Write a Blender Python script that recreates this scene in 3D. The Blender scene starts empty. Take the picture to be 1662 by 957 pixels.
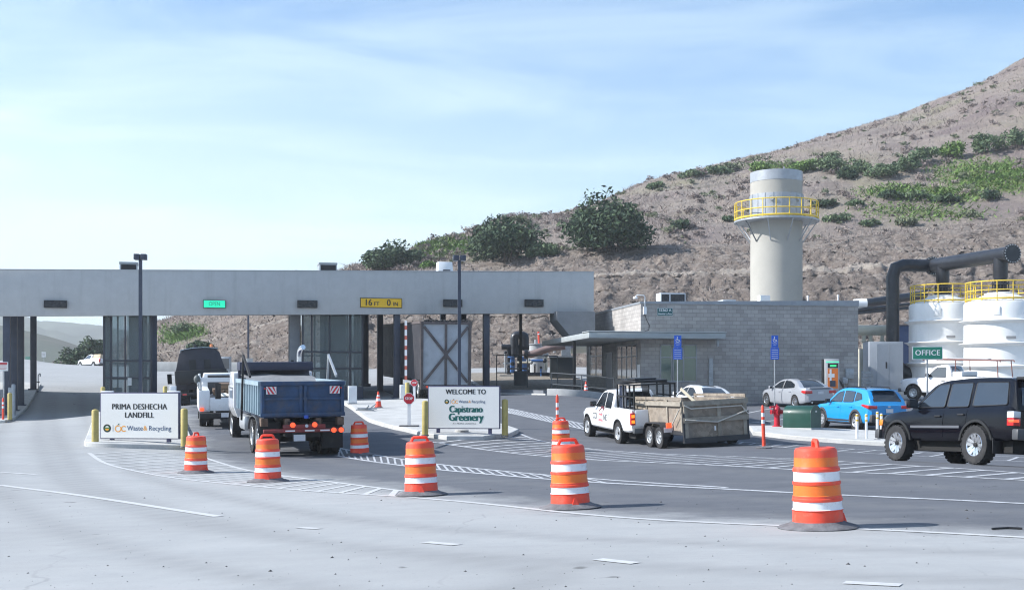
import bpy, bmesh, math, random
import numpy as np
from mathutils import Vector, Matrix, noise as mnoise
R = math.radians
random.seed(7); RNG = np.random.default_rng(11)
C = bpy.context.scene.collection
SC = bpy.context.scene

# ------------------------------------------------------------------ camera, sky, sun, exposure
F, CX, HY, HC = 2000.0, 831.0, 630.0, 1.5          # focal length in photo pixels, eye height in metres
cam = bpy.data.cameras.new('camera'); camo = bpy.data.objects.new('camera', cam); C.objects.link(camo)
camo.location = (0, 0, HC); camo.rotation_euler = (R(90), 0, 0)
cam.sensor_width = 36; cam.lens = 36*F/1662; cam.shift_y = (HY-478.5)/1662
cam.clip_start = .1; cam.clip_end = 12000
SC.camera = camo
SUN_EL, SUN_A = R(36), R(4)                         # sun on the left, a touch in front of the facades
to_sun = Vector((-math.cos(SUN_A)*math.cos(SUN_EL), -math.sin(SUN_A)*math.cos(SUN_EL), math.sin(SUN_EL)))
sl = bpy.data.lights.new('sun', 'SUN'); so = bpy.data.objects.new('sun', sl); C.objects.link(so)
sl.energy = 5.0; sl.angle = R(.5); sl.color = (1.0, .975, .94)
so.rotation_euler = to_sun.to_track_quat('Z', 'Y').to_euler()
world = bpy.data.worlds.new('World'); SC.world = world; world.use_nodes = True
def build_world():
    nt = world.node_tree; nt.nodes.clear(); N = nt.nodes.new; L = nt.links.new
    out = N('ShaderNodeOutputWorld'); bg = N('ShaderNodeBackground'); L(bg.outputs[0], out.inputs[0])
    sky = N('ShaderNodeTexSky'); sky.sky_type = 'NISHITA'; sky.sun_disc = False
    sky.sun_elevation = SUN_EL; sky.sun_rotation = math.atan2(to_sun.x, to_sun.y)
    sky.altitude = 60; sky.air_density = 1.0; sky.dust_density = 1.2; sky.ozone_density = 1.6
    tc = N('ShaderNodeTexCoord'); sep = N('ShaderNodeSeparateXYZ'); L(tc.outputs['Generated'], sep.inputs[0])
    # thin high cloud: streaks stretched sideways, thicker towards the horizon and the sun's side
    mp = N('ShaderNodeMapping'); mp.inputs['Scale'].default_value = (1.6, 1.6, 9.0); mp.inputs['Rotation'].default_value = (0, R(-5), 0)
    L(tc.outputs['Generated'], mp.inputs[0])
    nz = N('ShaderNodeTexNoise'); nz.inputs['Scale'].default_value = 2.3; nz.inputs['Detail'].default_value = 7
    nz.inputs['Roughness'].default_value = .55; nz.inputs['Distortion'].default_value = .6
    L(mp.outputs[0], nz.inputs[0])
    r1 = N('ShaderNodeMapRange'); r1.inputs[1].default_value = .36; r1.inputs[2].default_value = .72; r1.interpolation_type = 'SMOOTHSTEP'
    L(nz.outputs[0], r1.inputs[0])
    el = N('ShaderNodeMapRange'); el.inputs[1].default_value = .36; el.inputs[2].default_value = .06; el.interpolation_type = 'SMOOTHSTEP'
    L(sep.outputs[2], el.inputs[0])
    lx = N('ShaderNodeMapRange'); lx.inputs[1].default_value = .38; lx.inputs[2].default_value = -.5
    L(sep.outputs[0], lx.inputs[0])
    a = N('ShaderNodeMath'); a.operation = 'MULTIPLY'; L(r1.outputs[0], a.inputs[0]); a.inputs[1].default_value = .32
    b = N('ShaderNodeMath'); b.operation = 'MULTIPLY'; L(el.outputs[0], b.inputs[0]); L(lx.outputs[0], b.inputs[1])
    c = N('ShaderNodeMath'); c.operation = 'MULTIPLY_ADD'; L(b.outputs[0], c.inputs[0]); c.inputs[1].default_value = .78; L(a.outputs[0], c.inputs[2]); c.use_clamp = True
    d = N('ShaderNodeMath'); d.operation = 'MULTIPLY_ADD'; L(el.outputs[0], d.inputs[0]); d.inputs[1].default_value = .30; L(c.outputs[0], d.inputs[2]); d.use_clamp = True
    up = N('ShaderNodeMapRange'); up.inputs[1].default_value = -.02; up.inputs[2].default_value = .02; L(sep.outputs[2], up.inputs[0])
    tint = N('ShaderNodeMixRGB'); tint.blend_type = 'MULTIPLY'; tint.inputs[0].default_value = 1; tint.inputs[2].default_value = SKY_TINT
    L(sky.outputs[0], tint.inputs[1])
    mx = N('ShaderNodeMixRGB'); L(d.outputs[0], mx.inputs[0]); L(tint.outputs[0], mx.inputs[1])
    mx.inputs[2].default_value = SKY_CLOUD
    L(mx.outputs[0], bg.inputs[0]); bg.inputs[1].default_value = .12
SKY_CLOUD = (5.4, 6.6, 7.3, 1); SKY_TINT = (.84, 1.05, 1.22, 1)
build_world()
vs = SC.view_settings
vs.view_transform = 'Standard'; vs.look = 'None'; vs.gamma = 1; vs.use_curve_mapping = False
vs.exposure = .58
SC.cycles.filter_width = 1.15; SC.cycles.max_bounces = 6; SC.cycles.diffuse_bounces = 3; SC.cycles.glossy_bounces = 3; SC.cycles.volume_bounces = 0
SC.cycles.transparent_max_bounces = 8

# ------------------------------------------------------------------ pixel <-> place, terrain
def P(px, py, Y): return Vector(((px-CX)*Y/F, Y, HC+(HY-py)*Y/F))
def XY(px, s): return ((px-CX)/s, F/s)
CTRL = [(1328,856,143),(926,824,112),(684,803,95),(435,781,76),(318,767,65.4),(584,738,54),(911,731,54),
 (1466,747,71.5),(1596,754,79),(960,716,46.5),(1012,721,49),(1070,728,51),(1200,723,53),(1334,695,40),(1390,698,42),
 (1400,717,49),(1261,697,45),(1245,660,32),(1295,664,33.5),(1480,649,30),(412,740,55),(388,732,51),(325,690,42),
 (230,724,52.5),(750,709,48),(663,699,45.5),(614,684,40),(11,678,32),(100,680,32.3),(100,657,28.5),(55,636,27),
 (110,602,13.2),(0,602,13.2),(240,602,14),(320,656,34),(570,664,36),(644,652,30),(1040,656,31),(1390,648,29.5),
 (300,599,18.5),(450,598,18.5),(700,598,19),(900,596,19.5),(1200,600,20),(1500,612,21),(1700,612,21),(1530,640,26),
 (860,632,28),(930,642,32),(1662,760,70),(-150,690,34),(-100,606,14)]
_c = [((px-CX)/s, F/s, HC-(py-HY)/s) for px, py, s in CTRL]
_c += [(0,0,0),(-20,0,-.45),(20,0,.5),(0,12,-.1),(0,-60,.4),(-60,-60,-.6),(60,-60,1.4),(-70,30,-.6),(60,30,1.3),(75,90,3),
       (-60,150,5),(40,150,4.5),(90,150,5),(-90,90,2.5)]
_c = np.array(_c); _n = len(_c)
def _U(r2): return np.where(r2 > 1e-9, .5*r2*np.log(np.maximum(r2, 1e-9)), 0)
_S = 20.0
_q = _c[:, :2]/_S
_K = _U(((_q[:, None]-_q[None])**2).sum(-1)) + np.eye(_n)*.004
_Pm = np.c_[np.ones(_n), _q]
_A = np.block([[_K, _Pm], [_Pm.T, np.zeros((3, 3))]])
_w = np.linalg.solve(_A, np.r_[_c[:, 2], 0, 0, 0])
def gzv(X, Y):
    X = np.asarray(X, float); Y = np.asarray(Y, float); sh = X.shape
    q = np.c_[X.ravel(), Y.ravel()]/_S
    o = np.empty(len(q))
    for i in range(0, len(q), 20000):
        qq = q[i:i+20000]
        o[i:i+20000] = _U(((qq[:, None]-_q[None])**2).sum(-1)) @ _w[:_n] + _w[_n] + qq @ _w[_n+1:]
    return o.reshape(sh)
def gz(x, y): return float(gzv([x], [y])[0])
_Ys = np.concatenate([np.arange(5, 100, .05), np.arange(100, 170, .25)])
def G(px, py):
    """place where the line of sight through a photo pixel first meets the ground"""
    X = (px-CX)/F*_Ys; z = HC+(HY-py)/F*_Ys
    d = z-gzv(X, _Ys); i = np.argmax(d <= 0)
    if d[i] > 0: i = len(_Ys)-1
    return Vector((X[i], _Ys[i], 0))

# ------------------------------------------------------------------ materials
_mats = {}
def mat(name, col, rough=.6, metal=0., var=.1, scale=2., bump=0., bscale=30., coat=0., emit=0., detail=4, dirt=None, spec=.5, streak=False):
    if name in _mats: return _mats[name]
    m = bpy.data.materials.new(name); m.use_nodes = True; nt = m.node_tree; b = nt.nodes['Principled BSDF']; L = nt.links.new
    tc = nt.nodes.new('ShaderNodeTexCoord')
    n = nt.nodes.new('ShaderNodeTexNoise'); n.inputs['Scale'].default_value = scale; n.inputs['Detail'].default_value = detail
    n.inputs['Roughness'].default_value = .6
    L(tc.outputs['Object'], n.inputs[0])
    r = nt.nodes.new('ShaderNodeMapRange'); r.inputs[1].default_value = .3; r.inputs[2].default_value = .7; L(n.outputs[0], r.inputs[0])
    mx = nt.nodes.new('ShaderNodeMixRGB'); L(r.outputs[0], mx.inputs[0])
    mx.inputs[1].default_value = (*[max(0, c*(1-var)) for c in col], 1); mx.inputs[2].default_value = (*[min(1, c*(1+var)) for c in col], 1)
    last = mx
    if dirt:                                                        # grime with patchy edges
        n2 = nt.nodes.new('ShaderNodeTexNoise'); n2.inputs['Scale'].default_value = dirt[2]; n2.inputs['Detail'].default_value = 8; n2.inputs['Roughness'].default_value = .7
        if streak:
            mp = nt.nodes.new('ShaderNodeMapping'); mp.inputs['Scale'].default_value = (1.6, 1.6, .13); L(tc.outputs['Object'], mp.inputs[0]); L(mp.outputs[0], n2.inputs[0])
        else: L(tc.outputs['Object'], n2.inputs[0])
        r2 = nt.nodes.new('ShaderNodeMapRange'); r2.inputs[1].default_value = dirt[1]; r2.inputs[2].default_value = dirt[1]+.22; r2.inputs[4].default_value = .8; L(n2.outputs[0], r2.inputs[0])
        m2 = nt.nodes.new('ShaderNodeMixRGB'); L(r2.outputs[0], m2.inputs[0]); L(mx.outputs[0], m2.inputs[1]); m2.inputs[2].default_value = (*dirt[0], 1); last = m2
    L(last.outputs[0], b.inputs['Base Color'])
    b.inputs['Roughness'].default_value = rough; b.inputs['Metallic'].default_value = metal; b.inputs['Coat Weight'].default_value = coat
    b.inputs['Coat Roughness'].default_value = .06; b.inputs['Specular IOR Level'].default_value = spec
    if emit: b.inputs['Emission Color'].default_value = (*col, 1); b.inputs['Emission Strength'].default_value = emit
    if bump:
        n3 = nt.nodes.new('ShaderNodeTexNoise'); n3.inputs['Scale'].default_value = bscale; n3.inputs['Detail'].default_value = 5; L(tc.outputs['Object'], n3.inputs[0])
        bp = nt.nodes.new('ShaderNodeBump'); bp.inputs['Strength'].default_value = bump; bp.inputs['Distance'].default_value = .02
        L(n3.outputs[0], bp.inputs['Height']); L(bp.outputs[0], b.inputs['Normal'])
    _mats[name] = m; return m
DUST = (.34, .31, .27)
fascia_m = mat('grey stucco', (.47, .475, .475), .9, var=.05, bump=.35, bscale=60, dirt=((.37, .372, .368), .52, 1.0), streak=True)
steel_m = mat('dark blue steel', (.045, .055, .085), .5, var=.2)
black_m = mat('black plastic', (.012, .012, .014), .5, var=.3)
screen_m = mat('unlit display', (.010, .011, .018), .25, var=.2)
rubber_m = mat('tyre rubber', (.022, .022, .024), .85, var=.35, scale=8, bump=.3, bscale=40, dirt=((.06, .055, .05), .55, 4))
chrome_m = mat('bright steel', (.7, .71, .73), .25, 1., var=.06)
alu_m = mat('dull aluminium', (.5, .52, .54), .45, .7, var=.12)
white_m = mat('white paint', (.78, .79, .80), .45, var=.04, dirt=((.5, .49, .46), .64, 2.5))
whitecar_m = mat('white car paint', (.76, .77, .79), .3, var=.03, coat=.8, dirt=((.55, .54, .52), .66, 1.8))
glass_m = mat('dark car glass', (.012, .016, .022), .06, var=.2, coat=1, spec=.8)
yellow_m = mat('yellow safety paint', (.72, .50, .05), .5, var=.1, dirt=((.42, .33, .12), .62, 6))
bollard_m = mat('faded yellow sleeve', (.42, .34, .11), .6, var=.14, scale=5, dirt=((.4, .35, .2), .58, 6))
conc_m = mat('pale concrete', (.44, .44, .43), .9, var=.14, scale=1.3, bump=.4, bscale=25, dirt=((.30, .29, .28), .6, 1.2))
kerb_m = mat('kerb concrete', (.47, .47, .46), .9, var=.16, scale=1.6, bump=.3, bscale=18, dirt=((.27, .27, .27), .58, 2.2))
red_m = mat('red lens', (.55, .02, .02), .25, var=.1, coat=.6)
redlit_m = mat('lit red lamp', (1.0, .10, .03), .3, var=.02, emit=.8)
amber_m = mat('amber lens', (.75, .22, .02), .3, var=.1, coat=.5)
clear_m = mat('clear lens', (.62, .64, .68), .15, var=.1, coat=.7)
plate_m = mat('licence plate', (.62, .63, .66), .5, var=.08, scale=14)
orange_m = mat('orange polyethylene', (.80, .072, .034), .5, var=.12, scale=5, dirt=((.48, .20, .14), .55, 7))
amberband_m = mat('amber reflective band', (.78, .165, .022), .42, var=.06, scale=9, dirt=((.45, .22, .10), .56, 8))
whiteband_m = mat('white reflective band', (.76, .78, .82), .4, var=.05, scale=8, dirt=((.42, .40, .37), .54, 8))
base_m = mat('grey recycled rubber', (.13, .13, .14), .9, var=.3, scale=6, bump=.5, bscale=40, dirt=((.28, .27, .26), .54, 5))
rust_m = mat('rusty steel', (.13, .085, .06), .8, var=.4, scale=5, dirt=((.2, .2, .2), .56, 3))
galv_m = mat('galvanised steel', (.36, .38, .40), .5, .4, var=.2, scale=6)
blackpipe_m = mat('black polyethylene pipe', (.016, .018, .024), .38, var=.35, scale=2.5, dirt=((.07, .07, .075), .58, 1.5))

# ------------------------------------------------------------------ mesh builder
class MB:
    def __init__(s): s.v = []; s.f = []; s.m = []
    def add(s, vs, fs, mi=0):
        o = len(s.v); s.v += [tuple(p) for p in vs]
        for f in fs: s.f.append(tuple(i+o for i in f)); s.m.append(mi)
        return s
    def hexa(s, p, mi=0):          # p: 4 bottom (ccw from above), 4 top
        return s.add(p, [(3,2,1,0),(4,5,6,7),(0,1,5,4),(1,2,6,5),(2,3,7,6),(3,0,4,7)], mi)
    def box(s, x0, x1, y0, y1, z0, z1, mi=0):
        return s.hexa([(x0,y0,z0),(x1,y0,z0),(x1,y1,z0),(x0,y1,z0),(x0,y0,z1),(x1,y0,z1),(x1,y1,z1),(x0,y1,z1)], mi)
    def beam(s, a, b, w, h, mi=0, up=(0,0,1)):
        a = Vector(a); b = Vector(b); d = (b-a).normalized(); u = Vector(up)
        if abs(d.dot(u)) > .98: u = Vector((0,1,0))
        r = d.cross(u).normalized()*w/2; t = r.cross(d).normalized()*h/2
        return s.hexa([a-r-t, a+r-t, b+r-t, b-r-t, a-r+t, a+r+t, b+r+t, b-r+t], mi)
    def rod(s, a, b, r, r2=None, n=10, mi=0): return s.tube([a, b], r, n, mi, r2)
    def tube(s, pts, r, n=10, mi=0, r2=None):
        pts = [Vector(p) for p in pts]; k = len(pts); d = [(pts[i+1]-pts[i]).normalized() for i in range(k-1)]
        u = Vector((0,0,1)) if abs(d[0].z) < .9 else Vector((1,0,0))
        u = (u-d[0]*u.dot(d[0])).normalized(); vs = []
        for i, p in enumerate(pts):
            t = d[0] if i == 0 else d[-1] if i == k-1 else (d[i-1]+d[i]).normalized()
            u = (u-t*u.dot(t)).normalized(); w = t.cross(u)
            sc = 1 if i in (0, k-1) else 1/max(.5, t.dot(d[i]))
            rr = r if r2 is None else r+(r2-r)*i/(k-1)
            bis = None
            for j in range(n):
                a = 2*math.pi*j/n; o = u*math.cos(a)*rr+w*math.sin(a)*rr
                vs.append(p+o)
        fs = [(i*n+j, i*n+(j+1) % n, (i+1)*n+(j+1) % n, (i+1)*n+j) for i in range(k-1) for j in range(n)]
        fs += [tuple(range(n-1, -1, -1)), tuple((k-1)*n+j for j in range(n))]
        return s.add(vs, fs, mi)
    def lathe(s, prof, n=24, c=(0,0,0), axis='z', mis=None, mi=0, cap=True):
        vs = []; c = Vector(c)
        for r, z in prof:
            for j in range(n):
                a = 2*math.pi*j/n; x, y = r*math.cos(a), r*math.sin(a)
                vs.append(c+Vector((x, y, z) if axis == 'z' else (x, z, -y) if axis == 'y' else (z, x, y)))
        k = len(prof); o = len(s.v)
        for i in range(k-1):
            fs = [(i*n+j, i*n+(j+1) % n, (i+1)*n+(j+1) % n, (i+1)*n+j) for j in range(n)]
            if i == 0: s.add(vs, fs, mis[i] if mis else mi)
            else:
                for f in fs: s.f.append(tuple(q+o for q in f)); s.m.append(mis[i] if mis else mi)
        if not cap: return s
        s.f.append(tuple(o+j for j in range(n-1, -1, -1))); s.m.append(mis[0] if mis else mi)
        s.f.append(tuple(o+(k-1)*n+j for j in range(n))); s.m.append(mis[-1] if mis else mi)
        return s
    def prism(s, poly, a, b, plane='xz', mi=0):   # outline in a plane, run from a to b along the third axis
        n = len(poly)
        def q(p, t): return (p[0], t, p[1]) if plane == 'xz' else (t, p[0], p[1]) if plane == 'yz' else (p[0], p[1], t)
        vs = [q(p, a) for p in poly]+[q(p, b) for p in poly]
        fs = [tuple(range(n-1, -1, -1)), tuple(range(n, 2*n))]+[(i, (i+1) % n, n+(i+1) % n, n+i) for i in range(n)]
        return s.add(vs, fs, mi)
    def rings(s, rs, closed=True, cap=True, mi=0):
        n = len(rs[0]); vs = [p for r in rs for p in r]; k = len(rs); fs = []
        for i in range(k-1):
            for j in range(n if closed else n-1):
                fs.append((i*n+j, i*n+(j+1) % n, (i+1)*n+(j+1) % n, (i+1)*n+j))
        if cap: fs += [tuple(range(n-1, -1, -1)), tuple((k-1)*n+j for j in range(n))]
        return s.add(vs, fs, mi)
    def ball(s, c, r, n=10, mi=0, sq=(1,1,1)):
        c = Vector(c); prof = [(max(1e-4, math.sin(math.pi*i/6)), -math.cos(math.pi*i/6)) for i in range(7)]
        o = len(s.v); s.lathe(prof, n, mi=mi)
        for i in range(o, len(s.v)): p = s.v[i]; s.v[i] = (c.x+p[0]*r*sq[0], c.y+p[1]*r*sq[1], c.z+p[2]*r*sq[2])
        return s
    def build(s, name, m, parent=None, bevel=0, ang=35, loc=None):
        me = bpy.data.meshes.new(name); me.from_pydata(s.v, [], s.f)
        for mm in (m if isinstance(m, (list, tuple)) else [m]): me.materials.append(mm)
        me.polygons.foreach_set('material_index', s.m)
        bm = bmesh.new(); bm.from_mesh(me)
        bmesh.ops.recalc_face_normals(bm, faces=bm.faces)
        if bevel:
            es = [e for e in bm.edges if len(e.link_faces) == 2 and e.calc_face_angle(0) > .5]
            bmesh.ops.bevel(bm, geom=es, offset=bevel, segments=2, affect='EDGES', profile=.5, clamp_overlap=True)
        bm.to_mesh(me); bm.free()
        me.polygons.foreach_set('use_smooth', [True]*len(me.polygons)); me.set_sharp_from_angle(angle=R(ang)); me.update()
        o = bpy.data.objects.new(name, me); C.objects.link(o)
        if parent: o.parent = parent
        if loc is not None: o.location = loc
        return o
def tag(o, label=None, cat=None, group=None, kind=None):
    if label: o['label'] = label
    if cat: o['category'] = cat
    if group: o['group'] = group
    if kind: o['kind'] = kind
    return o
def thing(name, label, cat, loc=(0,0,0), rz=0, group=None):
    o = bpy.data.objects.new(name, None); C.objects.link(o); o.location = loc; o.rotation_euler = (0, 0, rz)
    return tag(o, label, cat, group)
def kids(o): return [c for c in list(C.objects) if c.parent == o]
def copy_tree(o, label=None, loc=None, rz=None, parent=None):
    c = o.copy(); C.objects.link(c)
    if parent: c.parent = parent
    for ch in kids(o): copy_tree(ch, parent=c)
    if label: c['label'] = label
    if loc is not None: c.location = loc
    if rz is not None: c.rotation_euler = (0, 0, rz)
    return c
def on_ground(x, y, dz=0): return (x, y, gz(x, y)+dz)
def seat(o, x, y, az, lx=1.4, ly=.8, dz=0):
    """stand a thing on sloping ground, its +x axis heading az degrees right of straight away"""
    f = Vector((math.sin(R(az)), math.cos(R(az)), 0)); l = Vector((-f.y, f.x, 0))
    zf, zb = gz(x+f.x*lx, y+f.y*lx), gz(x-f.x*lx, y-f.y*lx); zl, zr = gz(x+l.x*ly, y+l.y*ly), gz(x-l.x*ly, y-l.y*ly)
    fx = (f*2*lx+Vector((0,0,zf-zb))).normalized(); ly_ = (l*2*ly+Vector((0,0,zl-zr))); up = fx.cross(ly_).normalized(); ly_ = up.cross(fx)
    o.rotation_euler = Matrix((fx, ly_, up)).transposed().to_euler(); o.location = (x, y, (zf+zb+zl+zr)/4+dz)
    return o
def text_into(mb, body, size, x, z, y=-.004, mi=0, bold=0., align='CENTER', sx=1., thick=.004, spacing=1.):
    cu = bpy.data.curves.new('letters', 'FONT'); cu.body = body; cu.size = size; cu.align_x = align; cu.align_y = 'CENTER'
    cu.space_character = spacing; cu.resolution_u = 4
    ob = bpy.data.objects.new('letters', cu); C.objects.link(ob); bpy.context.view_layer.update()
    me = ob.evaluated_get(bpy.context.evaluated_depsgraph_get()).to_mesh()
    for k, dx in enumerate((0, -bold, bold) if bold else (0,)): mb.add([(x+v.co.x*sx+dx, y-k*.0007, z+v.co.y) for v in me.vertices], [tuple(p.vertices) for p in me.polygons], mi)
    bpy.data.objects.remove(ob); bpy.data.curves.remove(cu)
def mesh_np(name, V, Fc, m, attrs=None, parent=None):
    V = np.asarray(V, np.float32); Fc = np.asarray(Fc, np.int32); k = Fc.shape[1]
    me = bpy.data.meshes.new(name); me.vertices.add(len(V)); me.vertices.foreach_set('co', V.ravel())
    me.loops.add(Fc.size); me.loops.foreach_set('vertex_index', Fc.ravel())
    me.polygons.add(len(Fc)); me.polygons.foreach_set('loop_start', np.arange(0, Fc.size, k, dtype=np.int32))
    me.polygons.foreach_set('use_smooth', [True]*len(Fc))
    for mm in (m if isinstance(m, (list, tuple)) else [m]): me.materials.append(mm)
    for an, av in (attrs or {}).items():
        a = me.attributes.new(an, 'FLOAT', 'POINT'); a.data.foreach_set('value', np.asarray(av, np.float32))
    me.update(calc_edges=True); me.validate()
    o = bpy.data.objects.new(name, me); C.objects.link(o)
    if parent: o.parent = parent
    return o
def grid_faces(nr, nc):
    i = np.arange(nr-1)[:, None]*nc+np.arange(nc-1)[None]; i = i.ravel()
    return np.c_[i, i+1, i+nc+1, i+nc]
def fbm(x, y, z=0, o=4):
    return mnoise.fractal(Vector((x, y, z)), 1.0, 2.0, o)
# ------------------------------------------------------------------ ground
def sdist(X, Y, poly):
    p = np.array(poly, float); q = np.roll(p, -1, 0); d = np.full(X.shape, 1e9); ins = np.zeros(X.shape, bool)
    for (ax, ay), (bx, by) in zip(p, q):
        ex, ey = bx-ax, by-ay; t = np.clip(((X-ax)*ex+(Y-ay)*ey)/(ex*ex+ey*ey+1e-9), 0, 1)
        d = np.minimum(d, np.hypot(X-ax-t*ex, Y-ay-t*ey))
        ins ^= ((ay > Y) != (by > Y)) & (X < ex*(Y-ay)/(ey+1e-12)+ax)
    return np.where(ins, d, -d)
def gxy(pts): return [tuple(G(*p)[:2]) for p in pts]
ASPH = gxy([(282,650),(290,690),(318,738),(417,764),(467,771),(560,783),(657,796),(800,815),(980,835),(1280,850),(1662,870)])+\
       [(14,12.5),(34,16),(40,30),(34,62),(8,75),(-8,82),(-14,72)]
axx = np.concatenate([[-3000,-900,-300,-150,-90], np.arange(-60,-32,1.), np.arange(-32,32,.3), np.arange(32,60,1.), [75,100,160,300,900,3000]])
axy = np.concatenate([[-900,-300,-120,-60,-30,-12,0,4], np.arange(6,80,.3), np.arange(80,170,1.5), [174,180,200,240,320,500,900,1800,3500]])
GX, GY = np.meshgrid(axx, axy)
cxx = np.clip(GX, -90, 90); cyy = np.clip(GY, -60, 156)
GZ = gzv(cxx, cyy)
far = np.clip((GY-156)/300, 0, 1); GZ = GZ*(1-far)+far*(-22)-np.clip((GY-156)/24, 0, 1)*1.5
sd = sdist(GX, GY, ASPH)
gm = bpy.data.materials.new('worn pavement'); gm.use_nodes = True
def ground_nodes():
    nt = gm.node_tree; N = nt.nodes.new; L = nt.links.new; b = nt.nodes['Principled BSDF']
    geo = N('ShaderNodeNewGeometry'); at = N('ShaderNodeAttribute'); at.attribute_name = 'asphalt'
    def nz(sc, det=6, rough=.6, mp=None, dist=0):
        n = N('ShaderNodeTexNoise'); n.inputs['Scale'].default_value = sc; n.inputs['Detail'].default_value = det; n.inputs['Roughness'].default_value = rough; n.inputs['Distortion'].default_value = dist
        if mp:
            m = N('ShaderNodeMapping'); m.inputs['Scale'].default_value = mp[0]; m.inputs['Rotation'].default_value = (0,0,mp[1]); L(geo.outputs['Position'], m.inputs[0]); L(m.outputs[0], n.inputs[0])
        else: L(geo.outputs['Position'], n.inputs[0])
        return n.outputs[0]
    def rng(i, a, b_, c=0., d=1.):
        r = N('ShaderNodeMapRange'); r.inputs[1].default_value = a; r.inputs[2].default_value = b_; r.inputs[3].default_value = c; r.inputs[4].default_value = d; L(i, r.inputs[0]); return r.outputs[0]
    def math_(op, i, j):
        m = N('ShaderNodeMath'); m.operation = op
        for k, v in enumerate((i, j)):
            if isinstance(v, (int, float)): m.inputs[k].default_value = v
            else: L(v, m.inputs[k])
        return m.outputs[0]
    def mix(f, a, c, mode='MIX'):
        m = N('ShaderNodeMixRGB'); m.blend_type = mode
        for k, v in ((0, f), (1, a), (2, c)):
            if isinstance(v, (int, float)): m.inputs[k].default_value = v
            elif isinstance(v, tuple): m.inputs[k].default_value = (*v, 1)
            else: L(v, m.inputs[k])
        return m.outputs[0]
    fine = nz(38, 4, .8); med = nz(1.3, 8, .65); big = nz(.16, 5, .55); streak = nz(.9, 6, .6, ((.16, 1.6, 1), R(-14))); pit = nz(16, 3, .75)
    conc = mix(rng(med, .3, .7), (.325, .336, .342), (.385, .392, .394))
    conc = mix(rng(big, .42, .66, 0, .6), conc, (.295, .30, .302))
    conc = mix(rng(streak, .52, .72, 0, .5), conc, (.29, .295, .30))
    conc = mix(rng(pit, .64, .72, 0, .55), conc, (.19, .19, .19))
    asp = mix(rng(med, .3, .7), (.082, .089, .105), (.114, .121, .138))
    asp = mix(rng(streak, .5, .75, 0, .55), asp, (.148, .155, .172))
    asp = mix(rng(pit, .62, .72, 0, .6), asp, (.17, .17, .175))
    edge = math_('ADD', at.outputs['Fac'], math_('ADD', rng(med, .25, .75, -.8, .8), rng(fine, .3, .7, -.12, .12)))
    k = rng(edge, -.55, 1.0)
    col = mix(k, conc, asp)
    col = mix(rng(fine, .3, .7, .0, .16), col, (.20, .20, .20))
    # hairline cracks, oil drips and old tyre tracks worn into the surface
    wn = N('ShaderNodeTexNoise'); wn.inputs['Scale'].default_value = .5; wn.inputs['Detail'].default_value = 5; L(geo.outputs['Position'], wn.inputs[0])
    wp = N('ShaderNodeMixRGB'); wp.blend_type = 'ADD'; wp.inputs[0].default_value = 2.2; L(geo.outputs['Position'], wp.inputs[1]); L(wn.outputs[1], wp.inputs[2])
    v = N('ShaderNodeTexVoronoi'); v.feature = 'DISTANCE_TO_EDGE'; v.inputs['Scale'].default_value = .17; L(wp.outputs[0], v.inputs[0])
    crack = math_('MULTIPLY', rng(v.outputs[0], .0035, .001), rng(nz(.23, 3), .45, .6))
    col = mix(math_('MULTIPLY', crack, .22), col, (.09, .09, .09))
    tk = N('ShaderNodeAttribute'); tk.attribute_name = 'track'
    col = mix(math_('MULTIPLY', tk.outputs['Fac'], rng(med, .25, .75, .2, .7)), col, (.165, .168, .172))
    oil = nz(2.6, 2, .5); col = mix(math_('MULTIPLY', rng(oil, .70, .76), rng(big, .5, .6)), col, (.06, .06, .06))
    L(col, b.inputs['Base Color']); b.inputs['Roughness'].default_value = .88; b.inputs['Specular IOR Level'].default_value = .3
    bp = N('ShaderNodeBump'); bp.inputs['Strength'].default_value = .35; bp.inputs['Distance'].default_value = .01; L(nz(60, 4, .7), bp.inputs['Height']); L(bp.outputs[0], b.inputs['Normal'])
ground_nodes()
def polyd(X, Y, pts):
    d = np.full(X.shape, 1e9); p = [tuple(q) for q in smooth([Vector(q) for q in gxy(pts)])]
    for (ax, ay), (bx, by) in zip(p, p[1:]):
        ex, ey = bx-ax, by-ay; t = np.clip(((X-ax)*ex+(Y-ay)*ey)/(ex*ex+ey*ey+1e-9), 0, 1); d = np.minimum(d, np.hypot(X-ax-t*ex, Y-ay-t*ey))
    return d
def smooth(pts, it=2):
    for _ in range(it):
        q = [pts[0]]
        for a, b in zip(pts, pts[1:]): q += [a.lerp(b, .25), a.lerp(b, .75)]
        q.append(pts[-1]); pts = q
    return pts
TRK = np.zeros(GX.shape)
for pts, off in (([(105,640),(100,690),(140,760),(330,830),(700,880),(1200,905),(1700,920)], .95), ([(60,640),(40,700),(60,790),(300,880),(700,940)], .95), ([(400,720),(520,760),(760,790),(1100,815),(1662,845)], .95), ([(700,700),(900,732),(1200,757),(1662,790)], .95)):
    d_ = np.abs(polyd(GX, GY, pts)-off); TRK = np.maximum(TRK, np.clip(1-d_/.38, 0, 1)*.9)
gr = mesh_np('ground', np.c_[GX.ravel(), GY.ravel(), GZ.ravel()], grid_faces(len(axy), len(axx)), gm, {'asphalt': np.clip(sd, -3, 3).ravel(), 'track': TRK.ravel()})
tag(gr, kind='structure')

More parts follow.
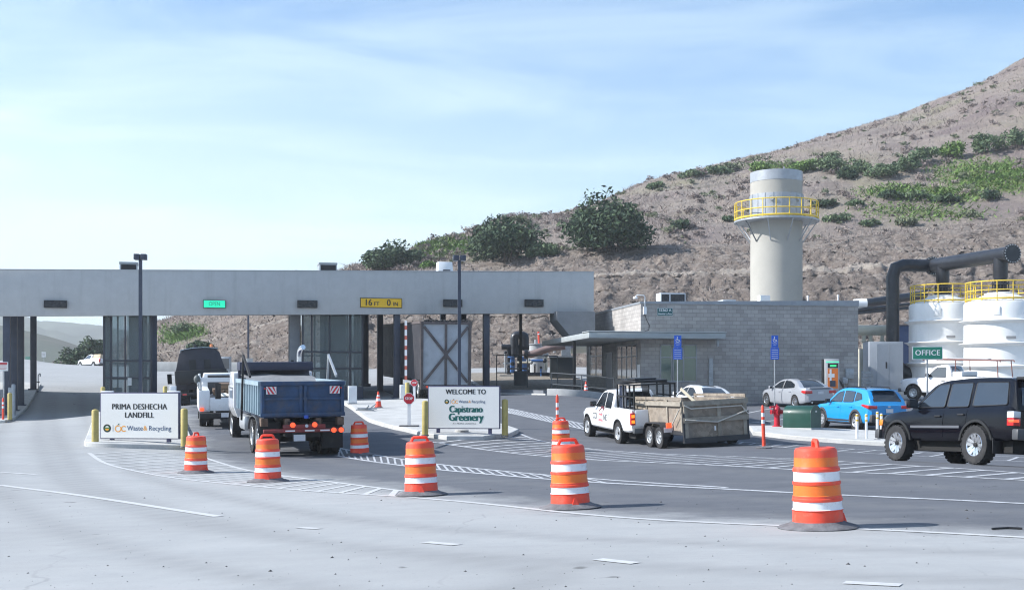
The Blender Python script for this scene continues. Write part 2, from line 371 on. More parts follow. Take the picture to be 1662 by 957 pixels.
# ------------------------------------------------------------------ painted markings
paint_m = mat('worn road paint', (.48, .495, .52), .75, var=.10, scale=6, dirt=((.19, .195, .21), .44, 5))
faded_m = mat('dusty faded paint', (.52, .53, .535), .8, var=.08, scale=5, dirt=((.385, .39, .395), .42, 5))
LIFT = .006
def resample(pts, step):
    pts = [Vector((p[0], p[1])) for p in pts]; out = [pts[0]]
    for a, b in zip(pts, pts[1:]):
        n = max(1, int((b-a).length/step))
        out += [a.lerp(b, (i+1)/n) for i in range(n)]
    return out
def smooth(pts, it=2):
    for _ in range(it):
        q = [pts[0]]
        for a, b in zip(pts, pts[1:]): q += [a.lerp(b, .25), a.lerp(b, .75)]
        q.append(pts[-1]); pts = q
    return pts
def strip(mb, pts, w, step=.4, lift=LIFT, sm=True):
    pts = [Vector((p[0], p[1])) for p in pts]
    if sm and len(pts) > 2: pts = smooth(pts)
    pts = resample(pts, step); rs = []
    X = []; Y = []
    for i, p in enumerate(pts):
        d = (pts[min(i+1, len(pts)-1)]-pts[max(i-1, 0)]); d = d.normalized() if d.length > 1e-6 else Vector((1, 0)); n = Vector((-d.y, d.x))*w/2
        X += [p.x+n.x, p.x-n.x]; Y += [p.y+n.y, p.y-n.y]
    Z = gzv(X, Y)+lift; o = len(mb.v); mb.v += list(zip(X, Y, Z))
    for i in range(len(pts)-1): mb.f.append((o+2*i, o+2*i+1, o+2*i+3, o+2*i+2)); mb.m.append(0)
def along(pts, t):
    L = [0]
    for a, b in zip(pts, pts[1:]): L.append(L[-1]+(b-a).length)
    s = t*L[-1]
    for i in range(len(pts)-1):
        if s <= L[i+1]+1e-9: return pts[i].lerp(pts[i+1], (s-L[i])/max(1e-9, L[i+1]-L[i]))
    return pts[-1]
def V2(pts): return [Vector(p) for p in gxy(pts)]
def hatch(mb, up, lo, n, w, shift=.0):
    up = smooth(V2(up)); lo = smooth(V2(lo))
    for i in range(n):
        t = (i+.5)/n
        a = along(lo, t); b = along(up, min(1, max(0, t+shift)))
        if (a-b).length > .15: strip(mb, [a, b], w, .3, sm=False)
mk = MB()
strip(mk, gxy([(551,727),(600,736),(661,746),(720,754),(800,763),(900,772),(990,779),(1080,785),(1180,791)]), .12)
strip(mk, gxy([(545,739),(600,748),(661,756),(720,763),(820,772),(930,781),(1080,789),(1190,794),(1280,799),(1400,805),(1560,812),(1662,817),(1900,828)]), .14)
hatch(mk, [(551,727),(661,746),(800,763),(990,779)], [(545,739),(661,756),(820,772),(1000,785)], 30, .055, -.05)
U1 = [(845,704),(870,714),(954,727),(1076,737),(1180,740),(1288,744),(1366,749),(1470,755),(1560,760),(1662,768),(1800,778)]
L1 = [(700,717),(750,724),(800,731),(900,741),(960,746),(1096,752),(1288,762),(1366,766),(1500,771),(1662,779),(1800,788)]
strip(mk, gxy(U1), .13); strip(mk, gxy(L1), .13); hatch(mk, U1, L1, 33, .15, .03)
U2 = [(1190,716),(1280,722),(1362,727),(1430,731),(1560,737),(1700,744)]; L2 = [(1190,720),(1280,727),(1362,732),(1430,737),(1560,743),(1700,751)]
strip(mk, gxy(U2), .10); strip(mk, gxy(L2), .10); hatch(mk, U2, L2, 16, .09, .02)
U3 = [(812,660),(850,668),(900,678),(960,690)]; L3 = [(818,668),(850,675),(900,686),(955,698)]
strip(mk, gxy(U3), .11); strip(mk, gxy(L3), .11); hatch(mk, U3, L3, 18, .08, -.12)
o = mk.build('road_marking', paint_m); tag(o, kind='structure')
mk = MB()
U4 = [(318,738),(337,744),(417,766),(467,773),(560,785),(657,797)]; L4 = [(145,735),(170,753),(236,767),(295,777),(404,788),(505,797),(657,806)]
strip(mk, gxy(U4), .12); strip(mk, gxy(L4), .12); hatch(mk, [(215,730),(318,738)]+U4[1:], L4, 24, .12, .0)
strip(mk, gxy([(657,806),(800,818),(980,838),(1120,847),(1280,854),(1480,862),(1662,872),(1800,880)]), .13)
strip(mk, gxy([(0,787),(100,799),(200,814),(355,838)]), .16)
for a, b in (((690,880),(742,884)), ((970,908),(1032,914)), ((1370,945),(1462,951)), ((486,856),(518,858)), ((0,766),(60,770))):
    strip(mk, gxy([a, b]), .15, sm=False)
for a, b in (((1205,672),(1262,661)), ((1215,686),(1300,676)), ((1180,690),(1212,700))): strip(mk, gxy([a, b]), .10, sm=False)
o = mk.build('faded_road_marking', faded_m); tag(o, kind='structure')

# ------------------------------------------------------------------ raised kerb islands and pavements
def slab(name, poly, h=.14, m=conc_m, kerb=.18, rnd=2):
    pts = [Vector((p[0], p[1])) for p in poly]
    pts = resample(pts+[pts[0]], .6)[:-1]
    n = len(pts); area = sum(a.x*b.y-b.x*a.y for a, b in zip(pts, pts[1:]+pts[:1]))
    if area < 0: pts.reverse()
    inner = []
    for i in range(n):
        d = (pts[(i+1) % n]-pts[i-1]).normalized(); inner.append(pts[i]+Vector((-d.y, d.x))*kerb)
    def ring(ps, dz): Z = gzv([p.x for p in ps], [p.y for p in ps]); return [(p.x, p.y, z+dz) for p, z in zip(ps, Z)]
    pin = [p.lerp(q, .1) for p, q in zip(pts, inner)]; R3 = ring(inner, h); RR = [ring(pts, -.15), ring(pts, h-.02), ring(pin, h), R3]
    bm = bmesh.new(); r3 = [bm.verts.new(v) for v in R3]
    top = bmesh.ops.triangle_fill(bm, edges=[bm.edges.new((r3[i], r3[(i+1) % n])) for i in range(n)], use_beauty=True)
    bmesh.ops.subdivide_edges(bm, edges=[e for e in bm.edges if len(e.link_faces) == 2], cuts=3, use_grid_fill=True)
    fv = list(bm.verts); Z = gzv([v.co.x for v in fv], [v.co.y for v in fv])
    for v, z in zip(fv, Z): v.co.z = z+h
    bmesh.ops.recalc_face_normals(bm, faces=bm.faces)
    bm.verts.index_update(); mb = MB(); mb.add([tuple(v.co) for v in bm.verts], [tuple(v.index for v in f.verts) for f in bm.faces], 0); bm.free()
    mb.rings([list(q) for q in zip(*RR)]+[[q[0] for q in RR]], closed=False, cap=False, mi=1)
    return tag(mb.build(name, [m, kerb_m], ang=20), kind='structure')
def dirv(az): return Vector((math.sin(R(az)), math.cos(R(az))))
ISL1_F = Vector(XY(228, 53)); az1 = -17.3
def capsule(front, az, w, L, w2=None):
    d = dirv(az); n = Vector((d.y, -d.x)); w2 = w2 or w
    arc = [front+n*(w/2*math.sin(R(a)))-d*(min(w/2, .9)*math.cos(R(a))-.6) for a in range(-90, 91, 15)]
    return arc+[front+d*L+n*w2/2, front+d*L-n*w2/2]
slab('kerb_island', capsule(ISL1_F, az1, 3.3, 36, 3.8))
p2a = gxy([(597,684),(640,697),(690,709),(725,714),(785,714),(828,709),(842,702)])
slab('kerb_island', p2a+[(-5.9,67),(-7.9,75),(-12.2,75),(-9.9,66)])
slab('pavement', gxy([(1216,697),(1222,706),(1290,714),(1375,720),(1445,724),(1520,728),(1600,731),(1650,722),(1560,709),(1440,705),(1330,700),(1262,696)]))
slab('pavement', [(-60,56), (-31,57.5)]+gxy([(8,686),(26,680)])+[(-29.6,77.5),(-31,78.5),(-60,70)])
slab('planting_bed', [XY(798,29.2), XY(840,30.2), XY(885,31.2), XY(905,30.8), XY(940,28.5), (5.5,76), (4,92), (-4,92)], h=.08, m=mat('stony soil', (.22, .19, .155), .95, var=.45, scale=5, bump=.8, bscale=12))

# ------------------------------------------------------------------ hills
def pw(xs, ys):
    xs = np.array(xs, float); ys = np.array(ys, float)
    h = np.diff(xs); dl = np.diff(ys)/h; m = np.zeros(len(xs)); m[0] = dl[0]; m[-1] = dl[-1]
    for i in range(1, len(xs)-1):
        if dl[i-1]*dl[i] > 0: m[i] = 2*dl[i-1]*dl[i]/(dl[i-1]+dl[i])
    def f(x):
        x = np.asarray(x, float); c = np.clip(x, xs[0], xs[-1]); i = np.clip(np.searchsorted(xs, c, 'right')-1, 0, len(xs)-2)
        t = (c-xs[i])/h[i]
        return (2*t**3-3*t**2+1)*ys[i]+(t**3-2*t**2+t)*h[i]*m[i]+(-2*t**3+3*t**2)*ys[i+1]+(t**3-t**2)*h[i]*m[i+1]
    return f
ridge_y = pw([100,165,210,265,345,480,560,600,640,700,760,830,900,960,1040,1110,1200,1260,1350,1420,1500,1560,1620,1662,1800,2000,2300],
             [585,572,545,520,500,466,446,435,420,396,378,355,346,334,304,281,263,246,223,201,176,149,119,98,40,-30,-80])
bench_y = pw([100,210,265,345,480,600,740,900,1050,1220,1440,1662,1900,2300],[592,580,562,540,488,448,432,410,399,393,379,359,340,318])
toe_Y = pw([100,200,300,480,700,1000,1300,1700,2300],[164,150,116,107,104,102,98,96,90])
ridge_dY = pw([100,300,640,900,1040,1350,1662,2300],[18,24,14,38,62,88,112,130])
pxs = np.arange(90, 2300, 4.); NR1, NR2, NR3, NR4 = 130, 8, 120, 12
def hill_build():
    rows = []; dirt = []; kinds = []
    tY = toe_Y(pxs); bY = tY+34; rY = bY+3+ridge_dY(pxs)
    u = (pxs-CX)/F
    tz = gzv(np.clip(u*tY, -90, 90), np.clip(tY, 0, 150))-.4
    bz = HC+(HY-bench_y(pxs))*bY/F; rz = HC+(HY-ridge_y(pxs))*rY/F
    bz = np.minimum(bz, rz-.2)
    for i in range(NR1):
        t = i/(NR1-1); hf = float(np.interp(t, [0, .10, .36, .42, .60, .655, 1], [0, .14, .44, .455, .70, .715, 1])); rows.append((tY+(bY-tY)*t, tz+(bz-tz)*hf)); dirt.append(np.full(len(pxs), 1.)); kinds.append(min(1, t*6)*min(1, (1-t)*8+.15))
    for i in range(NR2):
        t = (i+1)/NR2; rows.append((bY+3*t, bz+.12*t)); dirt.append(np.full(len(pxs), .75)); kinds.append(.1)
    for i in range(NR3):
        t = (i+1)/NR3; e = t+.10*math.sin(math.pi*t)
        rows.append((bY+3+(rY-bY-3)*t, bz+.12+(rz-bz-.12)*e)); dirt.append(np.clip(np.full(len(pxs), .5-t*6), 0, 1)); kinds.append(min(1, t*5)*.8)
    for i in range(NR4):
        t = (i+1)/NR4; rows.append((rY+90*t, rz-60*t*t-6*t)); dirt.append(np.zeros(len(pxs))); kinds.append(.3)
    V = []; A = []; GR = []; LG = []
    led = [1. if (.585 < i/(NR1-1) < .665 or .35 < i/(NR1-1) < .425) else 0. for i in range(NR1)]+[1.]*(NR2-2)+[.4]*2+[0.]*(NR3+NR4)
    for ri in range(len(rows)):
        (Y, Z), d, k = rows[ri], dirt[ri], kinds[ri]
        X = u*Y
        for j in range(len(pxs)):
            x, y, z = X[j], Y[j], Z[j]
            if d[j] > .6:
                g = fbm(x*.22+z*.05, y*.10, 3.1, 4); b = abs(fbm(x*.55, z*.35+y*.1, 9.7, 3)); c = fbm(x*1.7, y*1.2+z*.9, 4.2, 3)
                e_ = fbm(x*4.1, y*3.3+z*2.2, 8.8, 2); st = (z*.62+g*.55+x*.012) % 1.0; dz = k*(g*.45-b*.24+c*.26+e_*.24+.34*(st if st < .8 else (1-st)*4)); sh = k*(b*.75+c*.35+.35*(1 if st > .82 else 0))
            else:
                dz = k*(fbm(x*.07, y*.07, 1.7, 5)*1.3+fbm(x*.8, y*.8, 7.7, 3)*.22); sh = 0
            V.append((x, y+sh, z+dz)); A.append(d[j])
            ppx = pxs[j]; ppy = HY-(z-HC)/y*F
            g1 = math.exp(-(((ppx-1500)/110)**2+((ppy-316)/16)**2)); g2 = 1.15*math.exp(-(((ppx-1650)/135)**2+((ppy-283)/30)**2)); g3 = .55*math.exp(-(((ppx-1500)/160)**2+((ppy-345)/20)**2))
            g4 = .5*math.exp(-(((ppx-1300)/90)**2+((ppy-270)/16)**2)); g5 = .6*math.exp(-(((ppx-300)/50)**2+((ppy-545)/22)**2)); g6 = .45*math.exp(-(((ppx-740)/130)**2+((ppy-400)/22)**2))
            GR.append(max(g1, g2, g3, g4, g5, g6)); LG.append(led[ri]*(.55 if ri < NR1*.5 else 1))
    return np.array(V), np.array(A), np.array(GR), len(rows), np.array(LG)
HV, HA, HG, HR, HLG = hill_build()
hm = bpy.data.materials.new('dry hillside'); hm.use_nodes = True
def hill_nodes():
    nt = hm.node_tree; N = nt.nodes.new; L = nt.links.new; b = nt.nodes['Principled BSDF']
    geo = N('ShaderNodeNewGeometry')
    def attr(n): a = N('ShaderNodeAttribute'); a.attribute_name = n; return a.outputs['Fac']
    def nz(sc, det=6, rough=.6, mp=None):
        n = N('ShaderNodeTexNoise'); n.inputs['Scale'].default_value = sc; n.inputs['Detail'].default_value = det; n.inputs['Roughness'].default_value = rough
        if mp: m = N('ShaderNodeMapping'); m.inputs['Scale'].default_value = mp; L(geo.outputs['Position'], m.inputs[0]); L(m.outputs[0], n.inputs[0])
        else: L(geo.outputs['Position'], n.inputs[0])
        return n.outputs[0]
    def rng(i, a, b_, c=0., d=1.):
        r = N('ShaderNodeMapRange'); r.inputs[1].default_value = a; r.inputs[2].default_value = b_; r.inputs[3].default_value = c; r.inputs[4].default_value = d; L(i, r.inputs[0]); return r.outputs[0]
    def mix(f, a, c):
        m = N('ShaderNodeMixRGB')
        for k, v in ((0, f), (1, a), (2, c)):
            if isinstance(v, (int, float)): m.inputs[k].default_value = v
            elif isinstance(v, tuple): m.inputs[k].default_value = (*v, 1)
            else: L(v, m.inputs[k])
        return m.outputs[0]
    n1 = nz(.35, 7, .65); n2 = nz(2.2, 6, .7); n3 = nz(.9, 8, .7, (1, 1, 2.2)); n4 = nz(7, 3, .7)
    dirt = mix(rng(n1, .3, .7), (.142, .118, .104), (.22, .184, .162))
    dirt = mix(rng(n3, .5, .68), dirt, (.33, .285, .25)); dirt = mix(rng(n2, .52, .68, 0, .85), dirt, (.085, .073, .068)); dirt = mix(rng(n4, .55, .7, 0, .6), dirt, (.30, .27, .245))
    gras = mix(rng(n1, .3, .7), (.21, .178, .160), (.285, .242, .212)); gras = mix(rng(n2, .5, .7, 0, .7), gras, (.13, .108, .10)); gras = mix(rng(n4, .5, .72, 0, .5), gras, (.34, .29, .26))
    n5 = nz(.075, 5, .6); gras = mix(rng(n5, .50, .64, 0, .75), gras, (.175, .14, .145)); gras = mix(rng(n5, .46, .34, 0, .6), gras, (.235, .225, .15))
    k = N('ShaderNodeMath'); k.operation = 'ADD'; L(attr('dirt'), k.inputs[0]); L(rng(n3, .3, .7, -.25, .25), k.inputs[1])
    col = mix(rng(k.outputs[0], .3, .6), gras, dirt)
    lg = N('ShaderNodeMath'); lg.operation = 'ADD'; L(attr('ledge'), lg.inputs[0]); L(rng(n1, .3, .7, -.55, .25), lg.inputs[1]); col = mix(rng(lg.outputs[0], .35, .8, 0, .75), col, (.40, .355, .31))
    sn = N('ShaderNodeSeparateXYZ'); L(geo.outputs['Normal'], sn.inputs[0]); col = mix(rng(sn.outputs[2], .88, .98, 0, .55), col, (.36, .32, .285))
    g = N('ShaderNodeMath'); g.operation = 'ADD'; L(attr('green'), g.inputs[0]); L(rng(n2, .25, .75, -.4, .4), g.inputs[1])
    grn = mix(rng(n4, .3, .7), (.075, .14, .03), (.19, .24, .065))
    col = mix(rng(g.outputs[0], .40, .62, 0, .85), col, grn)
    L(col, b.inputs['Base Color']); b.inputs['Roughness'].default_value = 1; b.inputs['Specular IOR Level'].default_value = .05
    bp = N('ShaderNodeBump'); bp.inputs['Strength'].default_value = .9; bp.inputs['Distance'].default_value = .35; ha = N('ShaderNodeMath'); ha.operation = 'MULTIPLY_ADD'; L(nz(5.5, 6, .8), ha.inputs[0]); ha.inputs[1].default_value = .55; L(nz(1.4, 8, .75), ha.inputs[2]); L(ha.outputs[0], bp.inputs['Height']); L(bp.outputs[0], b.inputs['Normal'])
hill_nodes()
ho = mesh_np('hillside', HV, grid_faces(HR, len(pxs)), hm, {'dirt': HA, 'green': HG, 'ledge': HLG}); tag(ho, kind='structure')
# far valley hills beyond the crest of the road
fm = mat('far chaparral', (.075, .088, .065), 1, var=.5, scale=.012, detail=9, dirt=((.19, .165, .13), .52, .008), spec=0)
def far_range(name, Y, depth, ys, base, seed, amp):
    px = np.arange(-900, 900, 6.); f = pw(*ys); V = []
    nr = 26
    for i in range(nr):
        t = i/(nr-1); y = Y-depth*(1-t)
        for p in px:
            top = HC+(HY-float(f(p)))*Y/F; x = (p-CX)/F*y
            z = base+(top-base)*(t**.8)+fbm(x*.012, y*.012, seed, 5)*amp*math.sin(math.pi*min(1, t*.98+.02))**.6
            V.append((x, y, z))
    for p in px: V.append(((p-CX)/F*(Y+depth*.6), Y+depth*.6, base-20))
    o = mesh_np(name, V, grid_faces(nr+1, len(px)), fm); tag(o, kind='structure')
far_range('hills', 1700, 700, ([-900,-200,0,41,60,117,167,300,900],[470,500,508,513,520,527,531,545,560]), -30, 4.4, 22)
far_range('hills', 760, 330, ([-900,-200,0,30,60,100,140,165,300,900],[500,518,528,534,541,552,566,577,590,600]), -24, 8.4, 9)

# ------------------------------------------------------------------ plants
def leaf_mat(name, a, b):
    m = bpy.data.materials.new(name); m.use_nodes = True; nt = m.node_tree; N = nt.nodes.new; L = nt.links.new; p = nt.nodes['Principled BSDF']
    g = N('ShaderNodeNewGeometry'); r = N('ShaderNodeValToRGB'); L(g.outputs['Random Per Island'], r.inputs[0])
    r.color_ramp.elements[0].color = (*a, 1); r.color_ramp.elements[1].color = (*b, 1)
    L(r.outputs[0], p.inputs['Base Color']); p.inputs['Roughness'].default_value = .7; p.inputs['Specular IOR Level'].default_value = .25
    return m
leafdark = leaf_mat('dark green leaves', (.022, .045, .030), (.075, .115, .055))
leafmid = leaf_mat('mid green leaves', (.055, .098, .052), (.155, .205, .105))
leafpale = leaf_mat('grey green leaves', (.09, .115, .07), (.20, .22, .13))
leafbright = leaf_mat('bright green leaves', (.07, .14, .03), (.17, .26, .07))
drygrass = leaf_mat('dry grass blades', (.23, .19, .170), (.37, .315, .275))
drybrush = leaf_mat('purple grey dry brush', (.15, .12, .115), (.28, .23, .21))
bark_m = mat('bark', (.09, .07, .055), .9, var=.3, scale=6, bump=.5)
def leaves(n, centre, rad, size, lumps, seed, up=.35):
    g = np.random.default_rng(seed)
    lc = g.normal(size=(lumps, 3)); lc /= np.linalg.norm(lc, axis=1)[:, None]; lc *= g.uniform(.35, .78, (lumps, 1)); lc[:, 2] = np.abs(lc[:, 2])*1.0-.25
    lr = g.uniform(.22, .48, lumps)
    i = g.integers(0, lumps, n); d = g.normal(size=(n, 3)); d /= np.linalg.norm(d, axis=1)[:, None]
    p = lc[i]+d*lr[i][:, None]*(np.where(g.random((n, 1)) < .12, g.uniform(1., 1.16, (n, 1)), g.uniform(.5, 1.06, (n, 1))))
    p[:, 2] = np.maximum(p[:, 2], -.62+.1*g.random(n))
    c = p*np.array(rad)+np.array(centre)
    a = g.normal(size=(n, 3))+d*.8+np.array([0, 0, up]); a /= np.linalg.norm(a, axis=1)[:, None]
    b = np.cross(a, g.normal(size=(n, 3))); b /= np.linalg.norm(b, axis=1)[:, None]; c2 = np.cross(a, b)
    s = size*g.uniform(.6, 1.4, (n, 1))
    V = np.stack([c-b*s, c+c2*s*.45, c+b*s, c-c2*s*.45], 1).reshape(-1, 3)
    return V, np.arange(n*4).reshape(n, 4)
def hill_at(px, t):
    """a point of the hillside: t in 0..1 from the terrace up to the ridge"""
    j = int(round((px-pxs[0])/4)); i = NR1+NR2+int(t*(NR3-1)); return Vector(HV[i*len(pxs)+j])
def hill_px(px, py):
    j = int(round((px-pxs[0])/4)); col = HV[j::len(pxs)][:HR-NR4]
    yy = HY-(col[:, 2]-HC)/col[:, 1]*F; i = int(np.argmin(np.abs(yy-py))); return Vector(col[i])
def bush(name, label, cat, base, w, h, n, size, m, seed, group=None, lumps=22, depth=None, trunks=4):
    t = thing(name, label, cat, base, 0, group)
    V, Fc = leaves(n, (0, 0, h*.42), (w/2, (depth or w)/2, h*.56), size, lumps, seed)
    mesh_np('crown', V, Fc, m, parent=t)
    mb = MB(); g = random.Random(seed)
    for k in range(trunks):
        a = g.uniform(0, 6.28); r = w*.28*g.random()
        mb.tube([(r*.3*math.cos(a), r*.3*math.sin(a), -.4), (r*.6*math.cos(a), r*.6*math.sin(a), h*.25), (r*math.cos(a+.3), r*math.sin(a+.3), h*.62)], .035*w**.5, 6, r2=.012)
    mb.build('trunk', bark_m, t)
    return t
def px_bush(name, label, cat, px, py_base, wpx, hpx, n, size, m, seed, group=None, lumps=22):
    b = hill_px(px, py_base); k = b.y/F
    return bush(name, label, cat, b-Vector((0, 0, .3)), wpx*k, hpx*k, n, size, m, seed, group, lumps)
BG = 'bushes on the hillside terrace'
px_bush('large_bush', 'dark rounded bush on the terrace left of the double-headed lamp above the roof', 'bush', 634, 438, 108, 60, 5600, .24, leafdark, 1, BG)
px_bush('large_bush', 'broad dark bush spreading to the right, middle one of three on the terrace', 'bush', 822, 424, 142, 90, 8600, .26, leafdark, 2, BG, 30)
px_bush('large_bush', 'tallest and widest dark bush on the terrace, nearest the round tower', 'bush', 984, 410, 146, 112, 11500, .27, leafdark, 3, BG, 36)
px_bush('low_bush', 'low dull green bush trailing off the right side of the middle terrace bush', 'bush', 882, 416, 62, 34, 1500, .22, leafmid, 4, BG)
px_bush('small_bush', 'small bright green bush beside the white rooftop hood', 'bush', 697, 434, 34, 19, 700, .18, leafbright, 5, BG)
px_bush('pale_bush', 'thin pale bush peeking over the canopy roof left of the rooftop unit', 'bush', 482, 468, 46, 38, 800, .2, leafpale, 6, BG)
px_bush('dry_bush', 'dry greyish bush on the skyline above the middle dark bush', 'bush', 842, 362, 40, 22, 700, .16, leafpale, 8, BG)
SH = 'shrubs along the upper hillside'
g_ = random.Random(5)
sh = [(1068,303,26,16,leafmid,'leftmost small green shrub on the skyline left of the tower'),(1122,284,34,16,leafmid,'second green shrub on the skyline left of the tower'),
 (1165,281,36,20,leafmid,'green shrub on the slope just left of the tower top'),(1188,276,40,20,leafpale,'dull green shrub touching the left of the tower top'),
 (1238,276,34,22,leafbright,'bright green shrub just behind the tower top'),(1306,278,38,26,leafbright,'bright green shrub right of the tower top'),
 (1348,254,28,17,leafpale,'dry yellowish bushy shrub under the skyline right of the tower'),(1352,278,50,34,leafmid,'mid green shrub below the yellowish one'),
 (1373,286,32,24,leafdark,'darkest round shrub in the row right of the tower'),(1396,279,40,30,leafmid,'soft green shrub right of the darkest one'),
 (1432,286,48,26,leafmid,'wide low green shrub at the middle of the row'),(1474,276,36,34,leafmid,'tall green shrub where the row starts to climb'),
 (1496,262,42,36,leafmid,'full green shrub halfway up the climbing row'),(1548,252,40,30,leafbright,'soft bright shrub in the climbing row'),
 (1602,246,44,38,leafmid,'large green shrub second from the right edge'),(1646,238,42,42,leafmid,'topmost green shrub at the right edge of the picture'),
 (1182,356,24,12,leafdark,'small dark shrub beside the tower railing'),(1104,370,26,24,leafdark,'lone dark shrub on the slope left of the tower'),
 (1338,330,34,14,leafdark,'flat dark plant right of the tower railing'),(1384,330,32,15,leafmid,'spreading green plant below the darkest shrub'),
 (1440,318,36,18,leafdark,'dark plant at the left end of the green patch'),(1480,318,38,15,leafmid,'green plant in the middle of the green patch'),
 (1534,324,40,17,leafdark,'dark plant at the right end of the green patch'),(1604,324,30,22,leafdark,'dark plant below the bright green slope'),
 (1362,356,40,16,leafmid,'pale green plant above the terrace right of the tower'),(1416,362,34,16,leafmid,'small green plant above the terrace in the middle'),
 (1466,362,36,17,leafpale,'greyish plant above the terrace behind the black manifold')]
for i, (px, py, w, h, m, lab) in enumerate(sh):
    px_bush('hill_shrub', lab, 'shrub', px, py+3, w*1.4, h*1.2, 1150 if w*h > 700 else 700, .21, m, 40+i, SH, 12)
LB = 'bushes seen under the canopy'
px_bush('roadside_bush', 'shrub under the green lit display beyond the left lanes, upper of two', 'bush', 300, 541, 52, 28, 1500, .17, leafmid, 71, LB)
px_bush('roadside_bush', 'lower shrub beyond the left lanes behind the dark truck', 'bush', 325, 566, 52, 24, 1500, .17, leafdark, 72, LB)
def wbush(label, px, py, Y, w, h, n, m, seed):
    p = P(px, py, Y); bush('roadside_bush', label, 'bush', p, w*Y/F, h*Y/F, n, .24, m, seed, LB, 18)
wbush('dark bush nearest the far white pickup on the road crest', 122, 606, 158, 62, 52, 2600, leafdark, 74)
wbush('tall dark bush rising behind the far white pickup, against the booth', 152, 600, 166, 60, 66, 2600, leafdark, 75)
# dry grass and brush over the upper slope, green ground cover in patches: nobody could count these
def tufts(name, n, m, pick, hgt, wid, seed, lean=.5):
    g = np.random.default_rng(seed); idx = []
    lo, hi = (NR1-3)*len(pxs), (HR-NR4)*len(pxs); dens = pick(HV[lo:hi], HG[lo:hi]); dens = dens*HV[lo:hi, 1]**1.0
    idx = g.choice(hi-lo, n, p=dens/dens.sum())+lo
    b = HV[idx]+np.c_[g.normal(0, .28, n), g.normal(0, .4, n), np.zeros(n)-.05]
    h = hgt*g.uniform(.4, 1.3, n); a = g.uniform(0, 6.28, n); w = wid*g.uniform(.6, 1.4, n)
    side = np.c_[np.cos(a), np.sin(a), np.zeros(n)]*w[:, None]
    tip = b+np.c_[g.normal(0, lean, n)*h, g.normal(0, lean, n)*h, h]
    V = np.stack([b-side, b+side, tip], 1).reshape(-1, 3)
    o = mesh_np(name, V, np.arange(3*n).reshape(n, 3), m); tag(o, kind='stuff'); return o
def patchy(sc, z, th):
    def f(P_, Gr): return np.array([max(0, fbm(p[0]*sc, p[1]*sc, z, 3)+th) for p in P_])
    return f
def clumps():
    g = np.random.default_rng(77); Vs = []; Ms = []
    for k in range(820):
        px = g.uniform(590, 1900); t = g.random()**1.2*.96; b = hill_at(px, t); w = .4+g.random()**2*1.7
        V, _f = leaves(int(75*w), (b.x, b.y, b.z+w*.22), (w*.7, w*.7, w*.42), .15, 5, 900+k); Vs.append(V); Ms += [int(g.choice([0, 0, 0, 1, 1, 2]))]*(len(V)//4)
    V = np.concatenate(Vs); o = mesh_np('sage_brush', V, np.arange(len(V)).reshape(-1, 4), [drybrush, leafpale, drygrass]); o.data.polygons.foreach_set('material_index', np.array(Ms, np.int32)); tag(o, 'low grey and brown sage clumps scattered over the hillside', 'brush', kind='stuff')
clumps()
o = tufts('dry_grass', 80000, drygrass, lambda P_, Gr: np.clip(1-Gr, .05, 1), .34, .045, 21); tag(o, 'pale dry grass covering the upper hillside', 'grass')
o = tufts('dry_brush', 36000, drybrush, patchy(.09, 3.3, .18), .42, .06, 22, .8); tag(o, 'purple grey dry brush in patches on the hillside', 'brush')
o = tufts('ground_cover', 16000, leafbright, lambda P_, Gr: np.clip(Gr-.25, 0, 1)+1e-6, .38, .12, 23, 1.0); tag(o, 'low bright green plants covering patches of the hillside', 'ground cover')
def weeds():
    g = np.random.default_rng(31); hi = (NR1-2)*len(pxs); i = g.integers(0, hi, 15000); b = HV[i]+g.normal(0, .12, (15000, 3)); n = 15000
    h = .30*g.uniform(.3, 1.3, n); a = g.uniform(0, 6.28, n); w = .05*g.uniform(.6, 2.2, n); side = np.c_[np.cos(a), np.sin(a), np.zeros(n)]*w[:, None]
    V = np.stack([b-side, b+side, b+np.c_[g.normal(0, .8, n)*h, g.normal(0, .8, n)*h, h]], 1).reshape(-1, 3)
    tag(mesh_np('dead_weeds', V, np.arange(3*n).reshape(n, 3), drybrush), 'short dead weeds on the bare dirt slope', 'weeds', kind='stuff')
weeds()
# loose grit on the road
def grit():
    g = np.random.default_rng(3); n = 420; mb = MB()
    for k in range(n):
        y = 8.5+g.random()**1.5*14; x = g.uniform(-.46, .46)*y; r = g.choice([.006, .009, .014, .022], p=[.45, .33, .17, .05])
        z = gz(x, y); a = g.uniform(0, 6)
        ps = [(x+r*math.cos(a+i*1.57)*g.uniform(.6, 1.3), y+r*math.sin(a+i*1.57)*g.uniform(.6, 1.3), z) for i in range(4)]
        mb.add(ps+[(x+r*.2, y, z+r*.8)], [(0,1,4),(1,2,4),(2,3,4),(3,0,4)])
    o = mb.build('grit', mat('dark stone chips', (.07, .07, .07), .9, var=.5, scale=30)); tag(o, 'dark stone chips scattered on the road', 'grit', kind='stuff')
grit()

# ------------------------------------------------------------------ the hazy air of the valley
hz = bpy.data.materials.new('pale haze'); hz.use_nodes = True; _nt = hz.node_tree; _nt.nodes.clear()
_o = _nt.nodes.new('ShaderNodeOutputMaterial'); _v = _nt.nodes.new('ShaderNodeVolumePrincipled'); _nt.links.new(_v.outputs[0], _o.inputs['Volume'])
_v.inputs['Color'].default_value = (.93, .97, 1.0, 1); _v.inputs['Density'].default_value = .00042; _v.inputs['Anisotropy'].default_value = .2
_mb = MB(); _mb.box(-2900, 2900, -850, 2600, -60, 115); tag(_mb.build('haze', hz), 'thin pale blue haze filling the valley', 'haze', kind='stuff')
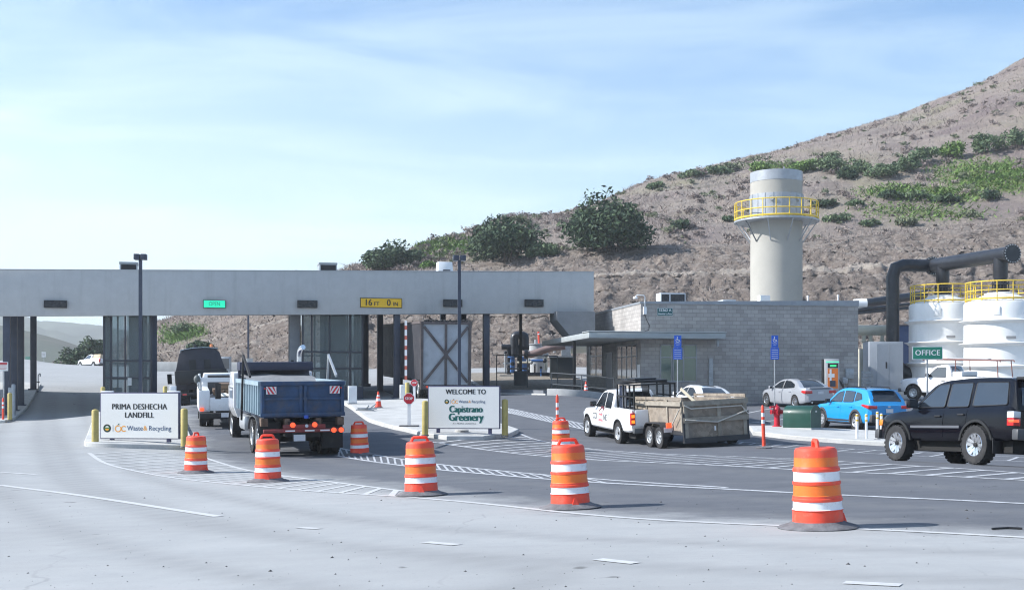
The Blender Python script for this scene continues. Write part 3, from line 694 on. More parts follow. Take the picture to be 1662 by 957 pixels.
# ------------------------------------------------------------------ toll canopy (its own frame: u along the front, v towards the back)
TH = R(15); CT, ST = math.cos(TH), math.sin(TH); CA = (-25.97, 62.5); ZB, ZT, SLP = 5.16, 7.50, .0205
def cw(u, v): return (CA[0]+u*CT-v*ST, CA[1]+u*ST+v*CT)
def u_of(px, v):
    k = (px-CX)/F; return (k*(CA[1]+CT*v)-CA[0]+ST*v)/(CT-k*ST)
def zc(px, py, v): x, y = cw(u_of(px, v), v); return HC+(HY-py)*y/F
U0, U1_, DEP = -9.0, 31.75, 13.5
can = thing('toll_canopy', 'long flat grey stucco canopy on dark blue columns spanning the weigh lanes', 'canopy', (CA[0], CA[1], 0), TH)
def sl_box(mb, u0, u1, v0, v1, z0, z1, mi=0):
    a, b = SLP*u0, SLP*u1
    mb.hexa([(u0,v0,z0+a),(u1,v0,z0+b),(u1,v1,z0+b),(u0,v1,z0+a),(u0,v0,z1+a),(u1,v0,z1+b),(u1,v1,z1+b),(u0,v1,z1+a)], mi)
mb = MB(); sl_box(mb, U0, U1_, 0, .4, ZB, ZT); sl_box(mb, U1_-.4, U1_, .403, DEP, ZB+1.15, ZT); sl_box(mb, U0, U1_-.403, DEP-.4, DEP, ZB+1.15, ZT)
mb.build('fascia', fascia_m, can, bevel=.012)
mb = MB(); sl_box(mb, U0, U1_-.41, .41, DEP-.41, ZB+1.2, ZB+1.5); mb.build('roof', mat('roof deck', (.30, .31, .32), .9, bump=.3), can)
mb = MB(); sl_box(mb, U0-.01, U1_+.02, -.02, .42, ZT+.003, ZT+.05); mb.build('coping', mat('metal coping', (.40, .42, .44), .5, .2), can, bevel=.005)
for px, vs_ in ((11, (.45, 3.2, 6.1, 12.2)), (644, (.45, 6.4, 12.4)), (789, (.45, 6.3, 12.4))):
    u = u_of(px, .45)
    for v in vs_:
        x, y = cw(u, v); zb_ = gz(x, y)-.1; w = .17
        mb = MB(); mb.box(u-w, u+w, v-w, v+w, zb_, ZB+1.2+SLP*u-.004 if v > 1 else ZB+SLP*u+1.19); mb.box(u-w-.12, u+w+.12, v-w-.12, v+w+.12, zb_, zb_+.28)
        mb.build('column', steel_m, can, bevel=.015)
for u in np.arange(-4, 31, 2.55):
    for v in (3.5, 9.5):
        mb = MB(); mb.box(u-.6, u+.6, v-.12, v+.12, ZB+1.06+SLP*u, ZB+1.19+SLP*u); mb.build('soffit_light', mat('lamp housing', (.2, .21, .22), .5), can)
# rooftop units, hood and pipe standing on the canopy
def roof_unit(px, py0, py1, wpx, v, label, kind):
    u = u_of(px, v); x, y = cw(u, v); k = y/F; w = wpx*k; z1 = HC+(HY-py0)*k; z0 = ZB+1.5+SLP*u
    t = thing('rooftop_unit' if kind == 'ac' else 'roof_hood', label, 'rooftop unit' if kind == 'ac' else 'vent hood', (x, y, z0), TH); h = z1-z0
    if kind == 'ac':
        mb = MB(); mb.box(-w/2, w/2, -.5, .5, .1, h); mb.box(-w/2-.03, w/2+.03, -.53, .53, h-.09, h+.02); mb.build('casing', mat('unit casing', (.33, .36, .38), .5, .3, dirt=(DUST, .6, 2)), t, bevel=.01)
        mb = MB()
        for i in range(9): mb.beam((-w*.38, -.515, h-.62+i*.055), (w*.4, -.515, h-.62+i*.055), .03, .04)
        mb.box(-w*.42, w*.44, -.507, -.503, h-.66, h-.12); mb.build('grille', black_m, t)
    else:
        mb = MB(); mb.hexa([(-w/2,-.5,.1),(w/2,-.5,.1),(w/2,.5,.1),(-w/2,.5,.1),(-w*.4,-.1,h),(w*.42,-.1,h),(w*.42,.5,h),(-w*.4,.5,h)]); mb.build('cowl', white_m, t, bevel=.02)
        mb = MB(); mb.box(-w*.2, w*.22, -.52, -.40, h*.45, h*.72); mb.build('louvre', black_m, t)
roof_unit(209, 427, 440, 27, 3, 'dark-grilled rooftop unit behind the left double-headed lamp', 'ac')
roof_unit(531, 428, 440, 28, 4, 'dark-grilled rooftop unit right of the middle of the canopy roof', 'ac')
roof_unit(722, 425, 440, 28, 4, 'white sloped roof hood left of the right lamp head', 'hood')
u = u_of(272, 5); x, y = cw(u, 5); t = thing('roof_vent_pipe', 'thin pipe with upright stub on the canopy roof over the left booth', 'vent pipe', (x, y, ZB+1.5+SLP*u), TH)
mb = MB(); mb.tube([(-.5, 0, 0), (-.5, 0, 1.05), (.5, 0, 1.05), (.5, 0, 0)], .03, 6); mb.build('pipe', galv_m, t); mb = MB(); mb.rod((.15, 0, 1.05), (.1, 0, 1.3), .05); mb.build('stub', mat('tan pvc', (.5, .42, .28), .6), t)
# displays and clearance sign bolted on the fascia
def fascia_sign(name, label, cat, px, py, wpx, hpx, group=None):
    u = u_of(px, -.1); x, y = cw(u, -.003); k = y/F
    return thing(name, label, cat, (x, y, HC+(HY-py)*k), TH, group), wpx*k/CT, hpx*k
DG = 'lane displays along the canopy fascia'
for px, lab in ((90, 'unlit dark display above the leftmost entry lane'), (499, 'unlit dark display above the second booth, left of the yellow clearance sign'), (735, 'unlit dark display partly behind the right lamp pole'), (867, 'unlit dark display nearest the right end of the canopy')):
    t, w, h = fascia_sign('lane_display', lab, 'display', px, 493.5 if px < 700 else 492, 34 if px < 300 else 31 if px < 700 else 30, 12, DG)
    mb = MB(); mb.box(-w/2, w/2, -.16, 0, -h/2, h/2); mb.build('housing', black_m, t, bevel=.01)
    mb = MB(); mb.box(-w/2+.04, w/2-.04, -.165, -.162, -h/2+.04, h/2-.04); mb.build('screen', screen_m, t)
t, w, h = fascia_sign('lane_display', 'bright green lit display reading OPEN above the dump truck lane', 'display', 348, 493.5, 34, 13, DG)
mb = MB(); mb.box(-w/2, w/2, -.16, 0, -h/2, h/2); mb.build('housing', black_m, t, bevel=.01)
mb = MB(); mb.box(-w/2+.025, w/2-.025, -.165, -.162, -h/2+.025, h/2-.025); mb.build('screen', mat('green lit screen', (.02, .78, .42), .4, var=.03, emit=.42), t)
mb = MB(); text_into(mb, 'OPEN', .30, 0, 0, -.168, sx=.75); mb.build('lettering', mat('dark green segments', (.0, .28, .17), .5), t)
t, w, h = fascia_sign('clearance_sign', 'yellow clearance sign reading 16 FT 0 IN on the canopy fascia', 'sign', 619, 491.5, 66, 16)
mb = MB(); mb.box(-w/2, w/2, -.05, 0, -h/2, h/2); mb.build('panel', mat('black sign edge', (.03, .028, .02), .5), t)
mb = MB(); mb.box(-w/2+.035, w/2-.035, -.055, -.052, -h/2+.035, h/2-.035); mb.build('face', mat('yellow sign sheet', (.80, .47, .01), .45, var=.05), t)
for wd, sz, xx, zz, bo in (('16', .48, -w*.31, 0, .012), ('FT', .30, -w*.11, -.06, .008), ('0', .48, w*.18, 0, .012), ('IN', .30, w*.345, -.06, .008)):
    mb = MB(); text_into(mb, wd, sz, xx, zz, -.06, bold=bo, sx=.9); mb.build('lettering', mat('black lettering', (.02, .02, .02), .6), t)
# ------------------------------------------------------------------ booths
booth_m = mat('dark blue booth panel', (.040, .048, .075), .5, var=.15); frame_m = mat('dark window frame', (.035, .040, .056), .4)
bglass = bpy.data.materials.new('tinted booth glass'); bglass.use_nodes = True
_b = bglass.node_tree.nodes['Principled BSDF']; _b.inputs['Base Color'].default_value = (.30, .37, .40, 1); _b.inputs['Roughness'].default_value = .03; _b.inputs['Transmission Weight'].default_value = .75; _b.inputs['IOR'].default_value = 1.12; _b.inputs['Specular IOR Level'].default_value = .9; _b.inputs['Coat Weight'].default_value = .5
def booth(label, px0, px1, v0, v1, seed):
    ua, ub = u_of(px0, v0), u_of(px1, v0); w = ub-ua; x, y = cw(ua, v0); zg = min(gz(*cw(ua, v0)), gz(*cw(ub, v1)))-.05; H = ZB+1.2+SLP*ua-zg-.02; d = v1-v0; base = gz(x, y)-zg+.15
    t = thing('weigh_booth', label, 'booth', (x, y, zg), TH); g = random.Random(seed)
    mb = MB(); mb.box(0, w, 0, d, 0, base+.75); mb.build('wall', booth_m, t, bevel=.01); mb = MB(); mb.box(.0, w, 0, d, H-.5, H); mb.build('header', booth_m, t, bevel=.01)
    mb = MB(); mb.box(w*.45, w-.35, d*.6, d*.6+.1, base+.76, H-.52); mb.build('partition', mat('booth interior', (.16, .16, .16), .8), t)
    zs = [base+.75, base+1.75, base+2.65, H-.5]; nx = 4; ws = [0, w*.16, w*.45, w*.78, w]
    mb = MB()
    for i, a in enumerate(ws):
        c = min(max(a, .05), w-.05)
        for yy in (.05, d-.05): mb.box(c-.05, c+.05, yy-.05, yy+.05, zs[0], zs[3])
    for yy in np.linspace(0.05, d-.05, 6)[1:-1]:
        for xx in (.05, w-.05): mb.box(xx-.05, xx+.05, yy-.05, yy+.05, zs[0], zs[3])
    for z in zs[1:3]:
        mb.box(.1, w-.1, .012, .088, z-.05, z+.05); mb.box(.1, w-.1, d-.088, d-.012, z-.05, z+.05)
        mb.box(.012, .088, .1, d-.1, z-.05, z+.05); mb.box(w-.088, w-.012, .1, d-.1, z-.05, z+.05)
    fr = mb.build('window_frame', frame_m, t, bevel=.008)
    for i in range(4):
        mb = MB(); mb.box(ws[i]+.06, ws[i+1]-.06, .04, .055, zs[0], zs[3]); mb.build('window', bglass, t)
    for xx in (.04, w-.055):
        mb = MB(); mb.box(xx, xx+.015, .12, d-.12, zs[0], zs[3]); mb.build('window', bglass, t)
    mb = MB(); mb.box(.25, w*.5, .8, 1.3, base+.75, base+.8); mb.box(.4, .9, 1.0, 1.05, base+.82, base+1.25); mb.box(w*.55, w*.8, 1.1, 1.6, base+.76, base+1.3); mb.build('desk', mat('desk laminate', (.35, .35, .33), .6), t)
    return t, w, d, H, base
b1 = booth('dark glazed booth on the left island behind the landfill sign', 167, 247, .9, 8.2, 1)
mb = MB(); mb.box(b1[1]-.22, b1[1]+.22, 1.2, 1.64, 0, b1[3]); mb.build('corner_post', mat('grey blue post', (.12, .14, .20), .6), b1[0])
mb = MB(); mb.box(b1[1]*.5, b1[1]*.58, -.006, .03, b1[4]+1.35, b1[4]+1.75); mb.build('notice', mat('paper', (.7, .7, .68), .8), b1[0])
b2 = booth('dark glazed booth right of the dump truck under the middle of the canopy', 490, 590, .9, 9, 2)
mb = MB(); mb.box(-.62, -.06, .5, 1.3, 0, b2[3]); mb.build('corner_post', mat('grey concrete post', (.27, .28, .30), .8, bump=.3), b2[0])
mb = MB(); mb.box(-.55, -.40, .47, .498, b2[4]+1.6, b2[4]+2.2); mb.build('intercom', black_m, b2[0])

# ------------------------------------------------------------------ office of grey blocks (local x along the front wall, y towards the back)
BO = XY(1040, 31); BT = R(10); bc, bs = math.cos(BT), math.sin(BT)
def bw(x, y): return (BO[0]+x*bc-y*bs, BO[1]+x*bs+y*bc)
def bx_of(px, y=0): k = (px-CX)/F; return (k*(BO[1]+bc*y)-BO[0]+bs*y)/(bc-k*bs)
def by_of(px, x=0): k = (px-CX)/F; return (BO[0]+x*bc-k*(BO[1]+x*bs))/(k*bc+bs)
def bz_of(py, x, y): X, Y = bw(x, y); return HC+(HY-py)*Y/F
blk = bpy.data.materials.new('grey concrete block'); blk.use_nodes = True
def blk_nodes():
    nt = blk.node_tree; N = nt.nodes.new; L = nt.links.new; b = nt.nodes['Principled BSDF']
    tc = N('ShaderNodeTexCoord'); sp = N('ShaderNodeSeparateXYZ'); L(tc.outputs['Object'], sp.inputs[0])
    ad = N('ShaderNodeMath'); ad.operation = 'ADD'; L(sp.outputs[0], ad.inputs[0]); L(sp.outputs[1], ad.inputs[1])
    cb = N('ShaderNodeCombineXYZ'); L(ad.outputs[0], cb.inputs[0]); L(sp.outputs[2], cb.inputs[1])
    br = N('ShaderNodeTexBrick'); L(cb.outputs[0], br.inputs[0]); br.inputs['Scale'].default_value = 1; br.inputs['Brick Width'].default_value = .405; br.inputs['Row Height'].default_value = .203
    br.inputs['Mortar Size'].default_value = .012; br.inputs['Mortar Smooth'].default_value = .3; br.inputs['Bias'].default_value = -.1
    br.inputs['Color1'].default_value = (.325, .305, .29, 1); br.inputs['Color2'].default_value = (.42, .395, .375, 1); br.inputs['Mortar'].default_value = (.26, .245, .235, 1)
    n = N('ShaderNodeTexNoise'); n.inputs['Scale'].default_value = .7; n.inputs['Detail'].default_value = 7; L(tc.outputs['Object'], n.inputs[0])
    r = N('ShaderNodeMapRange'); r.inputs[1].default_value = .3; r.inputs[2].default_value = .7; r.inputs[3].default_value = .82; r.inputs[4].default_value = 1.15; L(n.outputs[0], r.inputs[0])
    m = N('ShaderNodeMixRGB'); m.blend_type = 'MULTIPLY'; m.inputs[0].default_value = 1; L(br.outputs[0], m.inputs[1]); L(r.outputs[0], m.inputs[2]); L(m.outputs[0], b.inputs['Base Color'])
    b.inputs['Roughness'].default_value = .92
    bp = N('ShaderNodeBump'); bp.inputs['Strength'].default_value = .7; bp.inputs['Distance'].default_value = .012; bp.invert = True; L(br.outputs['Fac'], bp.inputs['Height']); L(bp.outputs[0], b.inputs['Normal'])
blk_nodes()
BL = bx_of(1393); zlow = -.4; ztop = bz_of(492.5, 0, 0); ztr = bz_of(491.5, BL, 0)
off = thing('office_building', 'low grey concrete block office with a flat metal awning, right of the canopy', 'building', (BO[0], BO[1], 0), BT)
BD = by_of(952)
def wall_slope(mb, x0, x1, y0, y1, z0, za, zb):
    mb.hexa([(x0,y0,z0),(x1,y0,z0),(x1,y1,z0),(x0,y1,z0),(x0,y0,za),(x1,y0,zb),(x1,y1,zb),(x0,y1,za)])
mb = MB(); wall_slope(mb, 0, BL, 0, BD, zlow, ztop, ztr); mb.build('wall', blk, off)
mb = MB(); wall_slope(mb, -.03, BL+.03, -.03, BD+.03, ztop+.003, ztop+.11, ztr+.13); mb.build('parapet_cap', mat('cap flashing', (.30, .32, .35), .5, .3), off)
# awning and the deep soffit box that ties it to the canopy
AX0, AX1, AZ = bx_of(956, -1.4), bx_of(1178, -1.4), bz_of(549, 1, -1.4)
mb = MB(); mb.box(AX0, AX1, -1.4, -.01, AZ, AZ+.30); mb.box(AX0, -.01, -.007, BD-1.5, AZ, AZ+.295); mb.box(AX0-.05, AX1+.05, -1.46, -.014, AZ+.303, AZ+.36)
mb.build('awning', mat('pale metal fascia', (.36, .39, .40), .5, .1, dirt=((.25, .26, .27), .6, 1.5)), off, bevel=.02)
mb = MB(); mb.box(AX1-.12, AX1-.02, -.42, -.32, AZ-.35, AZ-.002); mb.build('downspout', galv_m, off); mb = MB(); mb.box(bx_of(1150), bx_of(1156), -.10, -.004, gz(*bw(bx_of(1153), 0)), bz_of(581, bx_of(1153), 0)); mb.build('downspout', galv_m, off)
yb = by_of(932, AX0+.15)
mb = MB(); mb.box(AX0+.1, AX0+.24, 2.6, 2.74, zlow, AZ-.002); mb.build('awning_post', black_m, off)
mb = MB(); xe, xl_, xm_ = bx_of(966, 5.5), bx_of(904, 5.5), bx_of(926, 5.5); mb.prism([(xm_, AZ+.37), (xe, AZ+.37), (xe, bz_of(506, 0, 5.5)), (xl_, bz_of(506, 0, 5.5)), (xl_, bz_of(520, 0, 5.5))], 5.5, 7.5); mb.build('soffit_box', mat('dark grey stucco', (.20, .21, .225), .9), off)
wglass = mat('office window glass', (.03, .045, .05), .05, var=.2, coat=1, spec=.9); wg2 = mat('green tinted glass', (.055, .10, .075), .06, var=.25, scale=.8, coat=1, spec=.9)
wframe = mat('window aluminium', (.30, .31, .33), .4, .5)
def win_front(px0, px1, py0, py1, cols, rows, g):
    x0, x1 = bx_of(px0), bx_of(px1); z1, z0 = bz_of(py0, x0, 0), bz_of(py1, x0, 0)
    mb = MB(); mb.box(x0, x1, -.05, -.004, z0-.06, z0); mb.box(x0, x1, -.05, -.004, z1, z1+.06)
    for c in cols: xx = x0+(x1-x0)*c; mb.box(xx-.03, xx+.03, -.045, -.004, z0+.002, z1-.002)
    for r in rows: zz = z0+(z1-z0)*r; mb.box(x0, x1, -.040, -.004, zz-.03, zz+.03)
    f = mb.build('window', wframe, off, bevel=.005); mb = MB(); mb.box(x0, x1, -.02, -.006, z0, z1); mb.build('pane', g, f)
win_front(1072, 1130, 560, 618, (0, .31, .35, .64, 1), (.66,), wg2)
def win_side(px0, px1, py0, py1, cols, rows, g, name='window'):
    y1, y0 = by_of(px0), by_of(px1); z1, z0 = bz_of(py0, 0, y0), bz_of(py1, 0, y0)
    mb = MB(); mb.box(-.05, -.004, y0, y1, z0-.06, z0); mb.box(-.05, -.004, y0, y1, z1, z1+.06)
    for c in cols: yy = y0+(y1-y0)*c; mb.box(-.045, -.004, yy-.035, yy+.035, z0+.002, z1-.002)
    for r in rows: zz = z0+(z1-z0)*r; mb.box(-.040, -.004, y0, y1, zz-.03, zz+.03)
    f = mb.build(name, wframe, off, bevel=.005); mb = MB(); mb.box(-.02, -.006, y0, y1, z0, z1); mb.build('pane', g, f); return f
win_side(1002, 1034, 559, 613, (0, .25, .5, .75, 1), (.66,), wglass)
win_side(958, 978, 556, 610, (0, .5, 1), (.62,), wglass)
win_side(985, 994, 573, 640, (0, 1), (), mat('grey door paint', (.17, .18, .21), .5), 'door')
mb = MB(); mb.box(-.012, -.004, by_of(1040, 0)+.12, by_of(1034.5, 0), bz_of(613, 0, 0), bz_of(591, 0, 0)); mb.build('notice', mat('white notice', (.75, .76, .77), .6), off)
# things on and by the office
def plate_sign(name, label, cat, x, y, z, w, h, rz, face, border=None, bw_=.02, thick=.012, group=None):
    t = thing(name, label, cat, (x, y, z), rz, group)
    mb = MB(); mb.box(-w/2, w/2, 0, thick, -h/2, h/2); mb.build('panel', border or face, t)
    mb = MB(); mb.box(-w/2+bw_, w/2-bw_, -.003, -.0005, -h/2+bw_, h/2-bw_); mb.build('face', face, t); return t
wtxt = mat('white lettering', (.80, .81, .82), .5, var=.02); ktxt = mat('black lettering', (.02, .02, .02), .6)
green_m = mat('green sign sheet', (.008, .20, .13), .45, var=.05); teal_m = mat('dark teal sign sheet', (.010, .095, .10), .5, var=.08); blue_m = mat('blue sign sheet', (.02, .12, .62), .45, var=.05)
x0 = bx_of(1079); X, Y = bw(x0, -.03); t = plate_sign('address_sign', 'small dark green address sign high on the office wall', 'sign', X, Y, bz_of(506, x0, 0), .86, .42, BT, teal_m, wtxt, .012)
mb = MB(); text_into(mb, '32262 A', .20, 0, .085, -.006, bold=.004); mb.build('lettering', wtxt, t); mb = MB(); text_into(mb, 'Avenida La Pata', .135, 0, -.105, -.006, bold=.003, sx=.85); mb.build('lettering', wtxt, t)
x0 = bx_of(1046); X, Y = bw(x0, -.02); t = thing('wall_lamp', 'white bent-arm lamp on the top corner of the office wall', 'lamp', (X, Y, bz_of(503, x0, 0)), BT)
mb = MB(); mb.box(-.08, .08, -.12, 0, -.22, .16); mb.build('box', white_m, t); mb = MB(); mb.tube([(0, -.06, .16), (0, -.06, .68), (-.06, -.06, .76), (-.40, -.06, .78), (-.50, -.06, .72)], .028, 8); mb.build('arm', white_m, t); mb = MB(); mb.lathe([(.05, .04), (.12, 0), (.13, -.08)], 12, (-.52, -.06, .66)); mb.build('lamp_shade', white_m, t)
mb = MB(); mb.tube([(0, -.02, -.22), (.12, -.02, -.55), (.26, -.02, -.8), (.22, -.02, -1.05), (0, -.02, -1.1)], .018, 6); mb.build('conduit', black_m, t)
def office_unit(px, py0, wpx, y, label, two):
    xx = bx_of(px, y); X, Y = bw(xx, y); k = Y/F; w = wpx*k; z1 = HC+(HY-py0)*k; z0 = ztop+.12
    t = thing('rooftop_unit', label, 'rooftop unit', (X, Y, z0), BT); h = z1-z0
    mb = MB(); mb.box(-w/2, w/2, -.4, .5, -.2, h); mb.build('casing', mat('pale casing', (.52, .54, .56), .5, .2, dirt=(DUST, .6, 2)), t, bevel=.012)
    mb = MB()
    if two: mb.box(-w*.46, -w*.16, -.41, -.402, .05, h-.08); mb.box(-w*.10, w*.46, -.41, -.402, .05, h-.08)
    else: mb.box(-w*.3, w*.3, -.41, -.402, h*.3, h*.8)
    mb.build('grille', screen_m, t)
office_unit(1089, 476, 42, 4, 'white and dark rooftop unit above the green address sign', True)
office_unit(1180, 487, 22, 3.5, 'low white box on the office roof left of the tower', False)
for px, py, lab in ((1311, 482, 'short white pipe on the office roof right of the tower'), (1360, 481, 'short white pipe near the right end of the office roof')):
    xx = bx_of(px, 2); X, Y = bw(xx, 2); t = thing('roof_stub', lab, 'vent pipe', (X, Y, ztop), BT); mb = MB(); mb.rod((0,0,0), (0,0,bz_of(py, xx, 2)-ztop), .045); mb.build('pipe', white_m, t); mb = MB(); mb.lathe([(.06, 0), (.06, .07), (.02, .09)], 10, (0, 0, bz_of(py, xx, 2)-ztop)); mb.build('cap', white_m, t)

# ------------------------------------------------------------------ round tower
TX, TY = XY(1260, 26); tz0 = gz(TX, TY)-.3
tow = thing('round_tower', 'tall pale round stack with a yellow railed platform behind the office', 'tower', (TX, TY, 0))
zt_ = P(0, 281, TY).z; zp = P(0, 359, TY).z; zpan = P(0, 318, TY).z; rt = 41.5/26
tconc = mat('pale tower paint', (.365, .35, .315), .8, var=.06, scale=.8, bump=.15, bscale=10, dirt=((.34, .325, .29), .55, 1.4), streak=True)
tmet = mat('tower sheet metal', (.36, .38, .41), .4, .3, var=.1, scale=3)
mb = MB(); mb.lathe([(rt, tz0), (rt, zt_-.62), (rt*.985, zt_-.6)], 64); mb.build('shaft', tconc, tow)
mb = MB(); mb.lathe([(rt+.015, zt_-.62), (rt+.015, zt_), (rt-.05, zt_+.01), (rt-.06, zt_-.3)], 64); mb.build('top_band', tmet, tow)
mb = MB(); mb.lathe([(rt+.004, zp), (rt+.06, zp), (rt+.06, zpan), (rt+.004, zpan)], 64)
sk = mb.build('cladding', tmet, tow)
mb = MB()
for a in range(0, 360, 18): q = R(a); mb.beam(((rt+.065)*math.cos(q), (rt+.065)*math.sin(q), zp+.01), ((rt+.065)*math.cos(q), (rt+.065)*math.sin(q), zpan), .03, .03)
mb.build('cladding_seam', galv_m, tow)
for a in (-112, -50):
    q = R(a); c_ = Vector((math.cos(q), math.sin(q), 0)); mb = MB(); mb.tube([c_*(rt+.03)+Vector((0,0,zpan-.35)), c_*(rt+.16)+Vector((0,0,zpan-.35))], .16, 16); mb.build('port', galv_m, tow)
rp = 68/26
mb = MB(); mb.lathe([(rt+.02, zp-.10), (rp, zp-.10), (rp, zp), (rt+.02, zp)], 48); mb.build('platform', galv_m, tow)
mb = MB()
for i in range(20):
    q = 2*math.pi*i/20+.1; mb.rod(((rp-.06)*math.cos(q), (rp-.06)*math.sin(q), zp), ((rp-.06)*math.cos(q), (rp-.06)*math.sin(q), zp+1.1), .032, n=6)
for z in (zp+.1, zp+.55, zp+1.1): mb.tube([((rp-.06)*math.cos(2*math.pi*i/40), (rp-.06)*math.sin(2*math.pi*i/40), z) for i in range(41)], .034 if z > zp+.2 else .06, 6)
mb.build('railing', yellow_m, tow)
for a in range(-150, 211, 36):
    q = R(a); e = Vector((math.cos(q), math.sin(q), 0)); mb = MB(); mb.beam(e*(rp-.15)+Vector((0,0,zp-.1)), e*(rt+.02)+Vector((0,0,zp-1.35)), .06, .06); mb.build('bracket', galv_m, tow)
mb = MB(); mb.rod((.35, -.6, zt_), (.35, -.6, zt_+.3), .03); mb.build('mast', galv_m, tow)
X, Y = bw(bx_of(1240, 5.4), 5.4); t = thing('roof_cabinet', 'small white louvred cabinet with yellow guard rail at the foot of the tower', 'cabinet', (X, Y, ztop), BT)
mb = MB(); mb.box(-.3, .3, -.2, .3, -.2, bz_of(477, 5, 5)-ztop); mb.build('casing', white_m, t); mb = MB(); mb.box(-.24, -.03, -.212, -.202, .1, .5); mb.box(.03, .24, -.212, -.202, .1, .5); mb.build('louvre', mat('blue grey louvre', (.2, .3, .35), .4), t)
mb = MB(); mb.tube([(-.2, -.35, .42), (1.35, -.35, .42), (1.35, -.35, -.3)], .035, 6); mb.rod((.75, -.35, .42), (.75, -.35, -.3), .03); mb.build('guard_rail', yellow_m, t)

# ------------------------------------------------------------------ white tanks, black manifold, plant behind the office
tank_m = mat('white fibreglass', (.80, .80, .79), .4, var=.03, scale=1, coat=.2, dirt=((.60, .585, .55), .58, 1.5), streak=True)
def tank(label, px, s, py_top):
    X, Y = XY(px, s); zg = gz(X, Y)-.15; t = thing('storage_tank', label, 'tank', (X, Y, zg), 0, 'white storage tanks'); H = P(0, py_top, Y).z-zg; r = 2.02
    mb = MB(); prof = [(r, 0)]; rings = [H-1.15, H-2.45, H-3.75]
    for zr in sorted(rings): prof += [(r, zr-.16), (r+.14, zr-.04), (r+.27, zr), (r+.27, zr+.03), (r+.03, zr+.08), (r, zr+.12)]
    prof += [(r, H-.14), (r-.05, H-.04), (r-.14, H), (.9, H+.42), (.9, H+.5), (.55, H+.56), (.01, H+.58)]
    mb.lathe(prof, 64); mb.build('shell', tank_m, t, ang=28)
    mb = MB(); n = 14; rr = r-.1
    for i in range(n): q = 2*math.pi*i/n+.2; mb.rod((rr*math.cos(q), rr*math.sin(q), H-.05), (rr*math.cos(q), rr*math.sin(q), H+1.1), .03, n=6)
    for z, w in ((H+.12, .05), (H+.6, .03), (H+1.1, .036)): mb.tube([(rr*math.cos(2*math.pi*i/32), rr*math.sin(2*math.pi*i/32), z) for i in range(33)], w, 6)
    mb.build('railing', yellow_m, t)
    q = R(-118); mb = MB(); mb.box(-.2, .2, -.05, .04, H-.85, H-.35); o = mb.build('hatch', tank_m, t, bevel=.03); o.location = ((r+.0)*math.cos(q), (r+.0)*math.sin(q), 0); o.rotation_euler = (0, 0, q+R(90))
    q = R(-96); mb = MB(); mb.box(-.26, .26, -.02, .03, H-2.2, H-2.05); o = mb.build('plate', mat('grey plate', (.3, .3, .3), .6), t); o.location = ((r+.02)*math.cos(q), (r+.02)*math.sin(q), 0); o.rotation_euler = (0, 0, q+R(90))
    return Vector((X, Y, zg+H))
t1 = tank('white ribbed tank nearer the office, behind the OFFICE sign', 1530, 26, 493); t2 = tank('white ribbed tank cut by the right edge of the picture', 1624, 28, 490)
man = thing('pipe_manifold', 'thick black pipe rising left of the white tanks and running over their tops', 'pipe', (0, 0, 0))
zm = 9.25; d12 = Vector((t2.x-t1.x, t2.y-t1.y, 0)).normalized(); A = Vector((t1.x, t1.y, zm)); B = Vector((t2.x, t2.y, zm-.05))
e1 = A-d12*1.15; e2 = B+d12*1.0
def arc(p0, pc, p1, n=7): return [p0.lerp(pc, t).lerp(pc.lerp(p1, t), t) for t in np.linspace(0, 1, n)]
vx, vy = XY(1449, 25.8); top = Vector((vx, vy, zm)); bot = Vector((vx, vy, P(0, 606, vy).z)); dr = (e1-top).normalized()
mb = MB(); mb.tube([e1]+arc(top+dr*.75, top, top-Vector((0,0,.75)), 3)+arc(bot+Vector((0,0,1.5)), bot, Vector((t1.x-1.2, t1.y-.2, bot.z-.35)), 9), .40, 24); mb.build('riser', blackpipe_m, man, ang=30)
mb = MB(); mb.tube([e1, e2], .43, 28); mb.build('header', blackpipe_m, man)
for nm, tp in (('branch', t1), ('branch', t2)):
    mb = MB(); mb.lathe([(.40, zm-.02), (.40, tp.z+1.45), (.36, tp.z+1.3), (.36, tp.z+.55)], 24, (tp.x, tp.y, 0)); b_ = mb.build(nm, blackpipe_m, man)
    mb = MB(); mb.lathe([(.50, tp.z+.62), (.50, tp.z+.72)], 24, (tp.x, tp.y, 0)); mb.lathe([(.50, tp.z+1.0), (.50, tp.z+1.1)], 24, (tp.x, tp.y, 0))
    for i in range(16): q = 2*math.pi*i/16; mb.rod((tp.x+.45*math.cos(q), tp.y+.45*math.sin(q), tp.z+.56), (tp.x+.45*math.cos(q), tp.y+.45*math.sin(q), tp.z+1.18), .025, n=5)
    mb.build('flange', mat('dark flange', (.05, .05, .06), .4, .5), b_)
def flange(pos, d, r, name='flange', par=None):
    u = d.cross(Vector((0,0,1))).normalized(); w = u.cross(d)
    mb = MB(); mb.tube([pos-d*.07, pos+d*.07], r, 28, 0)
    for i in range(20): q = 2*math.pi*i/20; o_ = (u*math.cos(q)+w*math.sin(q))*(r-.055); mb.tube([pos-d*.12+o_, pos+d*.12+o_], .032, 6, 1)
    return mb.build(name, [blackpipe_m, alu_m], par)
flange(e1+d12*.05, d12, .58, par=man); flange(e2, d12, .56, par=man)
mb = MB(); mb.tube([P(1392, 494, 92), P(1500, 478, 97)], .33, 18); o = mb.build('hill_pipe', [blackpipe_m], None); tag(o, 'thick black pipe climbing the dirt slope behind the manifold', 'pipe', 'pipes laid on the dirt slope')
for i, (ya, yb_, lab) in enumerate(((503, 493, 'upper thin black pipe on the dirt slope'), (508, 499, 'lower thin black pipe on the dirt slope'))):
    mb = MB(); mb.tube([P(1390, ya, 91), P(1478, yb_, 93)], .12, 10); o = mb.build('hill_pipe', blackpipe_m); tag(o, lab, 'pipe', 'pipes laid on the dirt slope')
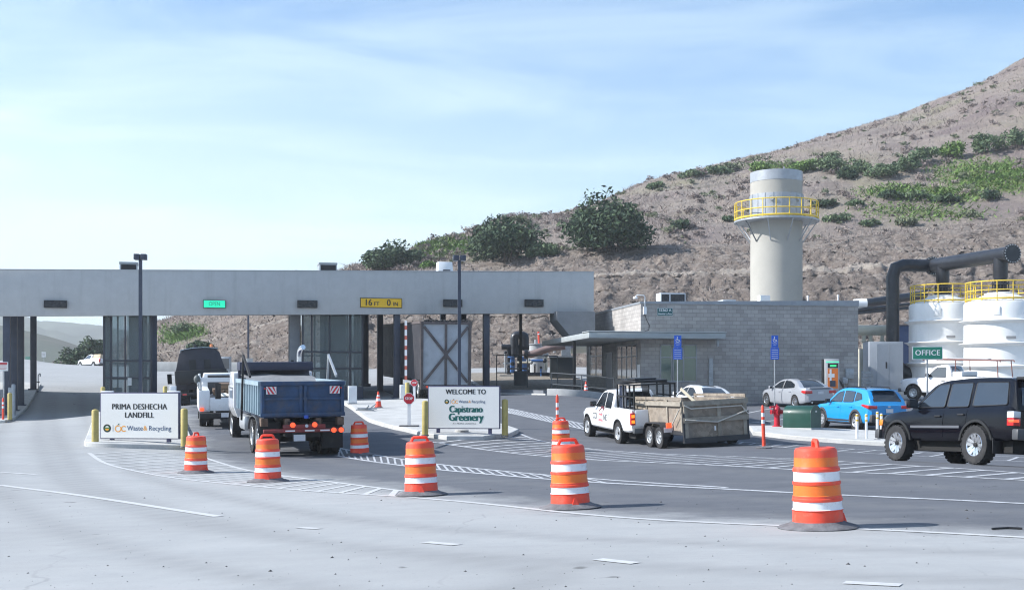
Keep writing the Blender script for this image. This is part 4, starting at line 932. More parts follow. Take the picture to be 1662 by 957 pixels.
mb = MB(); mb.tube([P(1386, 493, 91.5), P(1406, 492, 91.5)], .35, 18); o = mb.build('pipe_end', white_m); tag(o, 'pale end section of the thick pipe above the office corner', 'pipe')
cream_m = mat('cream pipe paint', (.55, .52, .42), .5, var=.08, dirt=((.35, .32, .26), .62, 2))
t = thing('process_pipe', 'cream horizontal pipe with flanged legs at the right corner of the office', 'pipe', (0,0,0))
mb = MB(); mb.tube([P(1380, 536, 79), P(1446, 536, 79)], .34, 20); mb.build('run', cream_m, t)
for px in (1402, 1413, 1432):
    a = P(px, 543, 79); mb = MB(); mb.rod(a, (a.x, a.y, P(0, 566, 79).z), .13); mb.lathe([(.22, 0), (.22, .07)], 14, (a.x, a.y, a.z-.45)); mb.build('leg', cream_m, t)
a = P(1394, 600, 79); b_ = P(1413, 566, 79); mb = MB(); mb.box(a.x, b_.x, 78.7, 79.3, gz(b_.x, 79)-.1, b_.z); mb.build('support', cream_m, t)
def px_box(px0, px1, py0, Y, dep, rz=0.):
    x0, x1 = (px0-CX)*Y/F, (px1-CX)*Y/F; xc = (x0+x1)/2; zg = gz(xc, Y)-.05; return xc, zg, (x1-x0), HC+(HY-py0)*Y/F-zg
xc, zg, w, h = px_box(1411, 1466, 554, 75.5, 1.4); t = thing('equipment_cabinet', 'tall grey steel cabinet behind the black riser pipe', 'cabinet', (xc, 75.5, zg))
mb = MB(); mb.box(-w/2, w/2, 0, 1.4, 0, h); mb.build('body', mat('grey cabinet paint', (.33, .36, .40), .5, var=.06, dirt=(DUST, .62, 2)), t, bevel=.02)
mb = MB(); mb.box(-w*.28, w*.06, -.02, -.002, .35, h-.15); mb.build('door', mat('grey cabinet paint', (.33, .36, .40), .5), t); mb = MB(); mb.box(w*.09, w*.47, -.02, -.002, .35, h-.15); mb.build('door', mat('grey cabinet paint', (.33, .36, .40), .5), t)
mb = MB(); mb.box(-w*.02, w*.02, -.05, -.022, h*.5, h*.62); mb.build('handle', black_m, t); mb = MB(); mb.box(-w/2-.1, w/2+.1, -.1, 1.5, 0, .22); mb.build('plinth', conc_m, t)
xc, zg, w, h = px_box(1456, 1484, 529, 82, 1.0); t = thing('equipment_shed', 'dark blue flat-sided shed between the riser pipe and the tank', 'shed', (xc, 82, zg)); mb = MB(); mb.box(-w/2, w/2, 0, 1.5, 0, h); mb.build('wall', mat('dark blue sheet', (.05, .08, .17), .5), t); mb = MB(); mb.box(-w/2-.05, w/2+.05, -.05, 1.55, h+.003, h+.08); mb.build('roof', steel_m, t)
xc, zg, w, h = px_box(1398, 1418, 601, 73, 1); t = thing('pipe_rack', 'low grey rack of short rails beside the office corner', 'rack', (xc, 73, zg)); mb = MB()
for i in range(4): mb.beam((-w/2, 0, h-.12-i*.2), (w/2, 0, h-.12-i*.2), .05, .1)
mb.build('rail', galv_m, t)
for sx in (-1, 1): mb = MB(); mb.box(sx*w*.42-.04, sx*w*.42+.04, .03, .1, 0, h); mb.build('post', galv_m, t)
for px, lab in ((1377, 'grey electrical box mounted on the office wall right of the charger'), (1370, 'small pale box on the office wall behind the charger')):
    xx = bx_of(px); X, Y = bw(xx, -.02); t = thing('wall_box', lab, 'electrical box', (X, Y, bz_of(606 if px == 1377 else 617, xx, 0)), BT); s = .22 if px == 1377 else .14
    mb = MB(); mb.box(-s, s, -.18, 0, -s*1.2, s*1.2); mb.build('case', galv_m, t, bevel=.01); mb = MB(); mb.rod((0, -.06, -s*1.2), (0, -.06, -s*1.2-.5), .025); mb.build('conduit', galv_m, t)

# gas plant seen between the canopy and the office
bluepipe = mat('blue pump paint', (.05, .14, .36), .45, var=.1); brownpipe = mat('red brown pipe', (.24, .17, .16), .6, var=.15)
PY_ = 88.0
def pg(px, py, dy=0): return P(px, py, PY_+dy)
t = thing('pipe_skid', 'skid of looped black and blue pipes behind the handrail left of the office', 'pipework', (0,0,0))
mb = MB(); mb.tube([pg(835, 580), pg(835, 549)]+arc(pg(835, 549), pg(835, 544), pg(841, 544), 4)+arc(pg(846, 544), pg(852, 544), pg(852, 549), 4)+[pg(852, 562)], .30, 14); mb.build('loop', blackpipe_m, t)
mb = MB(); mb.tube([pg(814, 563), pg(826, 563), pg(859, 564)], .20, 12); mb.build('header', blackpipe_m, t)
for px, m in ((831, bluepipe), (851, bluepipe)):
    mb = MB(); a = pg(px, 605); b_ = pg(px, 580); mb.rod(a, b_, .22); mb.lathe([(.34, 0), (.34, .08)], 14, b_); mb.build('pump', m, t)
for px in (826, 843): mb = MB(); mb.rod(pg(px, 607), pg(px, 560), .17); mb.build('leg', blackpipe_m, t)
for i, (px, py, px2, py2, r, dy) in enumerate(((820,606,820,572,.07,-.6),(858,606,858,585,.10,-.4),(862,585,884,585,.10,-.4),(839,588,862,588,.08,-.8),(816,590,832,590,.09,-.5),(868,612,868,592,.06,-1.2),(878,612,878,596,.06,-1.2),(886,600,886,575,.12,.2),(900,572,900,556,.10,.6),(823,598,857,598,.06,-.9))):
    mb = MB(); mb.rod(pg(px, py, dy), pg(px2, py2, dy), r, n=8); o_ = mb.build('pipe_run', (galv_m, blackpipe_m, bluepipe, cream_m)[i % 4], t); mb = MB(); mb.ball(pg(px2, py2, dy), r*1.7, 8); mb.build('valve', (blackpipe_m, galv_m)[i % 2], o_)
mb = MB(); mb.tube([pg(846, 609, -1), pg(893, 609, -1)], .22, 12); mb.build('drain', blackpipe_m, t)
mb = MB(); a, b_ = pg(811, 618, -1), pg(857, 608, -1); mb.box(a.x, b_.x, PY_-1.4, PY_+1, gz(a.x, PY_)-.3, b_.z); mb.build('base', conc_m, t)
X = (872-CX)*90/F; zg = gz(X, 90)-.1; t = thing('steel_vessel', 'pale grey cylindrical vessel behind the brown pipe', 'vessel', (X, 90, zg)); h = P(0, 558, 90).z-zg
mb = MB(); mb.lathe([(.72, 0), (.72, h-.06), (.80, h-.05), (.80, h), (.02, h+.05)], 28); mb.build('shell', mat('pale grey paint', (.42, .43, .44), .6), t)
mb = MB(); mb.tube([(-.1, -.2, h), (-.1, -.2, h+.3)], .12, 10); mb.build('nozzle', galv_m, t)
t = thing('brown_pipe', 'red brown pipe sloping up towards the office in front of the vessel', 'pipe', (0,0,0)); mb = MB(); mb.tube([pg(850, 575, -1.5), pg(862, 575, -1.5), pg(895, 564, -1.5), pg(917, 561, -1.5)], .26, 14); mb.build('run', brownpipe, t); mb = MB(); mb.tube([pg(851, 575, -1.5), pg(857, 575, -1.5)], .33, 14); mb.build('flange', blackpipe_m, t)
t = thing('cream_header', 'large cream pipe entering behind the office with a grey valve box', 'pipe', (0,0,0)); mb = MB(); mb.tube([pg(926, 560, 1), pg(962, 558, 1)], .62, 20); mb.build('run', cream_m, t); mb = MB(); a, b_ = pg(911, 584, .5), pg(926, 560, .5); mb.box(a.x, b_.x, PY_+.1, PY_+.9, a.z, b_.z); mb.build('valve_box', galv_m, t)
for px in (917, 928): mb = MB(); c_ = pg(px, 558, .3); mb.lathe([(.16, -.06), (.30, -.05), (.30, .05), (.16, .06)], 16, c_, 'y'); mb.build('valve_wheel', mat('purple grey metal', (.25, .22, .30), .5), t)
X0 = (893-CX)*84/F; X1 = (932-CX)*84/F; zg = gz((X0+X1)/2, 84)-.1; t = thing('pump_house', 'dark open-fronted pump cabinet under the cream pipe', 'cabinet', ((X0+X1)/2, 84, zg)); w = X1-X0; h = P(0, 580, 84).z-zg
mb = MB(); mb.box(-w/2, w/2, 0, 1.2, 0, h); mb.build('body', mat('dark green grey steel', (.06, .07, .075), .6), t); mb = MB(); mb.box(-w/2-.1, w/2+.1, -.15, 1.3, h+.003, h+.1); mb.build('roof', galv_m, t)
for px, py0, py1, Y, lean, lab in ((794, 578, 553, 96, -3, 'orange marker post leaning on the dirt bank right of a canopy column'), (875, 556, 538, 98, -1, 'orange and white marker post on the dirt bank above the pipes')):
    a = P(px, py0, Y); b_ = P(px+lean, py1, Y); t = thing('marker_post', lab, 'marker post', a, 0, 'marker posts on the dirt bank'); mb = MB(); mb.rod((0,0,-.6), b_-a, .075, n=10); mb.build('tube', orange_m, t)
    d_ = (b_-a); mb = MB(); mb.rod(d_*.72, d_*.84, .079); mb.build('reflective_band', whiteband_m, t)
# handrails in front of the plant
rail_m = mat('dark green grey rail', (.09, .10, .11), .5)
def handrail(label, pts, h, step, m, name='handrail', nr=2):
    P3 = [Vector((x, y, gz(x, y)+.08)) for x, y in [tuple(p) for p in resample([Vector(p) for p in pts], step)]]
    t = thing(name, label, 'handrail', P3[0]); o_ = P3[0]
    mb = MB()
    for z in np.linspace(h, h*.45, nr): mb.tube([p-o_+Vector((0,0,z)) for p in P3], .03, 6)
    mb.build('rail', m, t)
    for p in P3: mb = MB(); mb.rod(p-o_-Vector((0,0,.2)), p-o_+Vector((0,0,h)), .03, n=6); mb.build('post', m, t)
handrail('dark handrail in front of the looped pipes', [XY(806, 27), XY(856, 27.5), XY(905, 28)], 1.9, 1.7, rail_m)
handrail('dark handrail along the ramp by the office corner', [XY(895, 30), XY(944, 30.5), bw(-1.2, 1.0)], 1.1, 1.2, rail_m)
def low_wall(label, pts, h, th, m, name='low_wall'):
    Q = smooth([Vector(p) for p in pts], 1); Q = resample(Q, .7); rs = []
    for i, p in enumerate(Q):
        d = (Q[min(i+1, len(Q)-1)]-Q[max(0, i-1)]).normalized(); n = Vector((-d.y, d.x))*th/2; z = gz(p.x, p.y)
        rs.append([(p.x+n.x, p.y+n.y, z-.2), (p.x-n.x, p.y-n.y, z-.2), (p.x-n.x, p.y-n.y, z+h), (p.x+n.x, p.y+n.y, z+h)])
    mb = MB(); mb.rings(rs); o = mb.build(name, m, bevel=.015); tag(o, label, 'wall')
low_wall('low curved pale concrete wall of the ramp at the left corner of the office', [XY(890, 31.5), XY(915, 32), XY(950, 32), bw(-.7, -.6)], .34, .2, mat('grey ramp concrete', (.30, .31, .32), .9, var=.15))
low_wall('low dark kerb wall along the planting in front of the pipes', [XY(800, 29), XY(840, 30), XY(885, 31)], .25, .25, mat('dark kerb', (.16, .17, .19), .9))
low_wall('long pale concrete barrier beyond the canopy at the foot of the dirt slope', [(-30, 99), (-20, 98), (-13.5, 97)], .75, .45, conc_m, 'concrete_barrier')
# ------------------------------------------------------------------ vehicles (local +x forward, +y left, z up, origin on the ground)
_wheel_cache = {}
def wheel(par, x, y, r, w, rim, style='five', mesh=None):
    """tyre with a rim child; y > 0 is the left side, the face looks outwards"""
    key = (r, w, rim.name, style, y > 0); s = 1 if y > 0 else -1
    if key not in _wheel_cache:
        ri = r*(.60 if style != 'truck' else .56)
        mb = MB(); n = 36
        mb.lathe([(ri, -w*.42), (r*.86, -w*.5), (r*.965, -w*.44), (r, -w*.30), (r, w*.30), (r*.965, w*.44), (r*.86, w*.5), (ri, w*.42), (ri*.98, w*.3), (ri*.98, -w*.3), (ri, -w*.42)], n, axis='y', cap=False)
        for k in range(24):                                   # tread blocks
            a = 2*math.pi*k/24
            for yy in (-w*.38, w*.38):
                c = Vector((r*.985*math.cos(a), yy, r*.985*math.sin(a))); t = Vector((-math.sin(a), 0, math.cos(a))); u = Vector((math.cos(a), 0, math.sin(a)))
                p = [c+t*q*r*.07+Vector((0, e*w*.11, 0))+u*f*r*.018 for f in (-1, 1) for q, e in ((-1,-1),(1,-1),(1,1),(-1,1))]
                mb.hexa(p)
        ty = mb.build('tyre', rubber_m)
        mb = MB(); o = s*w*.5
        mb.lathe([(ri*1.02, s*w*.40), (ri*.97, s*w*.46), (ri*.90, s*w*.40), (ri*.86, s*w*.10)], n, axis='y', mi=0, cap=False)
        mb.lathe([(ri*.9, s*w*.10), (.01, s*w*.12)], n, axis='y', mi=1, cap=False)
        ns = {'five': 5, 'six': 6, 'ten': 10, 'steel': 0, 'truck': 0}[style]
        for k in range(ns):
            a = 2*math.pi*k/ns+.3; u = Vector((math.cos(a), 0, math.sin(a))); t = Vector((-math.sin(a), 0, math.cos(a))); ya = Vector((0, s, 0))
            for q in ((-1, 1) if style in ('six', 'five') else (0,)):
                wd = ri*((.15 if style == 'six' else .085) if q else .075)
                p0 = u*ri*.18+t*q*ri*.08; p1 = u*ri*.91+t*q*ri*(.20 if style == 'six' else .15)
                z0, z1 = ya*w*.28, ya*w*.42
                pts = [p0-t*wd+z0-ya*.05, p0+t*wd+z0-ya*.05, p1+t*wd+z1-ya*.06, p1-t*wd+z1-ya*.06, p0-t*wd+z0, p0+t*wd+z0, p1+t*wd+z1, p1-t*wd+z1]
                mb.hexa(pts)
        if style == 'steel':
            mb.lathe([(ri*.93, s*w*.16), (ri*.80, s*w*.36), (ri*.55, s*w*.34), (ri*.35, s*w*.22), (ri*.22, s*w*.36), (.01, s*w*.38)], n, axis='y', mi=0, cap=False)
            for k in range(8): a = 2*math.pi*k/8; c = (ri*.67*math.cos(a), s*w*.352, ri*.67*math.sin(a)); mb.tube([Vector(c)-Vector((0, s*.006, 0)), Vector(c)+Vector((0, s*.004, 0))], ri*.095, 8, 1)
        if style == 'truck':
            mb.lathe([(ri*.95, s*w*.2), (ri*.85, -s*w*.05), (ri*.55, s*w*.0), (ri*.42, s*w*.24), (.01, s*w*.28)], n, axis='y', mi=0, cap=False)
            for k in range(8): a = 2*math.pi*k/8; c = Vector((ri*.70*math.cos(a), s*w*.02, ri*.70*math.sin(a))); mb.tube([c-Vector((0, s*.02, 0)), c+Vector((0, s*.012, 0))], ri*.11, 8, 1)
        mb.lathe([(ri*.24, s*w*.2), (ri*.20, s*w*.36), (.01, s*w*.38)], 14, axis='y', mi=1 if style == 'six' else 0)
        rm = mb.build('rim', [rim, black_m]); me_t, me_r = ty.data, rm.data
        bpy.data.objects.remove(ty); bpy.data.objects.remove(rm); _wheel_cache[key] = (me_t, me_r)
    me_t, me_r = _wheel_cache[key]
    o = bpy.data.objects.new('wheel', me_t); C.objects.link(o); o.parent = par; o.location = (x, y-s*w/2, r)
    ro = bpy.data.objects.new('rim', me_r); C.objects.link(ro); ro.parent = o
    return o
LEV = [(0,.93),(.07,.98),(.22,1.0),(.42,1.005),(.62,1.0),(.80,.982),(.92,.955),(1.0,.905)]
def lerp1(tab, f): return float(np.interp(f, [a for a, b in tab], [b for a, b in tab]))
class Car:
    def __init__(s, par, paint, top, plan, bot, wheels, rw, ra, roof=None, wr=.6, belt=None, trim=None, crown=.03):
        s.par, s.paint = par, paint; s.top, s.plan, s.bot = pw(*zip(*top)), pw(*zip(*plan)), pw(*zip(*bot)); s.wh, s.rw, s.ra = wheels, rw, ra
        s.x0, s.x1 = top[0][0], top[-1][0]; s.roof = pw(*zip(*roof)) if roof else None; s.rx = (roof[0][0], roof[-1][0]) if roof else None; s.wr = wr
        s.zmax = max(z for x, z in roof) if roof else 0; s.crown = crown; s.belt_f = belt
    def zb(s, x):
        z = float(s.bot(x))
        for w in s.wh:
            if abs(x-w) < s.ra: z = max(z, s.rw+math.sqrt(s.ra**2-(x-w)**2))
        return z
    def side(s, x, z):
        b, t = float(s.bot(x)), float(s.top(x)); return float(s.plan(x))*lerp1(LEV, (z-b)/(t-b))
    def belt(s, x): return float(s.top(x))-.02 if not s.belt_f else s.belt_f
    def gside(s, x, z):
        zb = s.belt(x); wb = float(s.plan(x))*.915
        return wb+(s.wr-wb)*min(1.1, max(0, (z-zb)/(s.zmax-zb)))
    def gtop(s, x, yf):   # height of the roof skin at fraction yf of the roof half width
        return float(s.roof(x))+.012-.05*yf**4-.012*yf**2
    def body(s, name='body'):
        xs = list(np.linspace(s.x0, s.x1, 42))
        for w in s.wh: xs += [w+s.ra*math.cos(a) for a in np.linspace(.02, math.pi-.02, 15)]+[w-s.ra*1.004, w+s.ra*1.004]
        xs = sorted(set(round(x, 4) for x in xs if s.x0 <= x <= s.x1)); rs = []
        for x in xs:
            b, t, zb = float(s.bot(x)), float(s.top(x)), s.zb(x); half = []
            for f, w in LEV:
                z = max(zb+f*.002, b+f*(t-b)); z = min(z, t); half.append((float(s.plan(x))*lerp1(LEV, (z-b)/(t-b)), z))
            w = half[-1][0]; half += [(w*.93, t+s.crown*.35), (w*.5, t+s.crown*.85), (0, t+s.crown)]
            rs.append([(x, y, z) for y, z in half]+[(x, -y, z) for y, z in reversed(half[:-1])])
        mb = MB(); mb.rings(rs)
        if s.roof:
            xs = np.linspace(s.rx[0], s.rx[1], 40); rs = []
            for x in xs:
                zt = float(s.roof(x)); zb = s.belt(x)-.03; half = [(s.gside(x, zb), zb)]
                for f in (.4, .75): z = zb+(zt-.05-zb)*f; half.append((s.gside(x, z), z))
                z = max(zb+.001, zt-.05); w = s.gside(x, z); half += [(w, z), (w*.975, zt-.02), (w*.9, zt-.004), (w*.5, zt+.008), (0, zt+.012)]
                rs.append([(x, y, z) for y, z in half]+[(x, -y, z) for y, z in reversed(half[:-1])])
            mb.rings(rs)
        return mb.build(name, s.paint, s.par, ang=32)
    def window(s, poly, m=None, name='window', sides=(1, -1), off=.008):
        # side glass with rounded corners, with a rubber frame child
        P_ = [Vector(p) for p in poly]; n = len(P_); q = []
        for i in range(n):
            a, b, c = P_[i-1], P_[i], P_[(i+1) % n]; r = min(.045, (a-b).length*.3, (c-b).length*.3)
            u, v = b+(a-b).normalized()*r, b+(c-b).normalized()*r; q += [u, (u+v+b*2)/4, v]
        for sd_ in sides:
            mb = MB(); mb.add([(p.x, sd_*(s.gside(p.x, p.y)+off), p.y) for p in q]+[(p.x, sd_*(s.gside(p.x, p.y)-.012), p.y) for p in q], [tuple(range(len(q)))]+[(i, (i+1) % len(q), len(q)+(i+1) % len(q), len(q)+i) for i in range(len(q))])
            o = mb.build(name, m or glass_m, s.par, ang=20)
            cc = sum(q, Vector((0, 0)))/len(q); mb = MB()
            mb.tube([(p.x, sd_*(s.gside(p.x, p.y)+off*.7), p.y) for p in q+[q[0]]], .012, 5); mb.build('window_seal', black_m, o)
    def glass(s, xa, xb, name, fr=.86, m=None, up=.008):
        mb = MB(); rs = []; n = 9
        for x in np.linspace(xa, xb, n):
            sl_ = (float(s.roof(x+.01))-float(s.roof(x-.01)))/.02; nv = Vector((-sl_, 0, 1)).normalized()*up; w = s.gside(x, float(s.roof(x))-.05)*fr
            rs.append([(x+nv.x, w*f, s.gtop(x, abs(f)*fr)+nv.z) for f in (-1, -.8, -.4, 0, .4, .8, 1)])
        mb.rings(rs, closed=False, cap=False); return mb.build(name, m or glass_m, s.par)
    def panel(s, name, x0, x1, z0, z1, sides=(1, -1), m=None, off=.007, handle=None, zf=None, arch=True, hm=None):
        """a door or other panel: a shell a few mm proud of the body side"""
        for sd_ in sides:
            mb = MB(); nx, nz_ = 8, 8; pts = []
            for i in range(nx):
                x = x0+(x1-x0)*i/(nx-1); lo = z0; hi = zf(x) if zf else z1
                if arch: lo = max(z0, s.zb(x)+.02)
                for j in range(nz_): z = lo+(hi-lo)*j/(nz_-1); pts.append((x, sd_*(s.side(x, z)+off), z))
            fs = [(i*nz_+j, i*nz_+j+1, (i+1)*nz_+j+1, (i+1)*nz_+j) for i in range(nx-1) for j in range(nz_-1)]
            k = len(pts); bd = [i*nz_ for i in range(nx)]+[(nx-1)*nz_+j for j in range(1, nz_)]+[i*nz_+nz_-1 for i in range(nx-2, -1, -1)]+[j for j in range(nz_-2, 0, -1)]
            pts += [(pts[b][0], pts[b][1]-sd_*.02, pts[b][2]) for b in bd]
            fs += [(bd[i], bd[(i+1) % len(bd)], k+(i+1) % len(bd), k+i) for i in range(len(bd))]
            mb.add(pts, fs); o = mb.build(name, m or s.paint, s.par, ang=40)
            if handle:
                hx, hz = handle; y = sd_*(s.side(hx, hz)+off); mb = MB(); mb.box(hx-.10, hx+.10, min(y, y+sd_*.035), max(y, y+sd_*.035), hz-.018, hz+.018); mb.build('handle', hm or black_m, o, bevel=.008)
    def arch_trim(s, m, wd=.07, off=.012, name='wheel_arch_trim', sides=(1, -1)):
        for sd_ in sides:
            for w in s.wh:
                mb = MB(); A = [a for a in np.linspace(-.12, math.pi+.12, 22)]; rs = []
                for a in A:
                    ring = []
                    for r, o_ in ((s.ra-.01, -.05), (s.ra-.01, off), (s.ra+wd, off), (s.ra+wd, -.05)):
                        x, z = w+r*math.cos(a), s.rw+r*math.sin(a); z = max(z, float(s.bot(x))+.01); ring.append((x, sd_*(s.side(x, max(z, float(s.bot(x))+.12))+o_), z))
                    rs.append(ring)
                mb.rings(rs); mb.build(name, m, s.par)
    def under(s, m=None, z=None):
        mb = MB(); zb = z or s.rw*.95
        mb.box(s.x0+.25, s.x1-.25, -s.side(0, float(s.bot(0))+.2)*.72, s.side(0, float(s.bot(0))+.2)*.72, zb-.12, zb+.42)
        for w in s.wh: mb.rod((w, -.6, s.rw), (w, .6, s.rw), .06)
        mb.build('underbody', m or mat('dark underbody', (.012, .012, .012), .9), s.par)
    def mirror(s, x, z, m, sides=(1, -1), sz=.11):
        for sd_ in sides:
            y = s.gside(x, z-.05); mb = MB(); a, b = sorted((sd_*(y+.03), sd_*(y+.03+sz*1.7))); mb.box(x-.07, x+.06, a, b, z-.02, z+sz*1.25); o = mb.build('mirror', m, s.par, bevel=.025)
            mb = MB(); mb.box(x-.075, x-.0705, a+.02, b-.02, z, z+sz*1.05); mb.build('mirror_glass', glass_m, o)
def lump(par, name, m, x0, x1, y0, y1, z0, z1, bevel=.015):
    mb = MB(); mb.box(min(x0, x1), max(x0, x1), min(y0, y1), max(y0, y1), min(z0, z1), max(z0, z1)); return mb.build(name, m, par, bevel=bevel)
def plate(par, x, z, w=.30, h=.15, y=0, facing=-1):
    o = lump(par, 'licence_plate', plate_m, x, x+facing*.012, y-w/2, y+w/2, z-h/2, z+h/2, 0)
    mb = MB()
    for i in range(6): yy = y-w*.36+i*w*.145; mb.box(min(x+facing*.0125, x+facing*.015), max(x+facing*.0125, x+facing*.015), yy-w*.035, yy+w*.035, z-h*.22, z+h*.2)
    return o

# ---- black body-on-frame SUV, front right
blackpaint = mat('black car paint', (.003, .003, .006), .12, var=.2, coat=.22, spec=.2)
sv = thing('suv', 'large black off-road suv with tinted windows and machined alloy wheels at the right edge', 'suv')
c = Car(sv, blackpaint, [(-2.42,1.08),(-2.36,1.16),(-2.2,1.19),(-1,1.19),(0,1.17),(.85,1.15),(1.0,1.13),(1.5,1.10),(1.95,1.04),(2.12,.98),(2.2,.88)],
        [(-2.42,.80),(-2.35,.855),(-2,.88),(0,.885),(1.4,.88),(1.9,.84),(2.12,.76),(2.2,.68)], [(-2.42,.52),(-1.9,.50),(0,.47),(1.6,.48),(2.2,.50)],
        (-1.3375, 1.3375), .40, .485, [(-2.40,1.16),(-2.33,1.5),(-2.22,1.74),(-2.0,1.79),(-1,1.82),(-.2,1.80),(.2,1.73),(.55,1.5),(1.0,1.14)], .64)
c.body(); c.under()
c.window([(.78,1.20),(.40,1.50),(.14,1.69),(-.22,1.715),(-.22,1.20)]); c.window([(-.30,1.20),(-.30,1.715),(-.98,1.715),(-1.0,1.20)]); c.window([(-1.12,1.21),(-1.10,1.715),(-2.06,1.69),(-2.16,1.23)])
c.glass(.30, .93, 'windshield'); c.glass(-2.385, -2.25, 'rear_window', .84)
c.panel('door', -.27, .80, .56, 1.13, handle=(-.10, 1.0)); c.panel('door', -1.02, -.29, .56, 1.13, handle=(-.86, 1.03))
for sd_ in (1, -1):
    mb = MB(); xs = np.linspace(-.84, .82, 9); rs = [[(x, sd_*(c.side(x, .77)+o_), z) for z, o_ in ((.745, 0), (.745, .025), (.80, .025), (.80, 0))] for x in xs]; mb.rings(rs); mb.build('rub_strip', mat('grey rub strip', (.10, .105, .12), .4, coat=.3), sv)
c.arch_trim(mat('satin black trim', (.012, .012, .013), .45), .045, .02)
c.mirror(.72, 1.20, blackpaint, sz=.14)
lump(sv, 'rear_bumper', mat('dark grey bumper', (.06, .062, .068), .45, var=.15), -2.56, -2.38, -.86, .86, .52, .74, .03); lump(sv, 'front_bumper', mat('dark grey bumper', (.06, .062, .068), .45), 2.15, 2.32, -.8, .8, .50, .72, .03)
for sd_ in (1, -1):
    o = lump(sv, 'tail_light', red_m, -2.445, -2.25, sd_*.70, sd_*.875, .80, .955, .012); lump(o, 'reverse_lens', clear_m, -2.447, -2.25, sd_*.70, sd_*.877, .96, 1.09, .012)
    lump(o, 'brake_lamp', redlit_m, -2.452, -2.30, sd_*.74, sd_*.88, .87, .92, .008)
    lump(sv, 'headlight', amber_m, 2.02, 2.16, sd_*.62, sd_*.80, .80, .94, .02)
lump(sv, 'spoiler', black_m, -2.48, -2.15, -.6, .6, 1.735, 1.80, .02); lump(sv, 'tailgate_handle', chrome_m, -2.435, -2.42, -.16, .16, .93, .97, .005)
plate(sv, -2.43, .86)
mb = MB(); mb.tube([(-2.2, -.5, .36), (-2.5, -.5, .34)], .035, 8); mb.build('exhaust_pipe', galv_m, sv)
for sd_ in (1, -1): lump(sv, 'mud_flap', black_m, -1.87, -1.85, sd_*.62, sd_*.88, .24, .55, .005)
mach_m = mat('machined alloy', (.72, .73, .75), .22, .9, var=.08)
for x in (-1.3375, 1.3375):
    for y in (.93, -.93): wheel(sv, x, y, .405, .27, mach_m, 'six')
xr, yr = XY(1592, 78); d = dirv(-18); seat(sv, xr+d.x*1.3375+.62, yr+d.y*1.3375+.05, -18)

# ---- white crew cab pickup with the trailer
def pickup(name, label, paint, L, cab, bedtop, top_h, rw, wb, rim, style, crew=True, group=None, tl=red_m):
    t = thing(name, label, 'pickup truck', group=group); f, r = L
    xc0, xc1 = cab     # cab rear, windshield base
    z = top_h
    cr = Car(t, paint, [(-r,bedtop-.06),(-r+.06,bedtop),(xc0-.05,bedtop),(xc0+.02,bedtop-.03),(xc1-.1,bedtop-.06),(xc1+.1,bedtop-.08),(f-.5,bedtop-.13),(f-.16,bedtop-.22),(f,bedtop-.36)],
             [(-r,.88),(-r+.1,.915),(-.5,.93),(f-.9,.925),(f-.35,.86),(f-.08,.74),(f,.66)], [(-r,.52),(-r+.4,.46),(0,.44),(f-.5,.44),(f,.46)], (-wb, wb), rw, rw+.075,
             [(xc0-.03,bedtop-.08),(xc0+.05,z-.30),(xc0+.20,z-.04),(xc0+.55,z),(xc1-.95,z-.02),(xc1-.62,z-.10),(xc1,bedtop-.10)], .64, belt=bedtop-.08)
    cr.body(); cr.under()
    lump(t, 'bed_liner', mat('black bed liner', (.02, .02, .021), .8), -r+.10, xc0-.10, -.76, .76, bedtop+.002, bedtop+.034, 0)
    for sd_ in (1, -1): lump(t, 'bed_rail', paint, -r+.02, xc0-.06, sd_*.765, sd_*.86, bedtop-.02, bedtop+.06, .012)
    lump(t, 'tailgate', paint, -r-.03, -r+.01, -.76, .76, .68, bedtop+.05, .012)
    lump(t, 'rear_bumper', chrome_m if style == 'steelc' else mat('grey bumper', (.10, .105, .11), .4, var=.1), -r-.18, -r+.02, -.86, .86, .46, .64, .02)
    lump(t, 'front_bumper', mat('grey bumper', (.10, .105, .11), .4), f-.12, f+.05, -.78, .78, .42, .62, .03)
    zt = z-.10; zb_ = bedtop+.0
    if crew:
        m_ = (xc0+xc1)/2-.12
        cr.window([(xc1-.22,zb_),(xc1-.68,zt-.04),(m_+.06,zt),(m_+.05,zb_)]); cr.window([(m_-.05,zb_),(m_-.04,zt),(xc0+.30,zt-.04),(xc0+.22,zb_)])
        cr.panel('door', m_+.0, xc1-.08, .50, bedtop-.10, handle=(m_+.16, bedtop-.20), hm=paint); cr.panel('door', xc0+.12, m_-.02, .50, bedtop-.10, handle=(xc0+.30, bedtop-.20), hm=paint)
    else:
        cr.window([(xc1-.22,zb_),(xc1-.70,zt-.04),(xc0+.32,zt-.02),(xc0+.26,zb_)]); cr.panel('door', xc0+.16, xc1-.08, .50, bedtop-.10, handle=(xc0+.36, bedtop-.20))
    cr.glass(xc1-.60, xc1-.08, 'windshield'); cr.glass(xc0-.005, xc0+.14, 'rear_window', .80)
    cr.arch_trim(mat('satin black trim', (.012, .012, .013), .45), .03, .012); cr.mirror(xc1-.30, bedtop+.02, black_m, sz=.13)
    for sd_ in (1, -1):
        lump(t, 'tail_light', tl, -r-.035, -r+.10, sd_*.77, sd_*.915, bedtop-.44, bedtop-.04, .012); lump(t, 'headlight', clear_m, f-.30, f-.09, sd_*.58, sd_*.80, bedtop-.42, bedtop-.27, .03)
    plate(t, -r-.19, .56); lump(t, 'grille', black_m, f-.09, f+.02, -.5, .5, .66, bedtop-.38, .02)
    for x in (-wb, wb):
        for y in (.95, -.95): wheel(t, x, y, rw, .25, rim, 'six' if style == 'six' else 'steel')
    return t, cr
silver_rim = mat('silver wheel paint', (.58, .60, .62), .35, .6, var=.06)
